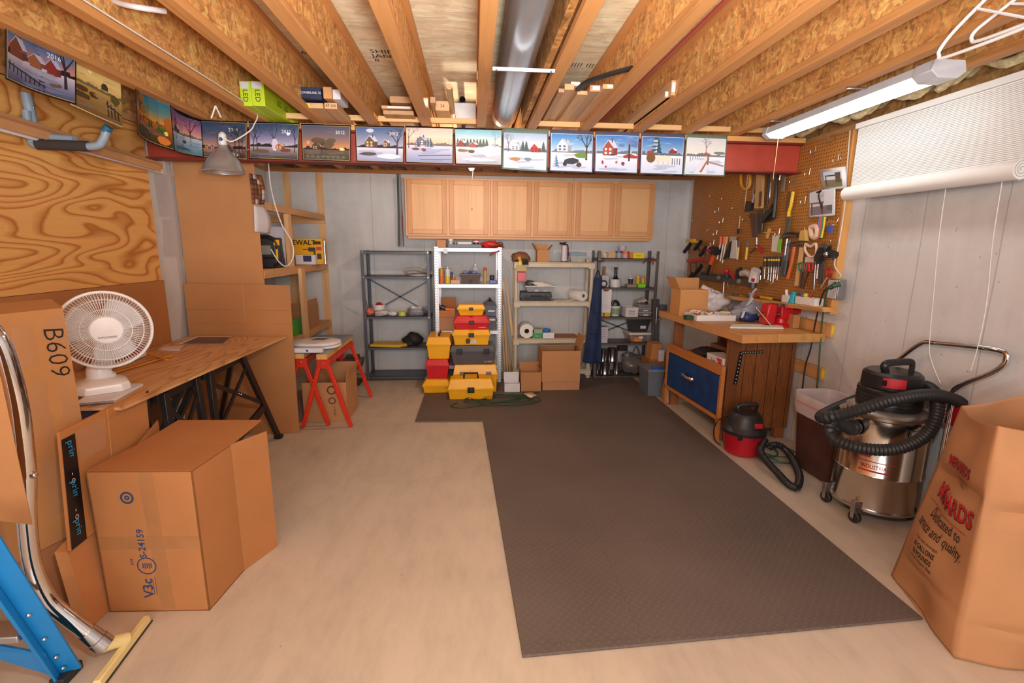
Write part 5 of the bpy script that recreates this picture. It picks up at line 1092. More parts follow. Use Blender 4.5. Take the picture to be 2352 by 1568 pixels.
for k in range(3):
    y1 = 726.5-9.5*k; t, q = tub('storage_tub', ('lowest', 'second', 'third')[k]+' of the flat clear tubs stacked beside the white Paint box', (1467, y1-10, 1496, y1), YD+.04, .22, zs, C(190, 190, 184, .4) if k < 2 else None, .5, .2, (176, 178, 172), .006)
    if k < 2: M().box(q[0]+.06, q[0]+.12, YD+.037, YD+.039, q[4]+.01, q[4]+.024, C(230, 230, 230, .6)).build('label_strip', t)
    zs = q[5]+.0005
sp_ = M().grid(lambda u, v: (q[0]+.0+(q[1]-q[0])*u, q[2]+.2*v, zs+.012+.05*math.sin(math.pi*u)*math.sin(math.pi*(v*.8+.1))+.006*math.sin(13*u)), 12, 8, C(214, 196, 186, .5))
tag(sp_.build('plastic_wrap', solid=.003), 'pinkish folded plastic wrap on top of the flat clear tubs', 'wrap')
# shelf 4
z_ = S4[3]
o, q = put('carton', 'tall white carton with printed lines beside the apron', 'box', (1379, 751, 1396, 790), YD-.0, .12, z_, C(206, 200, 204, .6))
m_ = M()
for k in range(6): m_.box(q[0]+.012, q[1]-.015, YD-.0012, YD-.0002, q[5]-.03-.022*k, q[5]-.026-.022*k, C(120, 114, 118, .7, 0, 0))
m_.build('printing', o, 0)
t, q = tub('storage_tub', 'clear storage box with white lid and orange contents under the black crate', (1446, 764, 1496, 788), YD+.04, .3, z_, C(222, 216, 206, .45), .4, .24, (206, 170, 160), .03)
M().box(q[0]+.07, q[1]-.11, q[2]+.02, q[3]-.05, z_+.004, z_+.062, C(226, 150, 50, .5)).build('contents', t, bevel=.003)
M().box(q[0]+.12, q[0]+.17, q[2]-.004, q[2]+.012, q[4]+.045, q[4]+.075, C(226, 222, 222, .6)).build('label_strip', t)
X0, X1, Z0, Z1 = RR(1448, 733, 1495, 765, YD+.05, q[5])
t = thing('plastic_crate', 'black tapered crate with white label on the clear storage box', 'crate', ((X0+X1)/2, YD, q[5]))
M().taper(X0, X1, YD+.05, YD+.26, q[5]+.0012, Z1, C(54, 52, 54, .45), .035, .03).build('body', t, bevel=.004); M().box(X0-.008, X1+.006, YD+.042, YD+.268, Z1-.012, Z1+.001, C(48, 46, 48, .45)).build('rim', t)
M().box((X0+X1)/2, (X0+X1)/2+.07, YD+.056, YD+.062, q[5]+.05, q[5]+.085, C(206, 206, 212, .6)).build('label_strip', t)
# bottom shelf: paint tins and sack
z_ = S4[4]
TIN = C(190, 182, 180, .2, 1, .05)
def tin(px, Y, z, lab):
    X0, X1, Z0, Z1 = RR(*px, Y, z); r = (X1-X0)/2; c = ((X0+X1)/2, Y+r, Z0); h = Z1-Z0; t = thing('paint_tin', lab, 'tin', c, 'silver tins on the lowest shelf')
    M().lathe([(r*.98, 0), (r, .004), (r, .008), (r*.97, .012), (r*.97, h-.012), (r, h-.008), (r, h)], c, TIN, 28).build('body', t); M().lathe([(r*.85, h-.004), (r*.85, h), (r*.8, h+.003)], c, TIN, 28).build('lid', t); return Z1
zt = tin((1381, 833, 1404, 859), YD+.03, z_, 'silver paint tin in front, lower row nearest the apron')
tin((1411, 833, 1427, 857), YD+.06, z_, 'narrow silver tin, lower row nearest the grey sack')
tin((1362, 834, 1376, 857), YD+.06, z_, 'silver tin half hidden under the apron hem')
tin((1379, 803, 1395, 832), YD+.05, zt+.003, 'silver tin with printed lines, upper row nearest the apron')
tin((1398, 802, 1422, 832), YD+.05, zt+.003, 'wide silver tin, upper row nearest the grey sack')
sk = thing('plastic_sack', 'grey translucent sack with looped handle on the lowest shelf', 'bag', (B(1458, 850, YD+.1).x, YD+.13, z_)); GS = C(112, 106, 104, .25)
M().lump(V((B(1458, 850, YD+.1).x, YD+.13, z_+.105)), (.165, .125, .13), GS, 31, .2, 26).lump(V((B(1440, 820, YD+.1).x, YD+.1, z_+.21)), (.06, .05, .07), GS, 7, .25).build('body', sk, smooth=50)
M().tube(curve([B(1450, 820, YD+.06), B(1458, 800, YD+.06), B(1464, 797, YD+.06), B(1472, 820, YD+.06), B(1480, 830, YD+.06)]), .014, C(96, 98, 104, .3), 8, flat=.4).build('handle', sk)
o, q = put('black_carton', 'small black printed carton behind the grey sack', 'box', (1421, 794, 1442, 806), YD+.16, .06, RR(1421, 794, 1442, 806, YD+.16)[2], C(30, 28, 30, .5))
o.location.z = 0
pts = curve([F(1360, 846, .05), F(1364, 862, .01), F(1376, 868, .008), F(1398, 864, .008)]); tag(M().tube(pts, .004, C(216, 200, 186, .5), 7).build('wire'), 'pale wire trailing on the floor under the dark rack near the bench', 'cord')
# ================================================================ floor mat
mp_ = [F(1200, 1512), F(2120, 1424), F(2086, 1330), F(1452, 868), F(968, 880), F(953, 970), F(1109, 969)]
mp_[2] = mp_[1].lerp(mp_[3], .1); mp_[4] = V((mp_[5].x+.01, mp_[3].y-.02, 0))
tag(M().prism([p+V((0, 0, .0005)) for p in mp_], (0, 0, .0125), foam_mat()).build('floor_mat', bevel=.004, smooth=0), 'dark grey interlocking foam mat with tread-plate texture covering the floor', 'mat')
# ================================================================ pegboard on the right wall
XP = 2.66
def pg(x, y, d=.03): return S(x, y, XP-d)
t = thing('pegboard', 'large brown pegboard on the right wall above the workbench', 'pegboard', (XP, 4.6, 1.15))
y0, y1 = 3.40, 5.86
bd = M().hexa([(XP, y0, 1.185), (XP+.006, y0, 1.185), (XP+.006, y1, 1.125), (XP, y1, 1.125), (XP, y0, 2.437), (XP+.006, y0, 2.437), (XP+.006, y1, 2.437), (XP, y1, 2.437)], pegboard_mat()); bd.build('board', t, 0)
for y in (y0-.022, y1-.04, 4.6): M().box(XP+.007, XR-.001, y, y+.038, 1.13, 2.435, wood(226, 164, 92, 'z')).build('furring_strip', t, label='pale furring strip behind the board edge')
WIRE = C(206, 204, 200, .25, 1, 0)
def hook_mesh(kind, L=.05):
    m_ = M()
    if kind == 'J': m_.tube(curve([(0, 0, .03), (-.006, 0, .03), (-.008, 0, .0), (-.012, 0, -.03), (-.03, 0, -.042), (-.045, 0, -.03), (-.047, 0, -.012)], 4), .0022, WIRE, 6)
    elif kind == 'L': m_.tube([(0, 0, 0), (-L, 0, 0), (-L, 0, .012)], .0022, WIRE, 6)
    else: m_.tube(curve([(.001, -.04, .02), (-.02, -.045, -.02), (-.03, 0, -.03), (-.02, .045, -.02), (.001, .04, .02)], 4), .0022, WIRE, 6).tube([(-.004, -.04, .02), (-.004, .04, .02)], .0018, WIRE, 6)
    return m_
protos = {}
JH = [(1912, 318, 'U', 'top corner near the insulation'), (1875, 342, 'J', 'beside the beam end, upper'), (1862, 394, 'J', 'level with the beam bottom flange'), (1928, 362, 'J', 'holding the swing-set photo clip'), (1945, 366, 'L', 'short peg near the blind corner'), (1852, 458, 'J', 'left of the porch photo'), (1868, 432, 'U', 'above the porch photo corner'), (1826, 420, 'L', 'above the yellow saw handle'),
 (1640, 452, 'L', 'long peg high in the empty area'), (1668, 458, 'L', 'peg end below the fence calendar'), (1652, 482, 'J', 'upper hook of the empty area'), (1692, 480, 'L', 'thin hook beside the white rod'), (1662, 506, 'J', 'middle hook of the empty area'), (1600, 508, 'L', 'lone peg close to the far board edge'), (1630, 530, 'U', 'wide double hook over the orange clamps'), (1648, 534, 'J', 'curved hook over the orange clamps'), (1641, 556, 'J', 'hook just above the mallet head'), (1716, 506, 'L', 'tiny peg near the dark leather sheath'),
 (1792, 532, 'J', 'above the white card'), (1862, 528, 'L', 'above the twine hank'), (1916, 508, 'U', 'carrying the blue string'), (1922, 555, 'L', 'lone peg right of the combination square'), (1770, 645, 'U', 'wire loop by the drill chuck'), (1712, 664, 'L', 'low peg beneath the drill'), (1602, 396, 'L', 'peg high by the far edge'), (1627, 402, 'L', 'second peg high by the far edge'), (1583, 594, 'L', 'peg behind the trigger clamps')]
for x, y, k, lab in JH:
    p = S(x, y, XP)
    if k not in protos:
        protos[k] = o = hook_mesh(k).build('peg_hook'); o.location = p; tag(o, 'wire peg hook '+lab, 'hook', 'wire hooks on the pegboard')
    else: copy_tree(protos[k], p, 0, 'wire peg hook '+lab)
def tool(name, lab, cat, parts, grp=None):
    """parts: (part name, kind, pixel points, size, colour[, depth]) lying on the board"""
    ms = []
    for pt in parts:
        nm, k, pts, sz_, cc = pt[:5]; d = pt[5] if len(pt) > 5 else .03; q = [pg(x, y, d) for x, y in pts]; mt = C(*cc) if isinstance(cc, tuple) else cc; m_ = M()
        if k == 't': m_.tube(curve(q, 4) if len(q) > 2 else q, sz_, mt, 8)
        elif k == 'b': m_.bar(q[0], q[1], sz_, .012, mt, (1, 0, 0))
        elif k == 'p': m_.prism(q, (-sz_, 0, 0), mt)
        elif k == 'r': m_.tube(curve(q+[q[0]], 4), sz_, mt, 8)
        elif k == 'o': m_.ball(q[0], sz_, mt, 12)
        ms.append((nm, m_))
    if len(ms) == 1: return tag(ms[0][1].build(name, bevel=0), lab, cat, grp)
    t = thing(name, lab, cat, pg(*parts[0][2][0]), grp)
    for nm, m_ in ms: m_.build(nm, t)
    return t
BK = (38, 36, 38, .4); ST = (176, 176, 182, .28, 1); YE = (232, 186, 30, .4); OR = (226, 92, 40, .4); RD = (192, 34, 42, .4)
tool('tape_ring', 'yellow-orange ring hanging at the top of the pegboard', 'tape', [('ring', 'r', [(1712, 388), (1722, 398), (1722, 424), (1713, 434), (1703, 424), (1703, 398)], .014, (226, 160, 50, .5))])
tool('thin_rod', 'thin whitish rod hanging beside the yellow-orange ring', 'rod', [('rod', 't', [(1718, 398), (1710, 482)], .004, (214, 196, 186, .4))])
tool('torque_wrench', 'silver wrench with black head hanging by the thin rod', 'wrench', [('bar', 'b', [(1738, 396), (1730, 450)], .035, ST), ('shaft', 't', [(1733, 445), (1727, 472)], .012, ST), ('head', 'p', [(1720, 462), (1732, 466), (1729, 484), (1716, 486)], .03, BK), ('handle', 't', [(1726, 482), (1723, 500)], .010, BK)])
tool('spirit_level', 'tan wooden level hanging in the middle of the hand saws', 'level', [('body', 'p', [(1745, 396), (1757, 396), (1754, 478), (1739, 479)], .03, wood(206, 160, 104, 'z')), ('vial', 'b', [(1747, 440), (1745, 474)], .02, (96, 66, 50, .3), .065)])
tool('hand_saw', 'hand saw with dark tapering blade and black handle', 'saw', [('blade', 'p', [(1740, 482), (1756, 480), (1748, 536), (1744, 536)], .006, (70, 62, 60, .4)), ('handle', 't', [(1756, 480), (1749, 530)], .012, BK)])
tool('leather_sheath', 'long dark brown sheath tapering down to pliers', 'sheath', [('sheath', 'p', [(1729, 490), (1743, 492), (1740, 545), (1735, 545)], .03, (84, 60, 52, .5)), ('tip', 't', [(1738, 540), (1738, 562)], .010, ST)])
tool('hacksaw', 'hacksaw with black pistol handle', 'saw', [('frame', 't', [(1766, 396), (1764, 440), (1762, 470)], .010, BK), ('blade', 't', [(1774, 398), (1770, 450), (1760, 498)], .004, (120, 70, 50, .5)), ('handle', 'p', [(1762, 492), (1778, 476), (1779, 486), (1757, 512)], .03, BK), ('handle_top', 't', [(1757, 500), (1778, 466)], .012, BK)])
tool('hacksaw', 'second hacksaw with black frame nearest the round clamp', 'saw', [('frame', 't', [(1784, 398), (1782, 450), (1777, 500)], .016, BK), ('blade', 't', [(1770, 420), (1768, 452), (1764, 462)], .006, ST), ('handle', 't', [(1762, 506), (1776, 500)], .016, BK)])
tool('round_clamp', 'bright steel bracket with ring at the end of the saw row', 'clamp', [('bracket', 'b', [(1802, 398), (1797, 440)], .035, ST), ('ring', 'r', [(1793, 400), (1798, 404), (1797, 416), (1790, 416)], .006, ST)])
tool('pruning_saw', 'saw with curved yellow grip and dark toothed blade', 'saw', [('blade', 'p', [(1811, 440), (1817, 440), (1812, 484), (1805, 484)], .006, (110, 78, 56, .5)), ('grip', 't', [(1822, 440), (1817, 470), (1812, 488), (1812, 498)], .014, YE), ('handle', 'b', [(1812, 498), (1806, 538)], .05, (92, 90, 84, .5))])
tool('claw_hammer', 'claw hammer with polished head and grey grip', 'hammer', [('head', 't', [(1796, 546), (1806, 540), (1820, 538), (1834, 540)], .022, ST), ('shaft', 't', [(1808, 548), (1802, 590)], .010, ST), ('grip', 't', [(1802, 586), (1796, 634)], .018, (70, 72, 76, .5))], 'hammers on the pegboard')
tool('ball_hammer', 'hammer with orange wooden handle', 'hammer', [('head', 't', [(1815, 562), (1828, 560), (1841, 557)], .018, ST), ('handle', 't', [(1825, 566), (1818, 605), (1809, 640)], .015, (206, 104, 52, .35))], 'hammers on the pegboard')
tool('rubber_hammer', 'grey-handled hammer beside the polished claw hammer', 'hammer', [('shaft', 't', [(1815, 550), (1806, 600)], .009, (96, 96, 104, .4)), ('grip', 't', [(1806, 598), (1801, 632)], .018, (62, 64, 68, .5))], 'hammers on the pegboard')
for k, (x, lab) in enumerate(((1758, 'first and widest'), (1767, 'second'), (1773, 'third'), (1779, 'fourth'), (1784, 'fifth'), (1789, 'last'))):
    dx = -3-k*.3; tool('screwdriver', lab+' black and yellow screwdriver in the rack from the drill', 'screwdriver', [('handle', 't', [(x, 589), (x-.5, 600), (x-1, 612)], .014, BK), ('grip_inlay', 'o', [(x-.3, 597)], .012, YE, .045), ('shaft', 't', [(x-1, 612), (x+dx, 640+3*(k % 4))], .0045, ST)], 'screwdrivers in the wire rack')
tool('screwdriver_rack', 'wire rack holding the black and yellow screwdrivers', 'rack', [('front_wire', 't', [(1754, 614), (1794, 615)], .003, (206, 204, 200, .3, 1), .06), ('rear_wire', 't', [(1752, 627), (1792, 628)], .003, (206, 204, 200, .3, 1), .05), ('bracket', 't', [(1754, 614), (1752, 627), (1752, 632)], .003, (206, 204, 200, .3, 1), .02)])
tool('wooden_cross', 'small pale wooden cross', 'ornament', [('upright', 'b', [(1768, 524), (1761, 546)], .03, (222, 172, 104, .6)), ('arm', 'b', [(1755, 534), (1775, 533)], .008, (222, 172, 104, .6), .04)])
tool('card', 'white card with lime green strip hanging under a hook', 'card', [('sheet', 'p', [(1775, 540), (1796, 541), (1793, 580), (1772, 577)], .003, (222, 214, 206, .6)), ('green_strip', 'p', [(1790, 544), (1798, 541), (1792, 578), (1785, 577)], .004, (126, 206, 60, .5), .04)])
tool('pliers', 'open pliers with red and white grip', 'pliers', [('grip', 'b', [(1741, 566), (1751, 579)], .03, RD), ('jaw', 't', [(1740, 564), (1724, 580)], .010, (90, 76, 70, .4)), ('pivot', 'o', [(1738, 567)], .014, ST)])
for k, (x, lab) in enumerate(((1655, 'orange-gripped long chisel nearest the mallet'), (1662, 'orange-gripped long chisel in the middle'), (1667, 'tan-gripped long chisel beside the black scraper'))):
    tool('chisel', lab, 'chisel', [('grip', 't', [(x+1+k, 543), (x, 560)], .016, OR if k < 2 else (226, 166, 96, .5)), ('blade', 't', [(x, 558), (x-8, 596+4*k)], .008, (226, 222, 216, .3))], 'long chisels')
tool('packet', 'white paper packet in front of a black scraper', 'packet', [('sheet', 'p', [(1684, 551), (1693, 551), (1694, 594), (1678, 593)], .01, (214, 208, 212, .6), .05), ('header', 'p', [(1677, 543), (1692, 543), (1690, 552), (1676, 556)], .004, (190, 176, 170, .6), .03)])
tool('scraper', 'black scraper blade behind the white packet', 'scraper', [('blade', 'p', [(1679, 555), (1684, 553), (1676, 590), (1662, 596)], .012, BK)])
for k, (x, lab) in enumerate(((1696, 'yellow-handled putty knife nearest the white packet'), (1716, 'yellow-handled putty knife next to the hanging pliers'))):
    tool('putty_knife', lab, 'putty knife', [('blade', 'b', [(x+1, 553), (x-1, 570)], .035, (130, 124, 106, .4), .005), ('handle', 't', [(x, 568), (x-1, 580), (x-3, 596)], .012, YE)], 'putty knives')
tool('pot_hook', 'small black weight on a white hanger', 'weight', [('wire', 't', [(1700, 496), (1697, 526)], .003, (214, 210, 206, .4)), ('body', 'b', [(1696, 525), (1695, 537)], .03, BK)])
for k, (pts, lab) in enumerate((((1580, 548, 1578, 582), 'black and yellow trigger clamp at the far end, upper'), ((1590, 552, 1602, 576), 'black trigger clamp with yellow pad beside the uppermost one'), ((1581, 596, 1583, 650), 'red and black trigger clamp low at the far end'), ((1593, 594, 1596, 640), 'red and black trigger clamp second from the far end'), ((1605, 592, 1603, 632), 'black trigger clamp with red bar just left of the mallet'), ((1617, 572, 1614, 590), 'small red-topped clamp by the mallet head'))):
    x0, y0_, x1, y1_ = pts; tool('trigger_clamp', lab, 'clamp', [('bar', 'b', [(x0+5, y0_), (x1+5, y1_)], .022, (92, 74, 64, .4), .08), ('jaw', 't', [(x0-2, y0_+3), (x0+16, y0_+4)], .016, YE if k < 2 else RD, .09), ('grip', 't', [(x1-6, y1_-4), (x1+2, y1_-14), (x1+8, y1_-22)], .022, BK, .1)], 'trigger clamps')
tool('mallet', 'mallet with white and black head and orange handle', 'mallet', [('head', 't', [(1634, 574), (1648, 577)], .045, BK, .05), ('face', 't', [(1629, 573), (1634, 574)], .046, (222, 212, 196, .5), .05), ('handle', 't', [(1640, 586), (1632, 606)], .022, OR, .05), ('shaft', 't', [(1632, 606), (1621, 640)], .015, BK, .05)])
GDK = (76, 76, 72, .4)
tool('long_clamp', 'long dark grey bar clamp lying along low pegs, rear one', 'clamp', [('bar', 'b', [(1612, 629), (1708, 640)], .04, GDK, .04)], 'long bar clamps')
tool('long_clamp', 'long dark grey bar clamp lying along low pegs, front one', 'clamp', [('bar', 'b', [(1598, 634), (1722, 648)], .045, GDK, .09), ('jaw', 'o', [(1651, 638)], .03, (96, 96, 84, .4), .1), ('end_knob', 'o', [(1698, 646)], .028, (112, 110, 92, .4), .1)], 'long bar clamps')
tool('locking_pliers', 'red pliers standing over the long bar clamps', 'pliers', [('head', 'o', [(1669, 622)], .03, RD, .1), ('grip', 't', [(1669, 628), (1670, 638)], .016, (40, 50, 92, .4), .1), ('handle', 't', [(1677, 624), (1687, 640)], .012, RD, .1)])
for k, (x, lab) in enumerate(((1663, 'longest file hanging beneath the bar clamps'), (1671, 'short pick hanging beneath the bar clamps'), (1685, 'thin screwdriver shaft hanging beneath the bar clamps'))):
    tool('steel_pick', lab, 'tool', [('shaft', 't', [(x, 646), (x+(-2, 1, 2)[k], (672, 660, 666)[k])], .005, ST)], 'steel picks')
dr = [('body', 't', [(1737, 620), (1733, 630), (1730, 648)], .045, (206, 200, 196, .4), .09), ('chuck', 't', [(1729, 648), (1728, 662)], .032, (56, 58, 66, .4), .09), ('grip', 't', [(1728, 634), (1714, 626), (1704, 628)], .03, (196, 190, 186, .4), .09), ('battery', 'b', [(1704, 622), (1692, 628)], .08, BK, .09), ('trim', 'b', [(1722, 640), (1732, 644)], .03, RD, .12)]
tool('cordless_drill', 'grey and red cordless drill hanging chuck down', 'drill', dr)
tool('awl', 'small black-handled awl beside the drill', 'awl', [('handle', 'b', [(1748, 612), (1747, 632)], .02, BK), ('shaft', 't', [(1747, 632), (1746, 642)], .006, ST)])
tool('twine_hank', 'yellow straw-like twine hank', 'twine', [('hank', 'p', [(1846, 530), (1856, 528), (1858, 553), (1842, 552)], .03, (206, 166, 90, .8))])
tool('cord_coil', 'coil of pinkish white cord beside the straw-like twine', 'cord', [('coil', 'r', [(1862, 522), (1876, 521), (1876, 542), (1866, 543)], .02, (222, 186, 160, .7))])
for k, (cc, lab) in enumerate((((140, 110, 160, .6), 'violet'), ((206, 90, 90, .6), 'pink'), ((60, 140, 90, .6), 'green'), ((236, 200, 50, .6), 'yellow'))):
    tool('wire_strand', lab+' strand in the bundle of coloured wires below the porch photo', 'wire', [('strand', 't', [(1883+4*k, 498), (1880+4*k, 522), (1878+3*k, 546)], .007, cc)], 'coloured wires')
tool('string_bundle', 'bundle of blue string hanging near the furring strip', 'string', [('bundle', 'p', [(1905, 518), (1914, 517), (1912, 534), (1904, 533)], .02, (66, 86, 170, .7))])
def photo(lab, q, items):
    t = thing('photo_print', lab, 'photo', pg(*q[3])); a, b, c, d = [pg(x, y, .02) for x, y in q]
    P = lambda u, v: (a*(1-u)+b*u)*v+(d*(1-u)+c*u)*(1-v)
    M().face([P(0, 0), P(1, 0), P(1, 1), P(0, 1)], C(226, 222, 224, .5)).build('sheet', t, solid=.002); m_ = M()
    for k, (x0, y0_, x1, y1_, cc) in enumerate(items): m_.face([P(x, y)+V((-.002-.0001*k, 0, 0)) for x, y in ((x0, y0_), (x1, y0_), (x1, y1_), (x0, y1_))], PR, cc)
    m_.build('image', t, 0); return t
photo('photo of a garden swing set pinned under a hook', [(1881, 390), (1942, 382), (1945, 432), (1890, 436)], [(.15, .1, .85, .85, (196, 206, 216)), (.15, .1, .85, .45, (110, 116, 80)), (.2, .62, .7, .68, (84, 62, 50)), (.2, .15, .24, .64, (84, 62, 50)), (.6, .3, .8, .78, (96, 74, 60)), (.3, .3, .5, .4, (150, 96, 110))])
photo('photo of a wooden porch with a black clip', [(1858, 440), (1919, 431), (1918, 494), (1858, 501)], [(.04, .05, .96, .95, (214, 210, 216)), (.06, .08, .9, .4, (130, 116, 122)), (.06, .5, .6, .56, (120, 100, 90)), (.1, .1, .16, .52, (96, 80, 76)), (.5, .1, .56, .5, (96, 80, 76)), (.7, .2, .9, .4, (96, 96, 104)), (.1, .6, .6, .9, (206, 200, 206))])
tool('binder_clip', 'black bent clip in front of the porch photo', 'clip', [('wire', 't', [(1876, 442), (1886, 438), (1880, 448), (1888, 478)], .006, BK, .05)])
tool('ruler', 'wooden ruler hanging below the pinkish cord', 'ruler', [('body', 'b', [(1842, 568), (1830, 656)], .045, wood(222, 178, 120, 'z'))])
tool('elastic_cord', 'looped pale pink elastic cord in a white card sleeve', 'cord', [('loop', 'r', [(1850, 560), (1862, 566), (1874, 560), (1874, 584), (1862, 590), (1850, 576)], .01, (226, 196, 176, .7), .05), ('sleeve', 'p', [(1852, 590), (1872, 586), (1868, 606), (1850, 604)], .008, (222, 212, 204, .6))])
for cc, x, lab in (((70, 110, 80, .4), 1842, 'scissors with green handles'), ((196, 30, 40, .4), 1856, 'scissors with red handles')):
    tool('scissors', lab, 'scissors', [('handle', 'r', [(x-8, 606), (x, 604), (x+1, 618), (x-6, 620)], .007, cc, .05), ('handle', 'r', [(x+3, 604), (x+11, 606), (x+9, 622), (x+3, 622)], .007, cc, .05), ('blade', 'b', [(x, 622), (x-4+(0 if x < 1850 else -9), 662)], .02, (150, 136, 130, .3, 1), .05)], 'scissors on the pegboard')
tool('try_square', 'black square with long steel rule near the furring strip', 'square', [('stock', 'p', [(1888, 568), (1893, 572), (1886, 606), (1877, 592)], .03, BK, .04), ('rule', 'b', [(1893, 558), (1884, 652)], .03, (72, 74, 80, .35), .03)])
tool('caulk_gun', 'black and silver plane lying on a pegged wire shelf', 'tool', [('body', 't', [(1890, 590), (1904, 582), (1918, 586)], .03, BK, .1), ('handle', 't', [(1895, 580), (1908, 565)], .014, BK, .1), ('knob', 'o', [(1898, 584)], .02, ST, .13), ('shelf_wire', 't', [(1887, 593), (1917, 592)], .004, ST, .11)])
tool('snips', 'small red-handled snips low on the board', 'snips', [('handle', 'r', [(1899, 619), (1908, 617), (1910, 628), (1900, 634)], .009, RD), ('blade', 't', [(1901, 634), (1886, 660)], .006, (206, 160, 120, .4))])
for k, x in enumerate((1872, 1879)): tool('steel_file', ('long steel file', 'shorter steel file')[k]+' hanging by the steel rule', 'file', [('shaft', 't', [(x+1, 600), (x-3, 666-26*k)], .006, ST)], 'steel files')
# ledge and its contents
a, b = S(1668, 676, 2.66), S(1916, 706, 2.66)
led = M().hexa([(2.57, b.y, b.z-.035), (2.655, b.y, b.z-.035), (2.655, a.y, a.z-.035), (2.57, a.y, a.z-.035), (2.57, b.y, b.z), (2.655, b.y, b.z), (2.655, a.y, a.z), (2.57, a.y, a.z)], wood(218, 162, 100, 'y'))
tag(led.build('ledge_shelf', bevel=.003), 'narrow wooden ledge along the bottom of the pegboard', 'shelf')
def lz(y): return a.z+(b.z-a.z)*(y-a.y)/(b.y-a.y)+.001
for k, (x, ln, cc, lab) in enumerate(((1738, .1, RD, 'red-handled screwdriver lying on the ledge'), (1772, .16, YE, 'yellow pliers lying on the ledge'))):
    p = S(x, 684, 2.6); z = lz(p.y)+.014; tag(M().tube([(2.6, p.y+ln, z), (2.61, p.y, z)], .011, C(*cc), 8).tube([(2.61, p.y, z), (2.61, p.y-ln*.8, z)], .006, C(40, 38, 38, .4), 8).build('hand_tool'), lab, 'tool')
for k, (x0, x1, y_, lab) in enumerate(((1797, 1812, 682, 'white plastic bin on the ledge holding white tubes'), (1828, 1844, 687, 'white plastic bin on the ledge holding keys'), (1845, 1872, 691, 'white plastic bin at the near end of the row on the ledge'))):
    p0, p1 = S(x0, y_, 2.58), S(x1, y_, 2.58); z = min(lz(p0.y), lz(p1.y))+.004; t = thing('parts_bin', lab, 'bin', p0, 'white bins on the ledge'); WH = C(232, 226, 220, .45)
    m_ = tray(2.575, 2.65, p1.y, p0.y, z, z+.058, .004, WH); m_.build('body', t)
    m_ = M(); ym = (p0.y+p1.y)/2
    if k == 0: m_.cyl((2.6, ym, z+.01), (2.6, ym+.03, z+.1), .012, WH)
    if k == 1: m_.tube([(2.6, ym, z+.06), (2.6, ym+.02, z+.09), (2.6, ym-.02, z+.09), (2.6, ym, z+.06)], .006, C(120, 120, 150, .4)).ball((2.61, ym-.03, z+.07), .02, C(222, 196, 60, .4))
    if k == 2: m_.cyl((2.61, ym+.03, z+.01), (2.61, ym+.03, z+.085), .008, C(*RD))
    m_.build('contents', t)
p = S(1821, 686, 2.6); tag(M().lathe([(.036, 0), (.022, .075), (.026, .08), (.026, .09)], (2.605, p.y, lz(p.y)+.002), C(30, 160, 176, .35), 20).build('glue_cup'), 'teal cone-shaped bottle between the white bins', 'bottle')
# electrical box and cables
p = S(1928, 660, 2.69)
t = thing('outlet_box', 'grey metal outlet box at the near end of the pegboard', 'outlet', p); M().box(2.64, 2.70, p.y-.05, p.y+.05, p.z-.085, p.z+.06, brushed(170, .4)).build('box', t, bevel=.004)
M().box(2.632, 2.639, p.y-.045, p.y+.045, p.z-.08, p.z+.055, C(206, 204, 206, .4)).build('cover_plate', t, bevel=.002)
cw_ = curve([pg(1952, 300, .0), pg(1944, 400, 0), pg(1940, 470, 0), pg(1926, 560, 0), pg(1916, 608, 0), pg(1930, 632, 0), V((2.66, p.y, p.z+.06))])
cw_ = [V((2.655, q.y-.01, q.z)) for q in cw_]
tag(M().tube(cw_, .008, C(228, 220, 214, .5), 8, flat=.6).build('house_cable'), 'white house cable running down the pegboard edge to the outlet box', 'cord')
for nm, lab, pts, cc, plug in (('power_cord', 'black cord hanging from the outlet box past the bench end', [(1905, 662), (1888, 680), (1873, 740), (1862, 800), (1850, 840), (1842, 900), (1838, 912)], (44, 36, 34, .5), [(1922, 652), (1905, 662)]), ('power_cord', 'green cord hanging from the outlet box down behind the bin', [(1912, 656), (1898, 676), (1888, 740), (1882, 820), (1876, 900), (1874, 912)], (52, 92, 60, .5), [(1930, 652), (1912, 657)])):
    q = [S(x, y, 2.60+(.06 if i > 1 else 0)) for i, (x, y) in enumerate(pts)]
    q[0].x = 2.58; o = tag(M().tube(curve(q), .006, C(*cc), 8).build(nm), lab, 'cord'); M().tube([S(*plug[0], 2.625), S(*plug[1], 2.585)], [.02, .014], C(*cc), 10).build('plug', o)
# ledger blocks on the wall with yellow stickers
for nm, x0, y0_, x1, y1_, z0, lab in (('wall_block', 1880, 745, 1908, 772, .97, 'pale wall board end with yellow sticker just beyond the bench top'), ('wall_block', 1850, 843, 1886, 874, .62, 'pale wall board end with yellow sticker below the bench top')):
    q = S(x1-8, (y0_+y1_)/2, 2.66); h = .06; zc = q.z; o = tag(M().box(2.69, XR-.001, q.y, q.y+.9, zc-.055, zc+.045, wood(222, 166, 104, 'y')).build(nm, bevel=.002), lab, 'board', 'boards fixed to the right wall')
    M().box(2.695, 2.715, q.y-.0015, q.y-.0005, zc-.03, zc+.03, C(236, 206, 30, .5)).build('sticker', o)
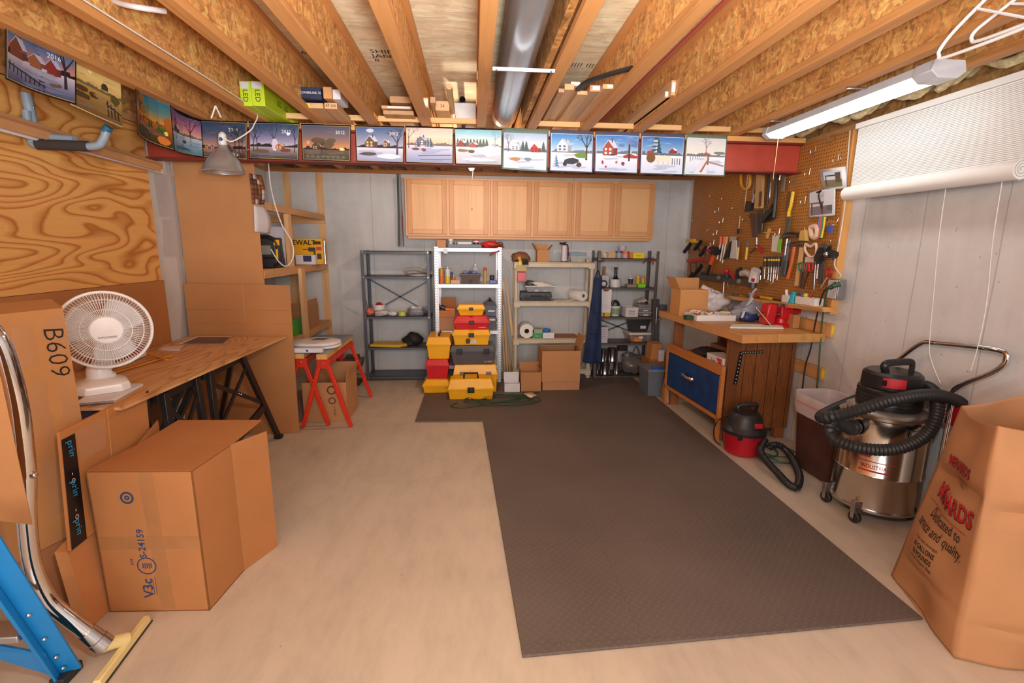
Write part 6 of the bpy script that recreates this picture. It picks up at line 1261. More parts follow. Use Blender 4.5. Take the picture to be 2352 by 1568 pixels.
# ================================================================ workbench
BM = Matrix.Translation((2.085, 3.70, 0)) @ Matrix.Rotation(math.radians(3.2), 4, 'Z')
class MB(M):
    def build(s, *a, **k): s.v = [tuple(BM @ V(p)) for p in s.v]; return M.build(s, *a, **k)
BT = wood(206, 148, 90, 'x', .7, .7, .42); BW = wood(150, 92, 52, 'z', .72, .8, .5); BO = wood(196, 122, 62, 'y', .78, .8, .5)
t = thing('workbench', 'wooden workbench with blue drawer and grooved panel end under the pegboard', 'workbench', BM @ V((0, 0, 0)))
for k, (x0, x1) in enumerate(((-.09, .2), (.2, .43), (.43, .60))):
    MB().box(x0+.0008, x1-.0008, -.30, 1.16, .905, .97, wood(206, 146+4*k, 88, 'y', .74, .6, .42, k)).build('top_plank', t, bevel=.003)
for x in (0.01, .5):
    for y in (0.0, .95): MB().box(x, x+.09, y, y+.05, 0, .904, BW).build('leg', t, bevel=.003)
MB().box(.10, .60, -.012, -.001, .10, .9, panel_mat()).box(.0, .10, -.012, -.001, .10, .9, C(116, 68, 36, .45)).build('side_panel', t, 0)
gr = MB()
for x in (.14, .24, .36, .45, .56): gr.box(x, x+.004, -.0135, -.0115, .10, .9, C(40, 22, 14, .6, 0, 0))
gr.build('groove', t, 0)
MB().box(-.05, -.02, -.02, 1.0, .57, .655, BO).build('front_rail', t, bevel=.003)
MB().box(-.05, -.02, -.02, 1.0, .185, .215, BO).build('lower_rail', t, bevel=.003)
for y in (-.02, .965): MB().box(-.05, -.02, y, y+.035, 0 if y > 0 else .0, .57, BO).build('stile', t, bevel=.003)
dw = MB().box(-.045, -.028, .025, .955, .225, .562, C(22, 62, 118, .4, 0, .25)).box(-.028, .5, .05, .93, .235, .24, C(120, 80, 50)).build('drawer', t, bevel=.002)
MB().tube(curve([(-.045, .62, .43), (-.07, .60, .425), (-.078, .53, .42), (-.07, .46, .415), (-.045, .44, .42)]), .013, CHROME(), 10, flat=1.5).build('handle', dw)
MB().box(-.02, .58, 0.05, .95, .575, .59, BO).build('shelf_board', t)
MB().box(.56, .575, .05, .95, .59, .9, cardboard(176, 122, 74)).build('back_panel', t)
PB = C(28, 26, 26, .35)
def perf(p0, p1, w_):
    m_ = MB(); m_.bar(p0, p1, w_, .004, PB, (0, 1, 0)); a_, b_ = V(p0), V(p1)
    for k in range(9):
        c = a_.lerp(b_, (k+.5)/9); m_.cyl(c+V((0, -.0022, 0)), c+V((0, -.0032, 0)), .005, C(206, 204, 200, .4), 8)
    return m_
sq = perf((.075, -.016, .50), (.105, -.016, .775), .032); o = tag(sq.build('framing_square', smooth=0), 'black perforated steel square hung on the grooved bench end', 'square'); perf((.105, -.016, .772), (.305, -.016, .772), .022).build('short_arm', o, 0)
# things inside and on the bench
o = tag(MB().box(.0, .15, .06, .32, .592, .70, C(226, 216, 208, .6)).build('printed_carton', bevel=.002), 'white carton with red triangle and blue print in the open bench bay', 'box')
m_ = MB(); m_.text('3-in', .05, C(60, 76, 130, .6, 0, 0), (0, .22, .655), (0, -1, 0), (0, 0, 1), .001, shear=.3).face([(-.0015, .09, .61), (-.0015, .17, .69), (-.0015, .08, .69)], C(206, 60, 80, .6, 0, 0)).build('printing', o, 0)
tag(MB().lump((.13, .55, .64), (.12, .15, .055), C(44, 38, 38, .7), 5).build('black_pouch'), 'black pouch lying in the open bench bay', 'bag')
tag(MB().box(.28, .5, .3, .75, .592, .70, cardboard(176, 120, 76)).build('carton', bevel=.003), 'brown carton at the back of the open bench bay', 'box')
tag(MB().lathe([(.085, 0), (.085, .03), (.03, .03), (.03, 0)], (.40, .5, .785), C(64, 52, 46, .5), 24, (-1, 0, .2)).build('disc'), 'dark disc leaning on the brown carton in the bench bay', 'disc')
ZB = .971
def W(x, y, z=ZB): return F(x, y, z)
# open carton at the far end of the bench
q0 = W(1538, 722); e = W(1580, 738); X0, X1 = q0.x+.02, q0.x+.36
f0, f1 = W(1562, 726), W(1626, 722)
Yc = f0.y; R_ = rect(1562, 662, 1626, 724, Yc)
openbox('carton', 'open cardboard carton at the far end of the bench top', R_[0]-.0, R_[1], Yc, Yc+.22, ZB, ZB+(R_[3]-R_[2])*.98, cardboard(206, 146, 88), (('b', 0, .10), ('l', 28, .13), ('f', 0, .0)))
# tray of cord ends, white bag, grey bag, pencil cup, paper, vise
p0, p1 = W(1600, 737), W(1676, 733); tr = thing('shallow_box', 'shallow white box of odds and ends on the bench edge', 'box', p0); WH = C(232, 228, 226, .5)
tray(p0.x, p1.x, p0.y, p0.y+.26, ZB, ZB+.05, .004, WH).build('body', tr)
m_ = M(); rnd = random.Random(8)
for k in range(7):
    c = V((rnd.uniform(p0.x+.04, p1.x-.04), rnd.uniform(p0.y+.05, p0.y+.2), ZB+.045)); m_.tube(curve([c+V((rnd.uniform(-.05, .05), rnd.uniform(-.05, .05), rnd.uniform(-.01, .03))) for _ in range(5)]), .009, C(*rnd.choice(((226, 206, 176, .7), (226, 214, 196, .7), (196, 84, 60, .6)))), 7)
m_.build('cord_scraps', tr)
tag(M().box(p0.x-.07, p0.x-.005, p0.y+.05, p0.y+.12, ZB, ZB+.04, C(40, 70, 46, .5)).build('green_carton', bevel=.002), 'small dark green carton beside the shallow white box', 'box')
c = W(1652, 722); bg = thing('shopping_bag', 'white plastic shopping bag bunched on the bench behind the shallow box', 'bag', c)
M().lump(c+V((.02, .18, .10)), (.16, .13, .125), C(226, 216, 214, .35, 0, .12), 41, .22, 28).lump(c+V((-.06, .2, .17)), (.08, .08, .08), C(230, 220, 218, .35, 0, .12), 44, .3).build('body', bg, smooth=60)
c = W(1752, 733); c.x = 2.485; c.y -= .1; bg = thing('grey_bag', 'knotted grey plastic bag with dark blue print on the bench by the vise', 'bag', c); G1 = C(150, 152, 166, .3, 0, .15)
M().lump(c+V((.0, .04, .07)), (.15, .12, .09), G1, 51, .22, 26).lathe([(.09, 0), (.05, .05), (.02, .09), (.016, .12), (.03, .15)], c+V((0, .04, .1)), G1, 14).build('body', bg, smooth=60)
M().lump(c+V((-.045, -.04, .045)), (.09, .05, .045), C(50, 62, 112, .35), 52, .2).build('printed_patch', bg, smooth=60)
M().tube(curve([c+V((0, .04, .22)), c+V((.01, .03, .26)), c+V((.03, .03, .28))]), [.02]*16+[.03], C(206, 206, 214, .3), 8, flat=.4).tube(curve([c+V((0, .02, .2)), c+V((-.08, -.03, .13)), c+V((-.14, -.08, .04))]), .012, C(206, 204, 210, .3), 8, flat=.4).build('handle', bg)
c = W(1692, 712); cup = thing('pencil_cup', 'translucent cup of pens against the wall behind the white bag', 'cup', c)
M().lathe([(.04, 0), (.045, .11), (.042, .11), (.037, .005)], c, clear(206, 206, 216, .6), 18, caps=False).build('cup', cup)
for dx, cc, nm in ((-.03, (40, 100, 190, .4), 'blue_pen'), (.0, (40, 40, 46, .4), 'black_pen'), (.03, (190, 50, 60, .4), 'red_pen')): M().tube([c+V((dx*.5, 0, .02)), c+V((dx*1.6, .01, .19))], .01, C(*cc), 8).build(nm, cup)
c = W(1716, 722); tag(M().box(c.x-.06, c.x+.07, c.y, c.y+.1, ZB, ZB+.055, wood(206, 150, 96, 'x')).build('wooden_box', bevel=.003), 'small wooden box between the pencil cup and the grey bag', 'box')
q = [W(1675, 758), W(1800, 757), W(1784, 748), W(1690, 750)]
o = tag(M().prism([V((v.x, v.y, ZB+.001)) for v in (W(1676, 755), W(1800, 757), W(1790, 747), W(1680, 749))], (0, 0, .016), C(226, 218, 204, .75)).build('paper_pad', bevel=.005), 'cream pad of folded papers on the near edge of the bench top', 'paper')
q = W(1822, 752); q2 = W(1886, 752)
tag(M().box(q.x-.03, 2.655, q.y-.04, q.y+.10, ZB, ZB+.11, cardboard(196, 140, 86)).build('carton', bevel=.003), 'low cardboard carton on the bench beside the vise', 'box')
# vise
vc = W(1800, 751); vc.y += .05; VR = C(196, 22, 34, .32)
v = thing('bench_vise', 'bright red bench vise with steel bar handle on the bench corner', 'vise', vc); o_ = vc
M().lathe([(.075, 0), (.075, .02), (.05, .035), (.045, .07)], o_, VR, 20).build('swivel_base', v)
M().hexa([o_+V(p) for p in ((-.03, -.05, .065), (.09, -.05, .065), (.09, .05, .065), (-.03, .05, .065), (-.03, -.04, .17), (.07, -.04, .17), (.07, .04, .17), (-.03, .04, .17))], VR).hexa([o_+V(p) for p in ((.05, -.03, .10), (.22, -.02, .115), (.22, .02, .115), (.05, .03, .10), (.05, -.03, .15), (.2, -.02, .145), (.2, .02, .145), (.05, .03, .15))], VR).box(o_.x-.01, o_.x+.03, o_.y-.065, o_.y+.065, o_.z+.15, o_.z+.185, VR).build('fixed_jaw', v, bevel=.008)
M().hexa([o_+V(p) for p in ((-.17, -.05, .02), (-.08, -.05, .02), (-.08, .05, .02), (-.17, .05, .02), (-.15, -.055, .19), (-.075, -.065, .19), (-.075, .065, .19), (-.15, .055, .19))], VR).build('sliding_jaw', v, bevel=.012)
M().box(o_.x-.075, o_.x-.068, o_.y-.06, o_.y+.06, o_.z+.165, o_.z+.192, brushed(180)).box(o_.x-.018, o_.x-.011, o_.y-.06, o_.y+.06, o_.z+.165, o_.z+.192, brushed(180)).build('jaw_plate', v)
M().cyl(o_+V((-.2, 0, .1)), o_+V((.0, 0, .1)), .016, brushed(150), 14).build('screw', v)
M().cyl(o_+V((-.205, .03, .15)), o_+V((-.135, -.10, .012)), .006, C(206, 176, 120, .3, .6), 10).ball(o_+V((-.205, .03, .15)), .01, brushed()).build('handle_bar', v)
# ================================================================ beside the bench, far end
q = F(1510, 912); o_ = V((q.x, q.y, 0))
t = thing('storage_bin', 'grey plastic bin with bright blue handle on the floor at the bench far end', 'bin', o_); R_ = rect(1488, 850, 1520, 912, q.y)
M().taper(R_[0], R_[1]+.02, q.y, q.y+.3, .001, R_[3], C(106, 112, 122, .45), .012, .012).build('body', t, bevel=.004)
M().box(R_[0]-.005, R_[1]+.025, q.y-.005, q.y+.305, R_[3]-.02, R_[3]+.006, C(124, 130, 142, .4)).build('rim', t, bevel=.002); M().box(R_[0]+.05, R_[1]+.02, q.y+.02, q.y+.06, R_[3]+.007, R_[3]+.03, C(30, 90, 196, .4)).build('handle', t, bevel=.004)
def plank(lab, x0, y0_, x1, y1_, w_, th, mt, name='board', X=None):
    p0 = F(x1, y1_, .002); p1 = _at(x0, y0_, 1, p0.y+.35); tag(M().bar(p0+V((0, 0, .01)), p1, w_, th, mt, (0, 1, 0)).build(name, bevel=.002), lab, 'board')
plank('brown board leaning at the bench far corner by the grey bin', 1540, 806, 1526, 918, .07, .02, wood(186, 130, 84, 'z'))
plank('thin pale strip leaning beside the bench front corner', 1541, 822, 1534, 926, .03, .012, C(206, 196, 190, .6))
R_ = rect(1492, 790, 1508, 850, 5.45); 
tag(M().hexa([(R_[0], 5.42, .30), (R_[1]+.03, 5.42, .30), (R_[1]+.03, 5.6, .30), (R_[0], 5.6, .30), (R_[0]+.03, 5.46, R_[3]), (R_[1]+.07, 5.46, R_[3]), (R_[1]+.07, 5.64, R_[3]), (R_[0]+.03, 5.64, R_[3])], cardboard(200, 138, 82)).build('carton', bevel=.003), 'tall cardboard carton leaning behind the grey bin', 'box')
tag(M().box(R_[0]-.02, R_[1]+.12, 5.40, 5.68, .001, .299, cardboard(170, 116, 72)).build('carton', bevel=.003), 'closed carton standing on the floor beneath the tall leaning carton', 'box')
R_ = rect(1512, 804, 1524, 848, 5.35); tag(M().box(R_[0], R_[1], 5.34, 5.36, .30, R_[3], C(226, 226, 232, .6)).build('foam_sheet'), 'white foam sheet upright beside the tall cardboard carton', 'foam')
R_ = rect(1502, 690, 1517, 866, 5.86); o = tag(M().hexa([(R_[0]-.01, 5.80, .002), (R_[1]-.01, 5.80, .002), (R_[1]-.01, 5.815, .002), (R_[0]-.01, 5.815, .002), (R_[0], 6.03, R_[3]), (R_[1]+.02, 6.03, R_[3]), (R_[1]+.02, 6.045, R_[3]), (R_[0], 6.045, R_[3])], C(96, 92, 96, .5)).build('grey_board'), 'dark grey board leaning on the wall beside the full dark rack', 'board')
cl = thing('hand_clamp', 'dark metal clamp fixed on the far corner of the bench top', 'clamp', W(1530, 716)); p = BM @ V((-.07, 1.14, .97))
M().box(p.x-.02, p.x+.05, p.y-.03, p.y+.03, p.z+.002, p.z+.06, C(60, 66, 80, .4)).build('jaw', cl, bevel=.006); M().cyl(p+V((-.05, 0, .03)), p+V((-.05, .0, -.14)), .008, brushed(130), 8).cyl(p+V((-.06, 0, -.1)), p+V((.02, 0, -.1)), .006, C(160, 90, 50), 8).build('screw', cl)
# ================================================================ window blind
XB = 2.60; ra, rb_ = S(1970, 297, XB), S(2356, 170, XB); ya, yb_ = ra.y, 2.19; zt_, zb_ = 2.405, 1.985
t = thing('roll_up_blind', 'white roll-up blind half lowered over the basement window', 'blind', (XB, 2.7, zb_)); WB = C(238, 236, 234, .6, 0, .02)
M().box(XB-.02, XB+.02, yb_, ya, zt_, zt_+.035, WB).build('head_rail', t, bevel=.003)
m_ = M(); n = 44
for k in range(n):
    z0 = zb_+.02+(zt_-zb_-.02)*k/n; z1 = z0+(zt_-zb_-.02)/n*.78; m_.prism([(XB-.003, yb_+.012, z0), (XB+.002, yb_+.012, z0), (XB+.002, yb_+.012, z1), (XB-.003, yb_+.012, z1)], (0, ya-yb_-.024, 0), WB)
m_.build('slat_curtain', t, 0)
M().box(XB+.004, XB+.006, yb_+.02, ya-.02, zb_, zt_, C(206, 206, 206, .7)).build('backing_weave', t)
pr = [(.045*(1-.018*k), 0) for k in range(1)]
M().cyl((XB-.01, yb_+.0, zb_), (XB-.01, ya+.005, zb_), .046, WB, 28).build('rolled_bottom', t)
sp = M().tube([(XB-.01+math.cos(k*.5)*(.044-.0011*k), yb_-.002, zb_+math.sin(k*.5)*(.044-.0011*k)) for k in range(34)], .0016, C(190, 190, 192, .6), 5); sp.build('roll_end', t)
for k, (pts, lab) in enumerate((([(2172, 398), (2160, 520), (2146, 660), (2135, 790), (2140, 830), (2160, 880)], ''), ([(2300, 400), (2285, 520), (2268, 680), (2250, 780), (2230, 850)], ''))):
    q = [S(x, y, XB+.02) for x, y in pts]; q[0].z = 2.40; M().tube(curve(q), .0022, C(236, 232, 226, .6), 6).build('lift_cord', t)
p = S(2100, 300, XB)
struct(M().box(XR-.012, XR-.001, 2.3, 3.2, 1.95, 2.40, C(190, 200, 210, .2)), 'window_1', label='window pane behind the lowered blind')
# ================================================================ small red vacuum
vb = V((2.15, 3.475, 0)); R1 = C(176, 22, 40, .32); K1 = C(34, 32, 34, .42)
t = thing('small_vacuum', 'small red and black shop vacuum on the floor by the bench end', 'vacuum', vb)
M().lathe([(.125, .004), (.135, .012), (.155, .17), (.158, .175)], vb, R1, 36).build('tank', t, bevel=.0)
M().lathe([(.165, .176), (.168, .2), (.15, .225), (.14, .235), (.125, .30), (.10, .335), (.06, .348), (.002, .35)], vb, K1, 36).build('motor_head', t)
M().tube(curve([vb+V((-.06, 0, .335)), vb+V((-.065, 0, .385)), vb+V((.05, -.01, .40)), vb+V((.08, -.01, .385)), vb+V((.075, 0, .325))]), .013, K1, 10, flat=1.4).build('carry_handle', t)
M().box(vb.x-.0, vb.x+.06, vb.y-.150, vb.y-.128, .25, .285, C(186, 40, 50, .4)).build('label', t, bevel=.003)
M().box(vb.x-.115, vb.x-.085, vb.y-.135, vb.y-.12, .15, .2, K1).build('latch', t, bevel=.003)
def hose(pts, r, mt, n=20, rib=.02, seg=9):
    """ribbed hose along a path"""
    c = curve(pts, seg*2); L = [0]
    for a_, b_ in zip(c, c[1:]): L.append(L[-1]+(b_-a_).length)
    k = int(L[-1]/rib*2.0); out = []; rr = []; j = 0
    for i in range(k+1):
        s_ = L[-1]*i/k
        while j < len(L)-2 and L[j+1] < s_: j += 1
        f = (s_-L[j])/max(1e-6, L[j+1]-L[j]); out.append(c[j].lerp(c[j+1], f)); rr.append(r if i % 2 else r*.8)
    return M().tube(out, rr, mt, n)
h1 = [vb+V((.12, -.10, .14)), F(1748, 1040, .10), F(1790, 1090, .05), F(1812, 1112, .032), F(1830, 1118, .03), F(1836, 1090, .04), F(1818, 1050, .06), F(1795, 1025, .1), F(1776, 1022, .12), F(1765, 1030, .09)]
hose(h1, .026, K1).build('hose', t, smooth=25)
M().tube(curve([vb+V((-.12, .05, .28)), F(1650, 965, .3), F(1640, 985, .2), F(1642, 1010, .06), F(1655, 1022, .01)]), .005, K1, 7).build('power_cord', t)
coil('extension_cord', 'green cord coiled on the floor behind the small red vacuum', F(1775, 1050, .0)+V((.02, .1, 0)), .14, .16, 5, .0045, C(46, 90, 60, .5), 0, 9)
# ================================================================ brown waste bin
tb = V((2.545, 3.08, 0)); BB = C(84, 52, 46, .5); 
t = thing('waste_bin', 'brown plastic waste bin with white liner between the small and large vacuums', 'bin', tb)
def rr_(w_, d_, z, n=28, p=5):
    return [(tb.x+math.copysign(abs(math.cos(2*math.pi*i/n))**(2/p), math.cos(2*math.pi*i/n))*w_, tb.y+math.copysign(abs(math.sin(2*math.pi*i/n))**(2/p), math.sin(2*math.pi*i/n))*d_, z) for i in range(n)]
def rings(rs, mt, cap=True, m_=None):
    m_ = m_ or M(); n = len(rs[0]); vs = [p for r in rs for p in r]; fs = [(i*n+j, i*n+(j+1) % n, (i+1)*n+(j+1) % n, (i+1)*n+j) for i in range(len(rs)-1) for j in range(n)]
    if cap: fs.append(tuple(range(n))[::-1])
    return m_.add(vs, fs, mt)
rings([rr_(.11, .17, .002), rr_(.12, .18, .02), rr_(.15, .215, .47), rr_(.158, .224, .475), rr_(.16, .226, .53), rr_(.152, .218, .535), rr_(.145, .21, .48)], BB).build('body', t)
rings([rr_(.154, .221, .42), rr_(.163, .23, .475), rr_(.166, .233, .535), rr_(.164, .231, .572), rr_(.150, .216, .568), rr_(.13, .19, .40), rr_(.11, .17, .30)], C(226, 214, 218, .4, 0, .08, 0, .78), False).build('liner', t)
rings([rr_(.167, .234, .50), rr_(.1675, .2345, .515)], C(214, 150, 150, .4), False).build('drawstring', t)
# ================================================================ large steel vacuum
dc = V((2.475, 2.57, 0)); SS = C(206, 196, 186, .16, 1, .04); RB = C(36, 36, 38, .5)
t = thing('shop_vacuum', 'large stainless drum shop vacuum with coiled black hose on a wheeled cart', 'vacuum', dc); DRR = .225
M().lathe([(DRR-.005, .095), (DRR, .10), (DRR, .30), (DRR+.004, .305), (DRR, .31), (DRR, .62), (DRR+.012, .625), (DRR+.012, .645), (DRR-.01, .65), (DRR-.03, .66)], dc, SS, 56).build('drum', t, smooth=40)
M().lathe([(DRR-.03, .655), (DRR-.02, .672), (.18, .685), (.16, .69)], dc, C(190, 184, 178, .3, .8), 48).build('lid', t)
m_ = M().lathe([(.158, .69), (.162, .70), (.160, .715), (.164, .72), (.160, .735), (.164, .74), (.160, .755), (.164, .76), (.160, .775), (.163, .78), (.160, .80), (.150, .805), (.145, .81), (.150, .815), (.146, .89), (.13, .905), (.002, .908)], dc, C(32, 31, 33, .35), 44); mo = m_.build('motor_head', t)
M().tube(curve([dc+V((-.075, -.03, .905)), dc+V((-.08, -.03, .955)), dc+V((.06, -.03, .965)), dc+V((.085, -.03, .95)), dc+V((.085, -.03, .9))]), .014, C(30, 29, 31, .35), 10, flat=1.5).build('carry_handle', mo)
a0 = math.radians(-128); m_ = M()
def arc(rad, a_, z): return dc+V((math.cos(a_)*rad, math.sin(a_)*rad, z))
for k in range(6): m_.face([arc(.1535, a0-.36+.12*k, .83), arc(.1535, a0-.36+.12*(k+1), .83), arc(.1515, a0-.36+.12*(k+1), .885), arc(.1515, a0-.36+.12*k, .885)], C(190, 26, 44, .4))
m_.build('red_label', mo, label='red motor label with switch'); M().bar(arc(.157, a0-.29, .84), arc(.155, a0-.29, .872), .02, .012, C(24, 24, 26, .4)).build('switch', mo)
m_ = M(); a1 = math.radians(-155); m_.v = []
def band(z0, z1, a_, b_, mt, r_=DRR+.0015, sk=0):
    for k in range(8): u, w2 = a_+(b_-a_)*k/8, a_+(b_-a_)*(k+1)/8; m_.face([arc(r_, u, z0+sk*k/8), arc(r_, w2, z0+sk*(k+1)/8), arc(r_, w2, z1+sk*(k+1)/8), arc(r_, u, z1+sk*k/8)], mt)
RL = C(186, 40, 44, .4)
band(.395, .40, a1-.1, a1+.72, RL); band(.335, .345, a1-.02, a1+.62, RL); band(.42, .475, a1-.12, a1+.2, RL)
gl_ = glyphs('INDUSTRIAL', 0, .01); 
if gl_[0]:
    mx = max(p[0] for p in gl_[0]); m_.add([arc(DRR+.002, a1+.02+.6*p[0]/mx, .355+.035*p[1]) for p in gl_[0]], gl_[1], RL)
m_.build('red_decal', t, 0, label='red printed decal on the drum')
for a_ in (-100, 20, 150):
    ar = math.radians(a_); e = arc(DRR+.012, ar, .59); d_ = V((math.cos(ar), math.sin(ar), 0)); tn = V((-d_.y, d_.x, 0)); M().obox(e, tn*.014, d_*.008, V((0, 0, .03)), brushed(200)).tube([e+tn*.016+d_*.01+V((0, 0, -.02)), e+tn*.016+d_*.01+V((0, 0, -.07)), e-tn*.016+d_*.01+V((0, 0, -.07)), e-tn*.016+d_*.01+V((0, 0, -.02))], .0025, brushed(210), 6).build('drum_latch', t)
inl = arc(DRR, math.radians(-170), .575); M().cyl(inl, inl+V((-.085, -.06, .01)), .036, RB, 20).cyl(inl+V((-.02, -.014, .002)), inl+V((-.045, -.03, .005)), .045, RB, 20).build('inlet', t)
e = inl+V((-.085, -.06, .01))
def hp(x, y, Y): return B(x, y, Y)
hp_ = [e, hp(1918, 965, 2.42), hp(1905, 985, 2.36), hp(1920, 1010, 2.32), hp(1985, 1030, 2.27), hp(2060, 1030, 2.25), hp(2125, 1000, 2.27), hp(2152, 950, 2.32), hp(2148, 905, 2.42), hp(2125, 885, 2.6), hp(2100, 878, 2.75), hp(2000, 905, 2.88), hp(1925, 935, 2.75), hp(1888, 955, 2.52), hp(1900, 958, 2.38), hp(1960, 945, 2.31), hp(2050, 918, 2.28), hp(2130, 906, 2.30), hp(2185, 915, 2.33), hp(2215, 935, 2.36), hp(2228, 975, 2.38)]
hose(hp_, .0335, RB, 20, .021, 8).build('hose', t, smooth=25)
HX = 2.648; hb = [V((HX, 2.80, .10)), V((HX, 2.80, .45)), V((HX-.02, 2.80, .84)), V((HX, 2.74, .92)), V((HX, 2.60, 1.06)), V((HX, 2.5, 1.085)), S(2290, 803, HX), S(2312, 824, HX), S(2285, 852, HX), S(2200, 888, HX), V((HX, 2.352, .80)), V((HX, 2.35, .7)), V((HX, 2.35, .10))]
M().tube(curve(hb, 7), .0145, CHROME(), 14).build('push_handle', t, smooth=60)
M().bar((HX-.0, 2.33, .64), (HX-.03, 2.83, .64), .02, .006, brushed(200), (1, 0, 0)).build('handle_bracket', t)
M().bar(arc(DRR+.02, math.radians(-150), .085), V((HX, 2.36, .085)), .03, .02, brushed(120)).bar(arc(DRR+.02, math.radians(150), .085), V((HX, 2.79, .085)), .03, .02, brushed(120)).lathe([(DRR+.008, .085), (DRR+.008, .1), (DRR-.01, .1), (DRR-.01, .085), (DRR+.008, .085)], dc, brushed(190), 48, caps=False).build('cart_frame', t)
for a_ in (-150, 150, -35, 35):
    c = arc(DRR+.012 if abs(a_) > 90 else DRR-.04, math.radians(a_), 0); cs = M().bar(c+V((0, 0, .066)), c+V((0, 0, .14)), .05, .03, brushed(170)).box(c.x-.022, c.x-.019, c.y-.012, c.y+.012, .03, .08, brushed(190)).box(c.x+.019, c.x+.022, c.y-.012, c.y+.012, .03, .08, brushed(190)).build('caster_bracket', t, bevel=.002)
    M().lathe([(.028, -.014), (.034, -.01), (.034, .01), (.028, .014)], c+V((0, 0, .0345)), C(34, 32, 32, .5), 20, (1, .3, 0)).build('wheel', cs)
q = S(2190, 940, 2.68); tag(M().box(2.668, 2.712, q.y-.30, q.y+.03, q.z-.09, q.z+.04, C(190, 22, 34, .45)).box(2.69, 2.7, q.y-.25, q.y-.2, .001, q.z-.08, C(70, 20, 26, .5)).build('red_case', bevel=.01), 'bright red case against the wall behind the drum vacuum handle', 'case')
# ================================================================ big paper bag
KR = cardboard(184, 132, 90, .8)
A_, L_, Rr = V((1.913, 1.498, .002)), V((2.085, 1.985, .002)), V((2.36, 1.35, .002))
Bk = L_+(Rr-A_)
def sd(p, q, u): return p.lerp(q, u)
topz = {0: .985, 1: .93, 2: .93, 3: .99}; cor = [A_, L_, Bk, Rr]
tops = [B(2294, 978, 1.50), B(2208, 932, 1.93), None, None]; tops[3] = V((Rr.x+.02, Rr.y+.02, .955)); tops[2] = V((Bk.x+.03, Bk.y-.02, 1.0))
def bagp(i, u, v):
    j = (i+1) % 4; lo = cor[i].lerp(cor[j], u); hi = tops[i].lerp(tops[j], u); p = lo.lerp(hi, v)
    nrm = (cor[j]-cor[i]).cross(V((0, 0, 1))).normalized(); s_ = -1 if i in (0, 1, 2, 3) else 1
    am = math.sin(math.pi*u); cr = .012*math.sin(7*u+9*v+i)+.010*math.sin(15*v-4*u+2*i)
    q = .028*am*math.exp(-((v-.30)/.22)**2)-.040*am*max(0, 1-abs(v-.70+.05*u)/.055)-.012*am*max(0, 1-abs(v-.2+.05*u)/.03)+.025*am*math.exp(-((v-.8)/.1)**2)+cr*am
    if v > .9 and i in (0, 3): p.z -= .02*am*(v-.9)*10
    return p-nrm*q*(1)
def bagn(i): return (cor[(i+1) % 4]-cor[i]).cross(V((0, 0, 1))).normalized()
t = thing('paper_bag', 'large brown paper yard bag with red store lettering standing at the mat corner', 'bag', A_)
m_ = M()
for i in range(4): m_.grid(lambda u, v, i=i: bagp(i, u, v), 20, 68, KR)
m_.face([c+V((0, 0, .002)) for c in cor], KR); bo = m_.build('body', t, smooth=20, solid=.002)
def bagq(i, u, v):
    a_, b_ = min(int(u*20), 19), min(int(v*68), 67); fu, fv = u*20-a_, v*68-b_
    g = lambda x, y: bagp(i, x/20, y/68)
    return g(a_, b_).lerp(g(a_+1, b_), fu).lerp(g(a_, b_+1).lerp(g(a_+1, b_+1), fu), fv)
def bagtext(txt, sz_, u0, v0, mt, wide, shear=0, bold=0, off=.0035, rot=0):
    """lettering laid on the printed face: u runs from its far edge to the front corner"""
    gv, gf = glyphs(txt, shear, bold); mx = max(p[0] for p in gv); pts = []
    for p in gv:
        u = u0+wide*(p[0]/mx-.5); v = v0+sz_*p[1]; q = bagq(0, 1-u, v); e1 = bagp(0, 1-u-.01, v)-q; e2 = bagp(0, 1-u, v+.01)-q; n_ = e1.cross(e2).normalized(); pts.append(q+n_*off)
    pm.add(pts, gf, mt)
RD_, BKI = C(196, 24, 40, .5, 0, 0), C(34, 24, 22, .6, 0, 0)
pm = M()
bagtext('MENARDS', .062, .54, .74, BKI, .46, 0, .03, .0042); bagtext('MENARDS', .062, .545, .742, RD_, .45, 0, .01, .0056)
bagtext('MENARDS', .105, .56, .55, BKI, .72, 0, .035, .0042); bagtext('MENARDS', .105, .565, .553, RD_, .71, 0, .012, .0056)
bagtext('________', .05, .5, .735, RD_, .46, 0, .0, .004); bagtext('________', .06, .5, .52, RD_, .74, 0, 0, .004)
bagtext('|||||||||||||', .055, .54, .675, BKI, .15, 0, 0, .004)
bagtext('Dedicated to', .075, .54, .455, BKI, .52, .35, .0, .004); bagtext('service and quality.', .075, .50, .385, BKI, .70, .35, 0, .004)
bagtext('30 GALLONS', .035, .44, .30, BKI, .28, 0, .02, .004); bagtext('50 POUNDS', .035, .44, .262, BKI, .26, 0, .02, .004); bagtext('2 ply wet strength', .022, .44, .34, BKI, .3, 0, 0, .004); bagtext('Kraft Paper Bag', .022, .44, .235, BKI, .3, 0, 0, .004)
pm.build('lettering', bo, 0)
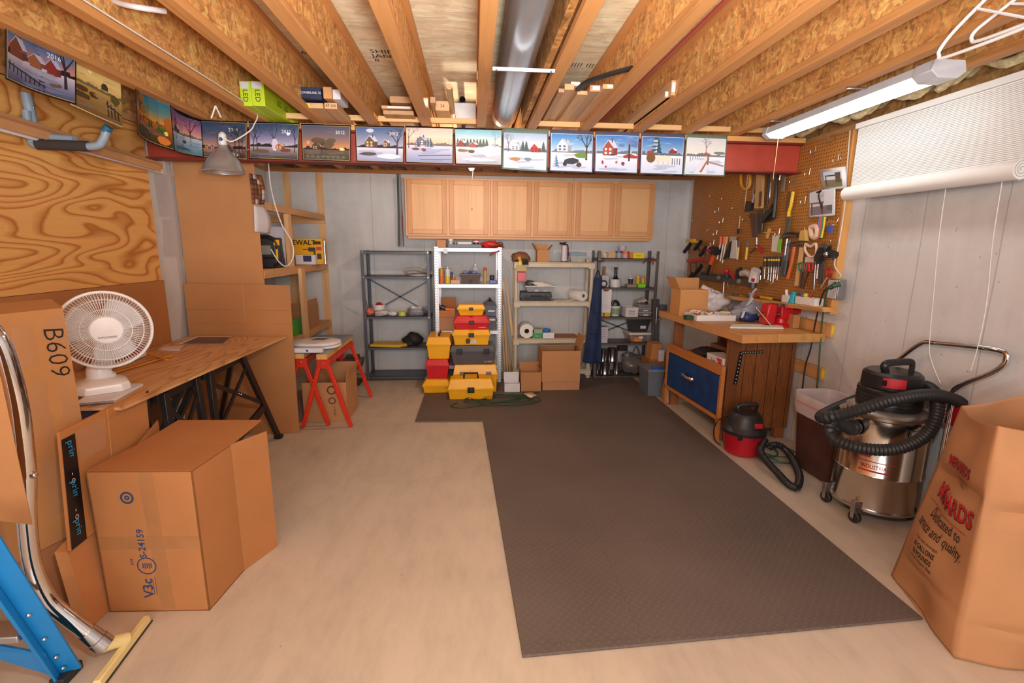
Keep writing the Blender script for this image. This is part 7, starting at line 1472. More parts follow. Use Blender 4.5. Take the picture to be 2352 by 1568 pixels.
# ================================================================ left wall: sheets, hooks, mouldings
XPL = -2.372
s0, s1 = S(0, 674, XPL), S(358, 650, XPL); e = S(340, 400, XPL); zs_ = (s0.z+s1.z)/2
PLY = plywood(230, 172, 98, (184, 108, 40), freq=21, sc=(1, .5, 2.1))
tag(M().box(XPL-.02, XPL, -.4, e.y, zs_, 2.43, PLY).build('plywood_sheet', smooth=0), 'bold-grained plywood sheet on the left wall under the calendars', 'plywood')
HB = cardboard(176, 116, 66, .6)
tag(M().box(XPL-.02, XPL-.002, -.4, e.y+.03, .5, zs_-.003, HB).build('hardboard_sheet', smooth=0), 'plain brown hardboard sheet below the plywood on the left wall', 'hardboard')
GP = C(140, 156, 172, .4)
bq = S(82, 328, -2.33); Yb2 = bq.y; tip0, tip1 = B(212, 336, Yb2), B(245, 298, Yb2)
t = thing('pipe_bracket', 'grey pipe hook with black foam sleeve holding the mouldings', 'bracket', bq)
M().tube(curve([V((XPL+.022, Yb2, bq.z+.16)), V((XPL+.022, Yb2, bq.z+.02)), V((XPL+.06, Yb2, bq.z-.012)), tip0, tip0.lerp(tip1, .5)+V((.015, 0, -.01)), tip1], 6), .02, GP, 12).build('pipe', t)
M().tube([V((XPL+.05, Yb2, bq.z-.008)), tip0+V((-.02, 0, 0))], .027, C(58, 52, 50, .9), 14).build('foam_sleeve', t); d_ = (tip1-tip0).normalized()
M().tube([tip1-d_*.015, tip1+d_*.02], .0215, C(28, 96, 130, .4), 14).build('end_cap', t)
p = S(62, 228, XPL+.02); q = S(76, 290, XPL+.02); t = thing('pipe_bracket', 'grey pipe hook nearer the corner of the picture, upright part above the mouldings', 'bracket', p)
M().tube([p+V((0, 0, .03)), q, q+V((.0, 0, -.05))], .024, GP, 12).tube([q+V((0, 0, -.05)), q+V((.2, 0, -.06))], .02, GP, 12).build('pipe', t); M().ball(p.lerp(q, .3)+V((.024, 0, 0)), .006, brushed(160)).build('screw', t)
MO = wood(206, 152, 104, 'y', .86, 1, .4, 0, False)
for k, (xa, ya_, xb, yb2, x, mt, lab, wd) in enumerate(((0, 263, 372, 379, -2.325, MO, 'brown moulding, uppermost of the bundle on the pipe hooks', .03), (0, 272, 371, 384, -2.30, wood(196, 138, 94, 'y', .86, 1, .4, 1, False), 'brown moulding in the middle of the bundle', .03), (0, 281, 368, 387, -2.27, MO, 'wide brown moulding beneath the other brown ones', .045), (0, 294, 372, 394, -2.31, C(232, 222, 226, .4), 'white moulding at the bottom of the bundle on the pipe hooks', .03))):
    p, q = S(xa, ya_, x), S(xb, yb2, x); p = p+(p-q)*.35; tag(M().bar(p, q, .012, wd, mt, (0, 0, 1)).build('moulding', bevel=.002), lab, 'moulding', 'mouldings on the left wall')
# cable along the joist, clamp lamp
jx = -1.53+.036; c0 = B(585, 262, 3.72)
t = thing('clamp_lamp', 'aluminium clamp lamp with bell reflector hanging before the 2014 calendar', 'lamp', B(515, 340, 3.62)); Lc = B(514, 392, 3.62); AL = C(206, 204, 206, .34, .75, .03)
ax = V((.06, 0, 1))
M().lathe([(.132, -.012), (.137, -.006), (.13, .0), (.118, .03), (.098, .07), (.070, .105), (.045, .13), (.032, .15), (.03, .165), (.026, .165), (.04, .128), (.094, .066), (.128, -.004)], Lc, AL, 40, ax, caps=False).build('reflector', t, smooth=50)
M().lathe([(.024, .16), (.026, .18), (.024, .235), (.012, .25)], Lc, C(226, 222, 216, .4), 18, ax).build('socket', t); M().ball(Lc+V((.014, -.026, .2)), .012, C(50, 90, 160, .4)).build('switch', t)
M().ball(Lc+V((0, 0, .05)), .032, C(236, 232, 222, .4)).build('bulb', t)
M().tube(curve([Lc+V((.014, 0, .245)), B(530, 325, 3.62), B(572, 302, 3.64), B(584, 285, 3.68), B(590, 262, 3.72), V((jx, 3.5, ZC+.04)), V((jx, 1.5, ZC+.04)), V((jx, -.5, ZC+.04))]), .0045, C(232, 222, 206, .5), 7).build('cord', t)
b0 = B(545, 356, 3.70); CH = C(206, 206, 210, .12, 1, 0)
M().bar(Lc+V((.03, .02, .17)), b0, .03, .003, CH, (0, 1, 0)).bar(b0, B(572, 342, 3.80), .035, .003, CH).bar(b0+V((0, 0, -.02)), B(568, 366, 3.80), .035, .003, CH).ball(b0, .014, CH).build('spring_clamp', t)
tag(M().tube([B(495, 243, 3.45), B(485, 272, 3.45)], .005, C(222, 214, 204, .5), 7).tube([B(495, 243, 3.45), B(508, 270, 3.45)], .005, C(222, 214, 204, .5), 7).build('cable_loop'), 'short white cable forked beneath the joist above the 2014 calendar', 'cord')
# ================================================================ hardboard end panel and timber shelving
YE_ = 4.23; HB2 = cardboard(196, 138, 86, .65)
q = rect(401, 365, 592, 640, YE_); a, b, c, d = B(402, 364, YE_), B(585, 371, YE_), B(604, 655, YE_), B(428, 655, YE_)
zt_ = 2.255; PXL, PXR = (a.x+d.x)/2-.01, (b.x+c.x)/2
tag(M().box(PXL, PXR, YE_, YE_+.006, .02, zt_, HB2).build('end_panel', smooth=0), 'tall hardboard panel closing the end of the timber shelving', 'hardboard')
XS_ = -1.76; T2 = wood(226, 178, 126, 'z', .8); T2y = wood(206, 154, 104, 'y', .8); T2x = wood(216, 166, 114, 'x', .8)
t = thing('timber_shelving', 'homemade timber shelving along the left wall by the back corner', 'shelf', (XS_, 5.1, 0)); ZM1, ZM2, ZM3 = 1.392, .70, 1.965
for z in (ZM1, ZM2): M().box(XL+.01, XS_-.002, YE_+.02, YB-.05, z-.018, z, T2y).build('shelf_board', t)
for z in (ZM1, ZM2, ZM3): M().box(XS_-.038, XS_, YE_+.02, YB-.045, z-.075, z-.0185 if z < 1.9 else z-.01, T2y).build('front_rail', t, bevel=.002)
for z in (ZM1-.02, ZM2-.02, ZM3-.02): M().box(XL+.01, XS_, YB-.045, YB-.005, z-.09, z, T2x).build('back_rail', t, bevel=.002)
for x in (XS_-.085, -2.22): M().box(x, x+.085, YB-.0045, YB-.001, .0, ZC-.045, T2).build('post', t)
a = S(668, 540, XS_); M().box(XS_-.04, XS_-.002, a.y-.045, a.y+.045, ZM1+.0, ZM3-.075, T2).build('post', t, bevel=.002)
a = S(693, 690, XS_); M().box(XS_+.001, XS_+.037, a.y-.05, a.y+.05, .0, ZM1-.02, T2).build('post', t, bevel=.002)
M().box(PXR-.08, PXR-.002, YE_+.008, YE_+.019, ZM1-.17, ZM1-.02, wood(226, 160, 84, 'z')).build('cleat', t)
# on the middle shelf
def onx(px, Y, z): X0, X1, Z0, Z1 = rect(*px, Y); return X0, X1, z+.001, Z1
z = ZM1
X0, X1, Z0, Z1 = onx((597, 545, 640, 606), 4.55, z)
t = thing('jobsite_radio', 'black and yellow jobsite machine on the middle shelf behind the hanging calendar', 'radio', ((X0+X1)/2, 4.55, Z0))
M().box(X0, X1-.02, 4.55, 4.75, Z0, Z0+.09, C(46, 46, 48, .5)).box(X0, X1-.03, 4.57, 4.74, Z0+.09, Z1, C(60, 58, 56, .5)).build('body', t, bevel=.012)
M().tube(curve([(X1-.05, 4.56, Z0+.02), (X1+.0, 4.55, Z0+.06), (X1-.01, 4.55, Z1-.06), (X1-.07, 4.55, Z1), (X0, 4.55, Z1+.005)]), .018, C(34, 34, 36, .4), 10).build('roll_bar', t)
M().box(X1-.035, X1+.01, 4.535, 4.56, Z1-.07, Z1-.02, YEL).box(X1-.02, X1+.0, 4.53, 4.55, Z0+.08, Z0+.17, YEL).build('yellow_trim', t, bevel=.004); M().box(X0+.01, X0+.09, 4.56, 4.569, Z0+.12, Z0+.2, C(150, 150, 140, .4)).build('face_plate', t)
X0, X1, Z0, Z1 = onx((622, 520, 655, 605), 5.0, z); tag(M().hexa([(X0-.04, 4.98, Z0), (X1, 4.98, Z0), (X1, 4.99, Z0), (X0-.04, 4.99, Z0), (X0-.04, 5.06, Z1), (X1-.02, 5.06, Z1), (X1-.02, 5.07, Z1), (X0-.04, 5.07, Z1)], C(226, 222, 232, .5)).build('white_board'), 'white panel leaning on the middle timber shelf', 'panel')
a = S(658, 590, XS_-.08); tag(M().tube(curve([(a.x, 4.85, z+.02), (a.x+.01, 4.86, z+.1), (a.x-.02, 4.9, z+.2), (a.x-.03, 4.92, z+.26)]), .014, C(176, 40, 40, .4), 8).build('red_saw_handle'), 'red curved handle behind the timber post on the middle shelf', 'tool')
X0, X1, Z0, Z1 = onx((676, 548, 741, 601), 5.55, z); t = thing('drill_carton', 'yellow cordless drill carton on the middle timber shelf', 'box', ((X0+X1)/2, 5.55, Z0))
M().box(X0, X1, 5.55, 5.68, Z0, Z1, C(236, 172, 24, .45)).build('body', t, bevel=.002); m_ = M(); w_ = X1-X0; h = Z1-Z0
m_.text('DEWALT', .075, C(24, 22, 20, .5, 0, 0), (X0+w_*.27, 5.55, Z0+h*.85), (1, 0, 0), (0, 0, 1), .002, bold=.02)
for x0, x1, z0, z1, cc in ((.7, .95, .78, .9, (60, 48, 20)), (.5, .75, .5, .66, (70, 60, 34)), (.68, .74, .36, .5, (70, 60, 34)), (.78, .97, .55, .68, (214, 50, 90)), (.3, .5, .56, .6, (150, 60, 30)), (.8, .95, .2, .42, (70, 54, 24))): m_.face([(X0+w_*x0, 5.5478, Z0+h*z0), (X0+w_*x1, 5.5478, Z0+h*z0), (X0+w_*x1, 5.5478, Z0+h*z1), (X0+w_*x0, 5.5478, Z0+h*z1)], C(*cc, .5, 0, 0))
m_.build('printing', t, 0)
X0, X1, Z0, Z1 = onx((679, 585, 724, 602), 5.45, z); o = tag(M().box(X0, X1, 5.45, 5.53, Z0, Z1, C(222, 216, 220, .5)).build('small_carton', bevel=.002), 'small white carton with dark tool print in front of the yellow carton', 'box'); M().box(X0+.08, X1-.04, 5.4485, 5.4498, Z0+.03, Z1-.008, C(50, 54, 90, .5)).build('printing', o, 0)
X0, X1, Z0, Z1 = onx((742, 553, 748, 602), 5.6, z); tag(M().cyl(((X0+X1)/2, 5.62, Z0), ((X0+X1)/2, 5.62, Z1), (X1-X0)/2, C(176, 180, 196, .25, .9), 14).build('foil_tube'), 'silvery tube standing at the shelf end by the yellow carton', 'tube')
X0, X1, Z0, Z1 = rect(600, 640, 634, 653, 4.62); 
tag(M().box(-2.05, -1.80, 4.27, 4.46, ZM2+.001, ZM2+.28, C(54, 50, 50, .5)).box(-2.03, -1.84, 4.28, 4.45, ZM2+.281, ZM2+.46, C(70, 64, 62, .5)).build('black_case', bevel=.004), 'black stacked case behind the hardboard panel edge', 'case')
# hanging photo calendar by the panel edge
XH = PXR+.012
def hs_(x, y, b=0): p = S(x, y, XH); return p+V((b, 0, 0))
t = thing('photo_calendar', 'photo calendar hanging at the edge of the tall hardboard panel', 'calendar', hs_(580, 470))
def q4(a, b, c, d, bow): return lambda u, v: (a*(1-u)+b*u)*v+(d*(1-u)+c*u)*(1-v)+V((bow*math.sin(math.pi*v)*u, 0, 0))
P_ = q4(hs_(573, 398), hs_(600, 402), hs_(607, 470), hs_(580, 468), .02); m_ = M(); rnd = random.Random(3)
for i in range(4):
    for j in range(6): m_.face([P_(i/4, j/6), P_((i+1)/4, j/6), P_((i+1)/4, (j+1)/6), P_(i/4, (j+1)/6)], PR, rnd.choice(((96, 60, 40), (140, 84, 50), (70, 60, 56), (196, 186, 176), (120, 70, 44))))
m_.build('photo', t, solid=.002)
P_ = q4(hs_(583, 471), hs_(608, 474), hs_(619, 537), hs_(585, 532), .03); m_ = M()
m_.grid(lambda u, v: P_(u, v), 4, 12, C(212, 206, 212, .6)).build('date_page', t, solid=.002, smooth=80)
q = [B(617, 370, 4.6), B(622, 430, 4.55), B(645, 510, 4.5), B(670, 555, 4.46), B(673, 590, 4.45), B(658, 611, 4.45), B(640, 600, 4.48), B(622, 572, 4.52)]; q[0].z = ZC-.02
tag(M().tube(curve(q), .006, C(226, 220, 216, .5), 8).build('power_cord'), 'white cord looping down from the joists to the jobsite machine', 'cord')
# on the lower shelf
z = ZM2
X0, X1, Z0, Z1 = onx((676, 722, 734, 756), 4.95, z); X0 = max(X0, -2.2); X1 = min(X1, XS_-.045); tag(M().taper(X0, X1, 4.9, 5.25, Z0, Z0+.15, C(62, 160, 30, .4), .01, .01).box(X0-.005, X1+.005, 4.895, 5.255, Z0+.15, Z0+.165, C(62, 160, 30, .4)).build('green_crate', bevel=.003), 'bright green plastic crate on the lower timber shelf', 'crate')
openbox('carton', 'open cardboard carton behind the bright green crate', -2.2, XS_-.05, 5.35, 5.75, z+.001, z+.22, cardboard(176, 124, 80), (('f', 5, .06), ('r', -10, .08)))
a = S(690, 755, XS_-.1); tag(M().lump((XS_-.12, 4.62, z+.1), (.11, .13, .125), C(222, 206, 204, .3, 0, .2), 61, .2, 24).build('grocery_bag', smooth=60), 'white and red plastic grocery bag on the lower timber shelf', 'bag')
# ================================================================ leaning cardboard panel
lp = [F(687, 993, .002), F(440, 998, .002)]; lp[1] = V((-2.33, 4.065, .002)); tr_, tl_ = B(665, 655, 4.19), B(421, 650, 4.19)
t = thing('cardboard_sheet', 'large flat cardboard panel leaning on the timber shelving behind the plywood table', 'cardboard', lp[0]); CP = cardboard(188, 130, 78)
M().prism([lp[0], lp[1], tl_, tr_], (0, .008, 0), CP).build('sheet', t, 0); m_ = M(); P_ = lambda u, v: (lp[1]*(1-u)+lp[0]*u)*(1-v)+(tl_*(1-u)+tr_*u)*v+V((0, -.0012, 0))
for v, h in ((.83, .004), (.74, .004)): m_.face([P_(0, v), P_(1, v), P_(1, v+h), P_(0, v+h)], C(170, 116, 74, .8, 0, 0))
m_.face([P_(.55, .745), P_(.553, .745), P_(.553, 1), P_(.55, 1)], C(214, 164, 116, .8, 0, 0)).build('crease', t, 0)
# ================================================================ plywood table on black trestles
ZTB = .85; TP = plywood(218, 170, 120, (184, 132, 84), freq=16, sc=(3.2, .5, 1))
tc = [F(657, 772, ZTB), F(150, 963, ZTB), None, None]; tc[1] = V((-1.632, 2.27, ZTB)); tc[2] = V((-2.345, 2.27, ZTB)); tc[3] = V((-2.345, 4.10, ZTB)); tc[0].y = 4.085
tag(M().prism([p-V((0, 0, .014)) for p in tc], (0, 0, .014), TP).build('table_sheet', bevel=.001, smooth=0), 'plywood sheet laid on black trestles as a table top', 'table')
KB = C(34, 32, 33, .4, .2)
def trestle(y0, y1, foot, lab):
    t = thing('trestle', lab, 'trestle', (-1.8, (y0+y1)/2, 0), 'black folding trestles'); zt = ZTB-.0155
    M().box(-1.72, -1.66, y0-.06, y1+.04, zt-.06, zt, KB).build('top_rail', t, bevel=.003)
    f0, f1 = V((-1.63, y0-.04, 0)), foot
    for a_, b_, nm in (((-1.66, y0, zt-.02), f0, 'leg'), ((-1.66, y1, zt-.02), f1, 'leg'), ((-1.72, y0, zt-.02), f0+V((-.5, 0, 0)), 'leg'), ((-1.72, y1, zt-.02), f1+V((-.5, 0, 0)), 'leg')):
        M().bar(a_, b_, .048, .03, KB, (1, 0, 0)).box(b_.x-.03, b_.x+.03, b_.y-.025, b_.y+.025, 0.0005, .03, KB).build(nm, t, bevel=.003)
    A_0, A_1 = V((-1.655, y0, zt)), V((-1.655, y1, zt)); L_ = lambda a_, b_, s_: V(a_).lerp(b_, s_)
    M().bar(L_(A_0, f0, .12), L_(A_1, f1, .55), .028, .01, KB, (1, 0, 0)).build('cross_brace', t); M().bar(L_(A_0, f0, .52), L_(A_1, f1, .12), .028, .01, KB, (1, 0, 0)).build('cross_brace', t)
    M().bar(L_(A_0, f0, .72), L_(A_1, f1, .58), .06, .02, KB, (1, 0, 0)).build('lower_bar', t)
    for s_ in (.3, .34): M().ball(L_(L_(A_0, f0, .12), L_(A_1, f1, .55), s_+.15)+V((.008, 0, 0)), .006, brushed(200), 8).build('rivet', t)
trestle(3.07, 3.50, V((-1.645, 3.965, 0)), 'black metal trestle under the far end of the plywood table')
trestle(2.62, 2.92, V((-1.64, 2.95, 0)), 'black metal trestle under the near end of the plywood table')
o, q = put('carton', 'carton with white paper label under the plywood table', 'box', (330, 880, 420, 985), 3.35, .4, .0, cardboard(150, 98, 60)); X_ = rect(385, 915, 420, 962, 3.34)
M().box(X_[0], X_[1], 3.346, 3.349, X_[2], X_[3], C(214, 212, 218, .6)).text('JL20', .04, C(90, 96, 130, .6, 0, 0), ((X_[0]+X_[1])/2, 3.346, (X_[2]+X_[3])/2), (1, 0, 0), (0, 0, 1), .002).build('paper_label', o, 0)
# on the table
def tab(lab, name, pts, h, mt, cat, z=ZTB): q = [F(x, y, z+.0012) for x, y in pts]; return tag(M().prism(q, (0, 0, h), mt).build(name, bevel=min(.003, h*.3)), lab, cat)
nb = tab('white spiral notebook under the fan base', 'spiral_notebook', ((172, 932), (262, 924), (330, 886), (240, 884)), .014, C(226, 222, 226, .6), 'notebook')
a, b = F(178, 930, ZTB+.012), F(262, 922, ZTB+.012); m_ = M()
for k in range(26): c = a.lerp(b, k/25); m_.tube([c+V((0, 0, -.009)), c+V((-.002, -.009, 0)), c+V((0, 0, .008))], .0014, C(70, 70, 76, .4), 5)
m_.build('spiral', nb, 0)
m_ = tab('red book lying beneath the orange yardsticks beside the fan', 'red_book', ((236, 854), (337, 816), (335, 806), (240, 836)), .05, C(176, 22, 36, .45), 'book'); 
a, b = F(237, 854, ZTB+.01), F(337, 816, ZTB+.01); M().prism([a+V((.002, -.002, 0)), b+V((.002, -.002, 0)), b+V((.002, -.002, .03)), a+V((.002, -.002, .03))], (-.002, .002, 0), C(222, 214, 214, .6)).build('pages', m_)
OY = C(226, 150, 34, .5)
for k, (x0, y0, x1, y1, zz, lab) in enumerate(((238, 862, 392, 816, 0, 'orange printed yardstick in front of the red book'), (330, 806, 384, 826, .012, 'shorter orange stick crossing behind the yardstick'))):
    a, b = F(x0, y0, ZTB+.012+zz), F(x1, y1, ZTB+.012+zz); o = tag(M().bar(a, b, .026 if k == 0 else .02, .008, OY).build('yardstick', bevel=.001), lab, 'yardstick')
    if k == 0: dd = (b-a).normalized(); M().text('IN 46383 - (219) 766-4160 - 312', .026, C(50, 36, 20, .5, 0, 0), a.lerp(b, .5)+V((0, 0, .004)), dd, V((0, 0, 1)).cross(dd), .001).build('lettering', o, 0)
tab('grey felt block end beside the red book', 'sanding_block', ((214, 852), (236, 858), (240, 838), (222, 836)), .035, C(110, 98, 96, .7), 'block')
tab('pale card lying on the plywood table', 'card', ((362, 803), (408, 804), (422, 794), (380, 795)), .003, C(232, 206, 180, .6), 'card'); tab('white card beside the pale card on the table', 'card', ((370, 805), (412, 806), (414, 801), (376, 800)), .004, C(230, 224, 222, .6), 'card')
mg = tab('open magazine with dark photo spread on the plywood table', 'magazine', ((410, 790), (512, 790), (532, 773), (452, 773)), .004, C(226, 216, 210, .5), 'magazine'); q = [F(x, y, ZTB+.0062) for x, y in ((418, 789), (512, 789), (530, 774), (455, 774))]
m_ = M().face(q, C(96, 74, 76, .4, 0, .5)); m_.face([q[0].lerp(q[2], f)+V((0, 0, .0008))+V(d) for f, d in ((.5, (-.1, 0, 0)), (.58, (0, 0, 0)), (.6, (.06, .02, 0)), (.5, (.05, .02, 0)))], C(206, 186, 160, .5, 0, 0)).build('spread', mg, 0)
a = F(200, 945, ZTB-.16); tag(M().box(-2.25, -1.76, 2.30, 2.36, ZTB-.22, ZTB-.0155, C(40, 46, 76, .5)).build('navy_board'), 'navy panel under the near edge of the plywood table', 'panel')
# ================================================================ desk fan
FW_ = C(236, 234, 234, .28, 0, .02); fb = F(242, 905, ZTB+.016); fb = V((-1.90, 2.53, ZTB+.0158))
t = thing('desk_fan', 'white oscillating desk fan standing on the plywood table', 'fan', fb)
hc = B(243, 757, 2.50); nz_ = V((.62, -.76, .10)).normalized(); e1 = V((0, 0, 1)).cross(nz_).normalized(); e2 = nz_.cross(e1)
def fp(r, a, h=0): return hc+e1*(r*math.cos(a))+e2*(r*math.sin(a))+nz_*h
dn = V((nz_.x, nz_.y, 0)).normalized(); sd_ = V((dn.y, -dn.x, 0))
def fbase(s_, z): return [fb+sd_*(x*s_*.72)+dn*(y*s_*.74)+V((0, 0, z)) for x, y in ((-.13, -.10), (.13, -.10), (.15, -.04), (.15, .11), (.10, .16), (-.10, .16), (-.15, .11), (-.15, -.04))]
rings([fbase(1, 0), fbase(1, .026), fbase(.96, .04), fbase(.82, .052), fbase(.4, .062), fbase(.02, .064)], FW_).build('base', t, bevel=.004)
nk = fb+dn*-.02; back = hc-nz_*.12
M().tube(curve([nk+V((0, 0, .055)), nk+V((0, 0, .09)), nk.lerp(back, .45)+V((0, 0, .0)), back+V((0, 0, -.03))]), [.065]*4+[.055]*8+[.045]*8+[.045]*5, FW_, 18).build('neck', t, smooth=70)
M().lathe([(.0, -.17), (.05, -.165), (.07, -.14), (.072, -.07), (.06, -.05), (.0, -.05)], hc, FW_, 28, nz_).build('motor_housing', t)
R_F = .186
def cage(front):
    m_ = M(); sg = 1 if front else -1; n = 84
    for k in range(n):
        a = 2*math.pi*k/n; pr = [(.065, .045), (.12, .042), (.158, .028), (R_F, .0)] if front else [(.06, -.075), (.12, -.075), (.163, -.055), (R_F, .0)]
        m_.tube([fp(r, a+(.0 if front else .25*(r-.07)), h) for r, h in pr], .0017, FW_, 4, caps=False)
    for r, h in ((.148, .034), (.1, .045)) if front else ((.135, -.07),): m_.tube([fp(r, 2*math.pi*k/48, h) for k in range(49)], .0018, FW_, 5)
    return m_
cage(True).build('front_grille', t, 0); cage(False).build('rear_grille', t, 0)
M().tube([fp(R_F, 2*math.pi*k/64, -.004) for k in range(65)], .0075, FW_, 10).build('rim', t)
hb_ = M().lathe([(.066, .038), (.068, .044), (.062, .05), (.0, .052)], hc, FW_, 40, nz_).build('hub_badge', t)
M().text('WINDMERE', .0145, C(70, 70, 80, .5, 0, 0), hc+nz_*.0515-e2*.036, e1, e2, .0015, shear=.2).build('lettering', hb_, 0)
for k in range(3):
    a0 = 2*math.pi*k/3+.75
    def bl_(u, v, a0=a0): r = .045+.115*v; a = a0+(u-.5)*(1.75*(1-.35*v*v)); return fp(r, a, -.02+.05*(.5-u)*(.4+.6*v))
    M().grid(bl_, 10, 8, C(222, 224, 228, .35)).build('blade', t, smooth=60, solid=.003)
M().lathe([(.05, -.045), (.052, .01), (.03, .02), (0, .021)], hc, FW_, 24, nz_).build('spinner', t)
# ================================================================ red sawhorses with their load
RS = C(222, 52, 26, .35)
def sawhorse(xc, y0, y1, hw, ztop, lab):
    t = thing('sawhorse', lab, 'sawhorse', (xc, (y0+y1)/2, 0), 'red sawhorses')
    M().box(xc-.045, xc+.045, y0-.03, y1+.03, ztop-.045, ztop, wood(226, 172, 106, 'y')).build('wood_rail', t, bevel=.003)
    M().box(xc-.05, xc+.05, y0+.03, y1-.03, ztop-.10, ztop-.05, RS).build('beam', t)
    for y, s_ in ((y0, -1), (y1, 1)):
        M().prism([(xc-.055, y, ztop-.05), (xc+.055, y, ztop-.05), (xc+.055, y, ztop-.105), (xc+.03, y, ztop-.13), (xc-.03, y, ztop-.13), (xc-.055, y, ztop-.105)], (0, .03, 0), RS).cyl((xc, y-.004, ztop-.085), (xc, y, ztop-.085), .011, brushed(210), 12).build('bracket', t, bevel=.002)
        for sx in (-1, 1): M().bar((xc+sx*.035, y+.015, ztop-.10), (xc+sx*hw, y+s_*.02+.015, .006), .034, .028, RS, (0, 1, 0)).build('leg', t, bevel=.004)
zs_ = B(733, 812, 4.20).z
sawhorse(-1.312, 4.19, 5.02, .21, zs_, 'red metal sawhorse nearer the room, with both near legs in view')
sawhorse(-1.520, 4.235, 5.066, .21, zs_+.0, 'red metal sawhorse half hidden by the leaning cardboard panel')
tag(M().grid(lambda u, v: (-1.66+.40*u, 4.22+.86*v, zs_+.004+.006*math.sin(9*v)*u), 8, 14, C(132, 142, 152, .6)).build('grey_sheet', solid=.004), 'slate grey sheet laid across the red sawhorses', 'sheet')
TS = C(236, 230, 228, .3); ws = V((-1.47, 4.42, zs_+.016))
def seat(z0, dy, lab):
    n = 40; g = lambda s_, z: [(ws.x+.02+math.copysign(abs(math.cos(2*math.pi*i/n))**.8, math.cos(2*math.pi*i/n))*.23*s_, ws.y+dy+math.sin(2*math.pi*i/n)*.17*s_, z0+z) for i in range(n)]
    m_ = rings([g(.97, 0), g(1, .006), g(1, .018), g(.95, .024), g(.5, .027), g(.02, .028)], TS); return tag(m_.build('toilet_seat'), lab, 'toilet seat', 'white seats on the sawhorses')
seat(ws.z, .03, 'lower white toilet seat on the red sawhorses'); o = seat(ws.z+.03, .02, 'upper white toilet seat with dark sticker on the red sawhorses')
M().face([(ws.x-.02, ws.y+.03, ws.z+.0595), (ws.x+.1, ws.y+.03, ws.z+.0595), (ws.x+.13, ws.y+.12, ws.z+.0595), (ws.x+.01, ws.y+.12, ws.z+.0595)], C(90, 92, 92, .5)).build('sticker', o, 0)
X0, X1, Z0, Z1 = rect(672, 796, 741, 806, 4.2); o = tag(M().box(X0, X1, 4.185, 4.225, zs_+.012, zs_+.05, C(230, 228, 236, .5)).build('flat_carton', bevel=.002), 'flat white carton with blue dot before the toilet seats', 'box'); M().cyl(((X0+X1)/2, 4.1845, zs_+.03), ((X0+X1)/2, 4.1835, zs_+.03), .010, C(50, 70, 140, .5), 16).build('blue_dot', o)
X0, X1, Z0, Z1 = rect(690, 872, 782, 975, 4.37)
bx_ = openbox('carton', 'open cardboard carton with printed circles under the red sawhorses', -1.56, -1.17, 4.34, 4.75, .001, Z1-.02, cardboard(196, 142, 94), (('r', 12, .12), ('b', 5, .1)))
m_ = M(); c = V((-1.30, 4.3395, .30))
for dz, r in ((.0, .042), (-.1, .033)): m_.lathe([(r*.7, 0), (r, 0)], c+V((0, 0, dz)), C(84, 62, 50, .7, 0, 0), 24, (0, -1, 0), caps=False)
m_.text('S-18260', .03, C(84, 62, 50, .7, 0, 0), c+V((.02, 0, -.2)), (0, 0, -1), (1, 0, 0), .001).build('printing', bx_, 0)
g = F(806, 868, 0); t = thing('bench_motor', 'brown metal tool with teal box on the floor behind the red sawhorses', 'tool', g); g.y = min(g.y, 5.5); sc_ = B(806, 868, g.y)
M().box(sc_.x-.09, sc_.x+.09, g.y, g.y+.18, .001, .05, C(60, 48, 46, .5)).build('base', t, bevel=.004); M().box(sc_.x-.07, sc_.x+.02, g.y+.02, g.y+.16, .051, .2, C(120, 160, 176, .5)).build('teal_box', t)
M().hexa([(sc_.x-.13, g.y, .2), (sc_.x+.1, g.y, .2), (sc_.x+.1, g.y+.2, .2), (sc_.x-.13, g.y+.2, .2), (sc_.x-.1, g.y+.03, .31), (sc_.x+.13, g.y+.03, .31), (sc_.x+.13, g.y+.17, .31), (sc_.x-.1, g.y+.17, .31)], C(92, 70, 64, .5)).box(sc_.x-.06, sc_.x+.08, g.y+.05, g.y+.15, .31, .35, C(84, 62, 58, .5)).build('housing', t, bevel=.006)
# ================================================================ big carton in front
KC = cardboard(180, 120, 70); ZB1 = .67
A0_, A1_, B1_ = V((-1.610, 1.985, 0)), V((-1.178, 1.965, 0)), V((-1.150, 2.235, 0)); B0_ = A0_+(B1_-A1_); U = V((0, 0, ZB1)); dv = (B1_-A1_).normalized(); dx_ = (A1_-A0_).normalized()
t = thing('moving_carton', 'large brown carton with blue printing lying open before the plywood table', 'box', A1_)
m_ = M(); th = .006
m_.prism([A0_, A1_, A1_+U, A0_+U], dv*th, KC).prism([A1_, B1_, B1_+U, A1_+U], -dx_*th, KC).prism([A0_, B0_, B0_+U, A0_+U], dx_*th, KC).prism([p_+U+V((0, 0, .0008)) for p_ in (A0_, A1_, B1_, B0_)], V((0, 0, -th)), KC).prism([A0_+V((0, 0, .001)), A1_+V((0, 0, .001)), B1_+V((0, 0, .001)), B0_+V((0, 0, .001))], V((0, 0, th)), KC); m_.build('body', t, 0)
fo = V((-1.064, 2.425, 0))-B1_; M().prism([B1_+V((0, 0, .002)), B1_+fo+V((0, 0, .002)), B1_+fo+U*.985, B1_+U], -dx_*th, KC).build('flap', t, 0)
up_ = V((.02, .29, .015)); M().prism([B0_+U, B1_+U, B1_+U+up_, B0_+U+up_], V((0, 0, -th)), KC).build('flap', t, 0); M().prism([B0_+V((0, 0, .01)), B0_+V((-.06, .25, .01)), B0_+V((-.06, .25, .70)), B0_+U], dx_*th, KC).build('flap', t, 0)
BI = C(44, 66, 104, .7, 0, 0); pm = M(); ny = dx_.cross(V((0, 0, 1)))
def fpt(u, v): return A0_+(A1_-A0_)*u+U*v
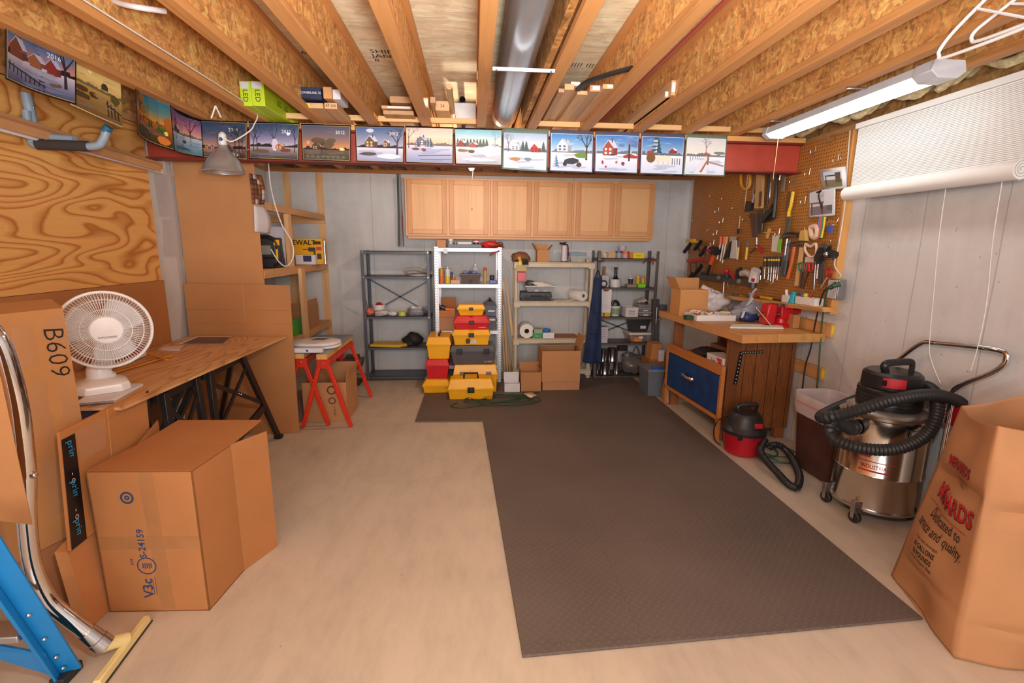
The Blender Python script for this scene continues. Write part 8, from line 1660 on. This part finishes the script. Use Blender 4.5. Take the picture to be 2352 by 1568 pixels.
for txt, s_, u, v in (('S-24159', .042, .42, .50), ('V3c', .062, .42, .175), ('3/24', .018, .30, .37)): pm.text(txt, s_, BI, fpt(u, v), (0, 0, 1), -dx_, .001, bold=.015)
for r0, r1, u, v in ((.019, .028, .35, .82), (.036, .041, .44, .34), (.004, .011, .35, .82)): pm.lathe([(r0, .0012), (r1, .0012)], fpt(u, v), BI, 28, ny, caps=False)
for k in range(5): pm.face([fpt(.40+.02*k, .325-.008*(k % 2))+ny*.0012, fpt(.41+.02*k, .325-.008*(k % 2))+ny*.0012, fpt(.41+.02*k, .36)+ny*.0012, fpt(.40+.02*k, .36)+ny*.0012], BI)
for k in range(3): pm.face([fpt(.45+.025*k, .13)+ny*.0012, fpt(.455+.025*k, .13)+ny*.0012, fpt(.455+.025*k, .22+.02*k)+ny*.0012, fpt(.45+.025*k, .22+.02*k)+ny*.0012], BI)
pm.build('printing', t, 0, label='blue printed marks')
TPE = C(196, 140, 92, .12, 0, .05, 0, .55); tp = M(); n1 = ny*.0008
tp.face([fpt(.02, .46)+n1, fpt(.99, .46)+n1, fpt(.99, .55)+n1, fpt(.02, .55)+n1], TPE).face([fpt(.52, .02)+n1*.5, fpt(.66, .02)+n1*.5, fpt(.62, .99)+n1*.5, fpt(.48, .99)+n1*.5], TPE); tp.build('packing_tape', t, 0)
# ================================================================ flattened cartons, tall marked carton
def leaf(name, lab, pts, off, mt): return tag(M().prism(pts, off, mt).build(name, smooth=0), lab, 'cardboard')
XA = -1.64
a, b = S(137, 992, XA-.03), S(340, 892, XA-.03); c, d = S(346, 1260, XA+.015), S(163, 1265, XA+.015)
c = d+(b-a); t = thing('flat_carton', 'flattened carton with black printed tape leaning on the table edge', 'cardboard', d); n_ = (b-a).cross(d-a).normalized(); n_ = n_ if n_.x > 0 else -n_
M().prism([a, b, c, d], n_*-.012, cardboard(184, 124, 70)).build('sheet', t, 0)
def lf(u, v): return (a*(1-u)+b*u)*v+(d*(1-u)+c*u)*(1-v)+n_*.0012
bt_ = M().face([lf(.005, .0), lf(.15, .0), lf(.13, .93), lf(.005, .93)], C(28, 26, 28, .3, 0, 0)); PBL = C(40, 160, 216, .4, 0, 0)
for k, v in enumerate((.05, .38, .72)): bt_.text('prime', .044, PBL, lf(.075, v+.07)+n_*.001, (0, 0, -1), (0, 1, 0), .001)
for k, v in enumerate((.24, .55)): bt_.text('- o -', .04, C(214, 206, 200, .5, 0, 0), lf(.075, v)+n_*.001, (0, 0, -1), (0, 1, 0), .001)
bt_.build('black_tape', t, 0); M().face([lf(.965, .02), lf(1, .02), lf(1, .98), lf(.965, .98)], C(28, 26, 28, .3, 0, 0)).build('black_tape', t, 0)
M().face([lf(.16, .66), lf(.42, .66), lf(.44, .94), lf(.14, .94)], C(214, 170, 130, .1, 0, .05, 0, .45)).face([lf(.47, .0), lf(.478, .0), lf(.478, 1), lf(.47, 1)], C(220, 166, 112, .7, 0, 0)).build('clear_tape', t, 0)
k0 = F(206, 1444, .002); k1 = F(256, 1402, .002); zt1 = S(168, 1272, k0.x).z
leaf('flat_carton', 'lower flattened carton standing beneath the one with black tape', [k0, k1+V((0, .1, 0)), k1+V((-.03, .1, zt1+.07)), k0+V((-.03, 0, zt1))], (-.05, 0, 0), cardboard(190, 128, 78))
g0 = [B(-90, 731, 1.86), B(145, 712, 2.16)]
bl, br_ = V((g0[0].x, 1.86, .34)), V((g0[1].x, 2.16, .34)); g0[0].z = g0[1].z = (g0[0].z+g0[1].z)/2
t = thing('tall_carton', 'tall brown carton marked B609 in black marker beside the fan', 'box', br_); fr = [bl, br_, g0[1], g0[0]]; ex = V((-.10, .075, 0)); MC = cardboard(190, 134, 80)
M().prism(fr, ex, MC).build('body', t, 0); M().prism([g0[0], g0[1], g0[1]+ex+V((0, 0, .03)), g0[0]+ex+V((0, 0, .03))], (0, 0, .005), MC).build('flap', t, 0)
nf = (br_-bl).cross(g0[0]-bl).normalized(); rt_ = (br_-bl).normalized()
def cf(u, v): return (bl*(1-u)+br_*u)*(1-v)+(g0[0]*(1-u)+g0[1]*u)*v+nf*.0012
tp = M()
for u0, u1, v0, v1 in ((.42, .62, .78, .95), (.44, .66, .46, .72), (.78, .98, .8, .97), (.80, .99, .5, .72), (.46, .7, .12, .38), (.82, .99, .15, .4)): tp.face([cf(u0, v0), cf(u1, v0), cf(u1, v1), cf(u0, v1)], C(214, 160, 112, .25, 0, .05, 0, .6))
tp.build('packing_tape', t, 0)
M().text('B609', .105, C(30, 24, 24, .6, 0, 0), cf(.85, .82), -(g0[1]-br_).normalized(), rt_, .001, shear=.1, bold=-.012).build('marker_writing', t, 0)
lo = [V((bl.x+.02, bl.y+.02, .002)), V((br_.x-.01, br_.y+.0, .002)), V((br_.x-.01, br_.y+.0, .338)), V((bl.x+.02, bl.y+.02, .338))]
o = leaf('carton', 'lower taped carton standing beneath the tall marked carton', lo, ex, cardboard(172, 116, 76)); o['category'] = 'box'
leaf('cardboard_sheet', 'cardboard sheet propped in front of the chrome wand at the picture edge', [B(-90, 700, 1.45), B(2, 868, 1.45), B(74, 1205, 1.52), B(-90, 1185, 1.52)], (-.004, .006, 0), cardboard(186, 130, 80))
# ================================================================ chrome wand with floor tool
wp = [(-40, 740), (2, 790), (36, 900), (52, 1000), (60, 1090), (62, 1200), (76, 1300), (112, 1378), (170, 1428), (226, 1468)]
q = [B(x, y, 1.60+.012*i) for i, (x, y) in enumerate(wp)]; fe = F(248, 1488, .05); q[-1] = q[-1].lerp(fe, .3)
t = thing('vacuum_wand', 'bent chrome vacuum wand with cream floor head propped by the cartons', 'wand', fe)
M().tube(curve(q), .027, CHROME(), 18).build('tube', t, smooth=60); d_ = (q[-1]-q[-2]).normalized()
M().lathe([(.031, -.07), (.032, -.02), (.035, -.018), (.035, .02), (.031, .022)], q[-1], brushed(200, .2), 24, d_).build('collar', t)
M().ball(q[4]+V((.028, -.005, 0)), .012, brushed(200)).build('lock_button', t)
CRM = C(226, 206, 146, .5); h0, h1 = F(338, 1422, .012), F(222, 1576, .012); hd = (h1-h0).normalized(); hm = h0.lerp(h1, .42)
M().tube([q[-1]+d_*.015, hm+V((0, 0, .03))], [.028, .024], CRM, 14).build('neck', t); sn = V((-hd.y, hd.x, 0))
M().prism([h0-sn*.018+V((0, 0, -.01)), h0+sn*.018+V((0, 0, -.01)), h0+sn*.012+V((0, 0, .022)), h0-sn*.012+V((0, 0, .022))], h1-h0, CRM).build('head', t, bevel=.004)
M().prism([h0-sn*.021+V((0, 0, -.011)), h0+sn*.021+V((0, 0, -.011)), h0+sn*.021+V((0, 0, -.004)), h0-sn*.021+V((0, 0, -.004))], h1-h0, C(60, 54, 44, .8)).build('brush_strip', t)
# ================================================================ blue step ladder
BL = C(16, 132, 204, .4, 0, .04); t = thing('step_ladder', 'bright blue step ladder with aluminium tread at the picture corner', 'ladder', (-1.6, 1.6, 0))
ft = F(158, 1556, 0); tp_ = B(-70, 1205, 1.32); dl = (ft-tp_); fw_ = V((.55, -.83, 0))
def rail(f, p, nm='rail'):
    M().bar(f+V((0, 0, .03)), p, .010, .085, BL, V((1, .3, .2))).bar(f+V((-.012, -.03, .03)), p+V((-.012, -.03, 0)), .03, .010, BL, V((1, .3, .2))).bar(f+V((-.012, .03, .03)), p+V((-.012, .03, 0)), .03, .010, BL, V((1, .3, .2))).build(nm, t, bevel=.002)
    M().box(f.x-.03, f.x+.02, f.y-.045, f.y+.045, .001, .035, C(40, 40, 44, .6)).build('foot', t, bevel=.003)
rail(ft, tp_); rail(ft+V((-.42, -.02, 0)), tp_+V((-.42, 0, 0)))
m0 = tp_.lerp(ft, .62); al = C(190, 192, 196, .35, .9, .05)
M().box(m0.x-.45, m0.x-.02, m0.y-.05, m0.y+.03, m0.z-.005, m0.z+.02, al).build('tread', t, bevel=.003)
g1, g2 = tp_.lerp(ft, .80), ft+V((-.02, 0, .06))
M().prism([g1+V((-.005, -.03, .03)), g2+V((-.005, -.03, -.02)), g2+V((-.10, -.03, .03)), g1.lerp(g2, .4)+V((-.2, -.03, .055)), g1+V((-.42, -.03, .02)), g1+V((-.42, -.03, .08)), g1+V((-.2, -.03, .09))], (0, .008, 0), BL).build('gusset', t)
for s_ in (.55, .72, .86, .95): M().ball(tp_.lerp(ft, s_)+V((.008, -.012, .03)), .0075, brushed(190), 8).build('rivet', t)
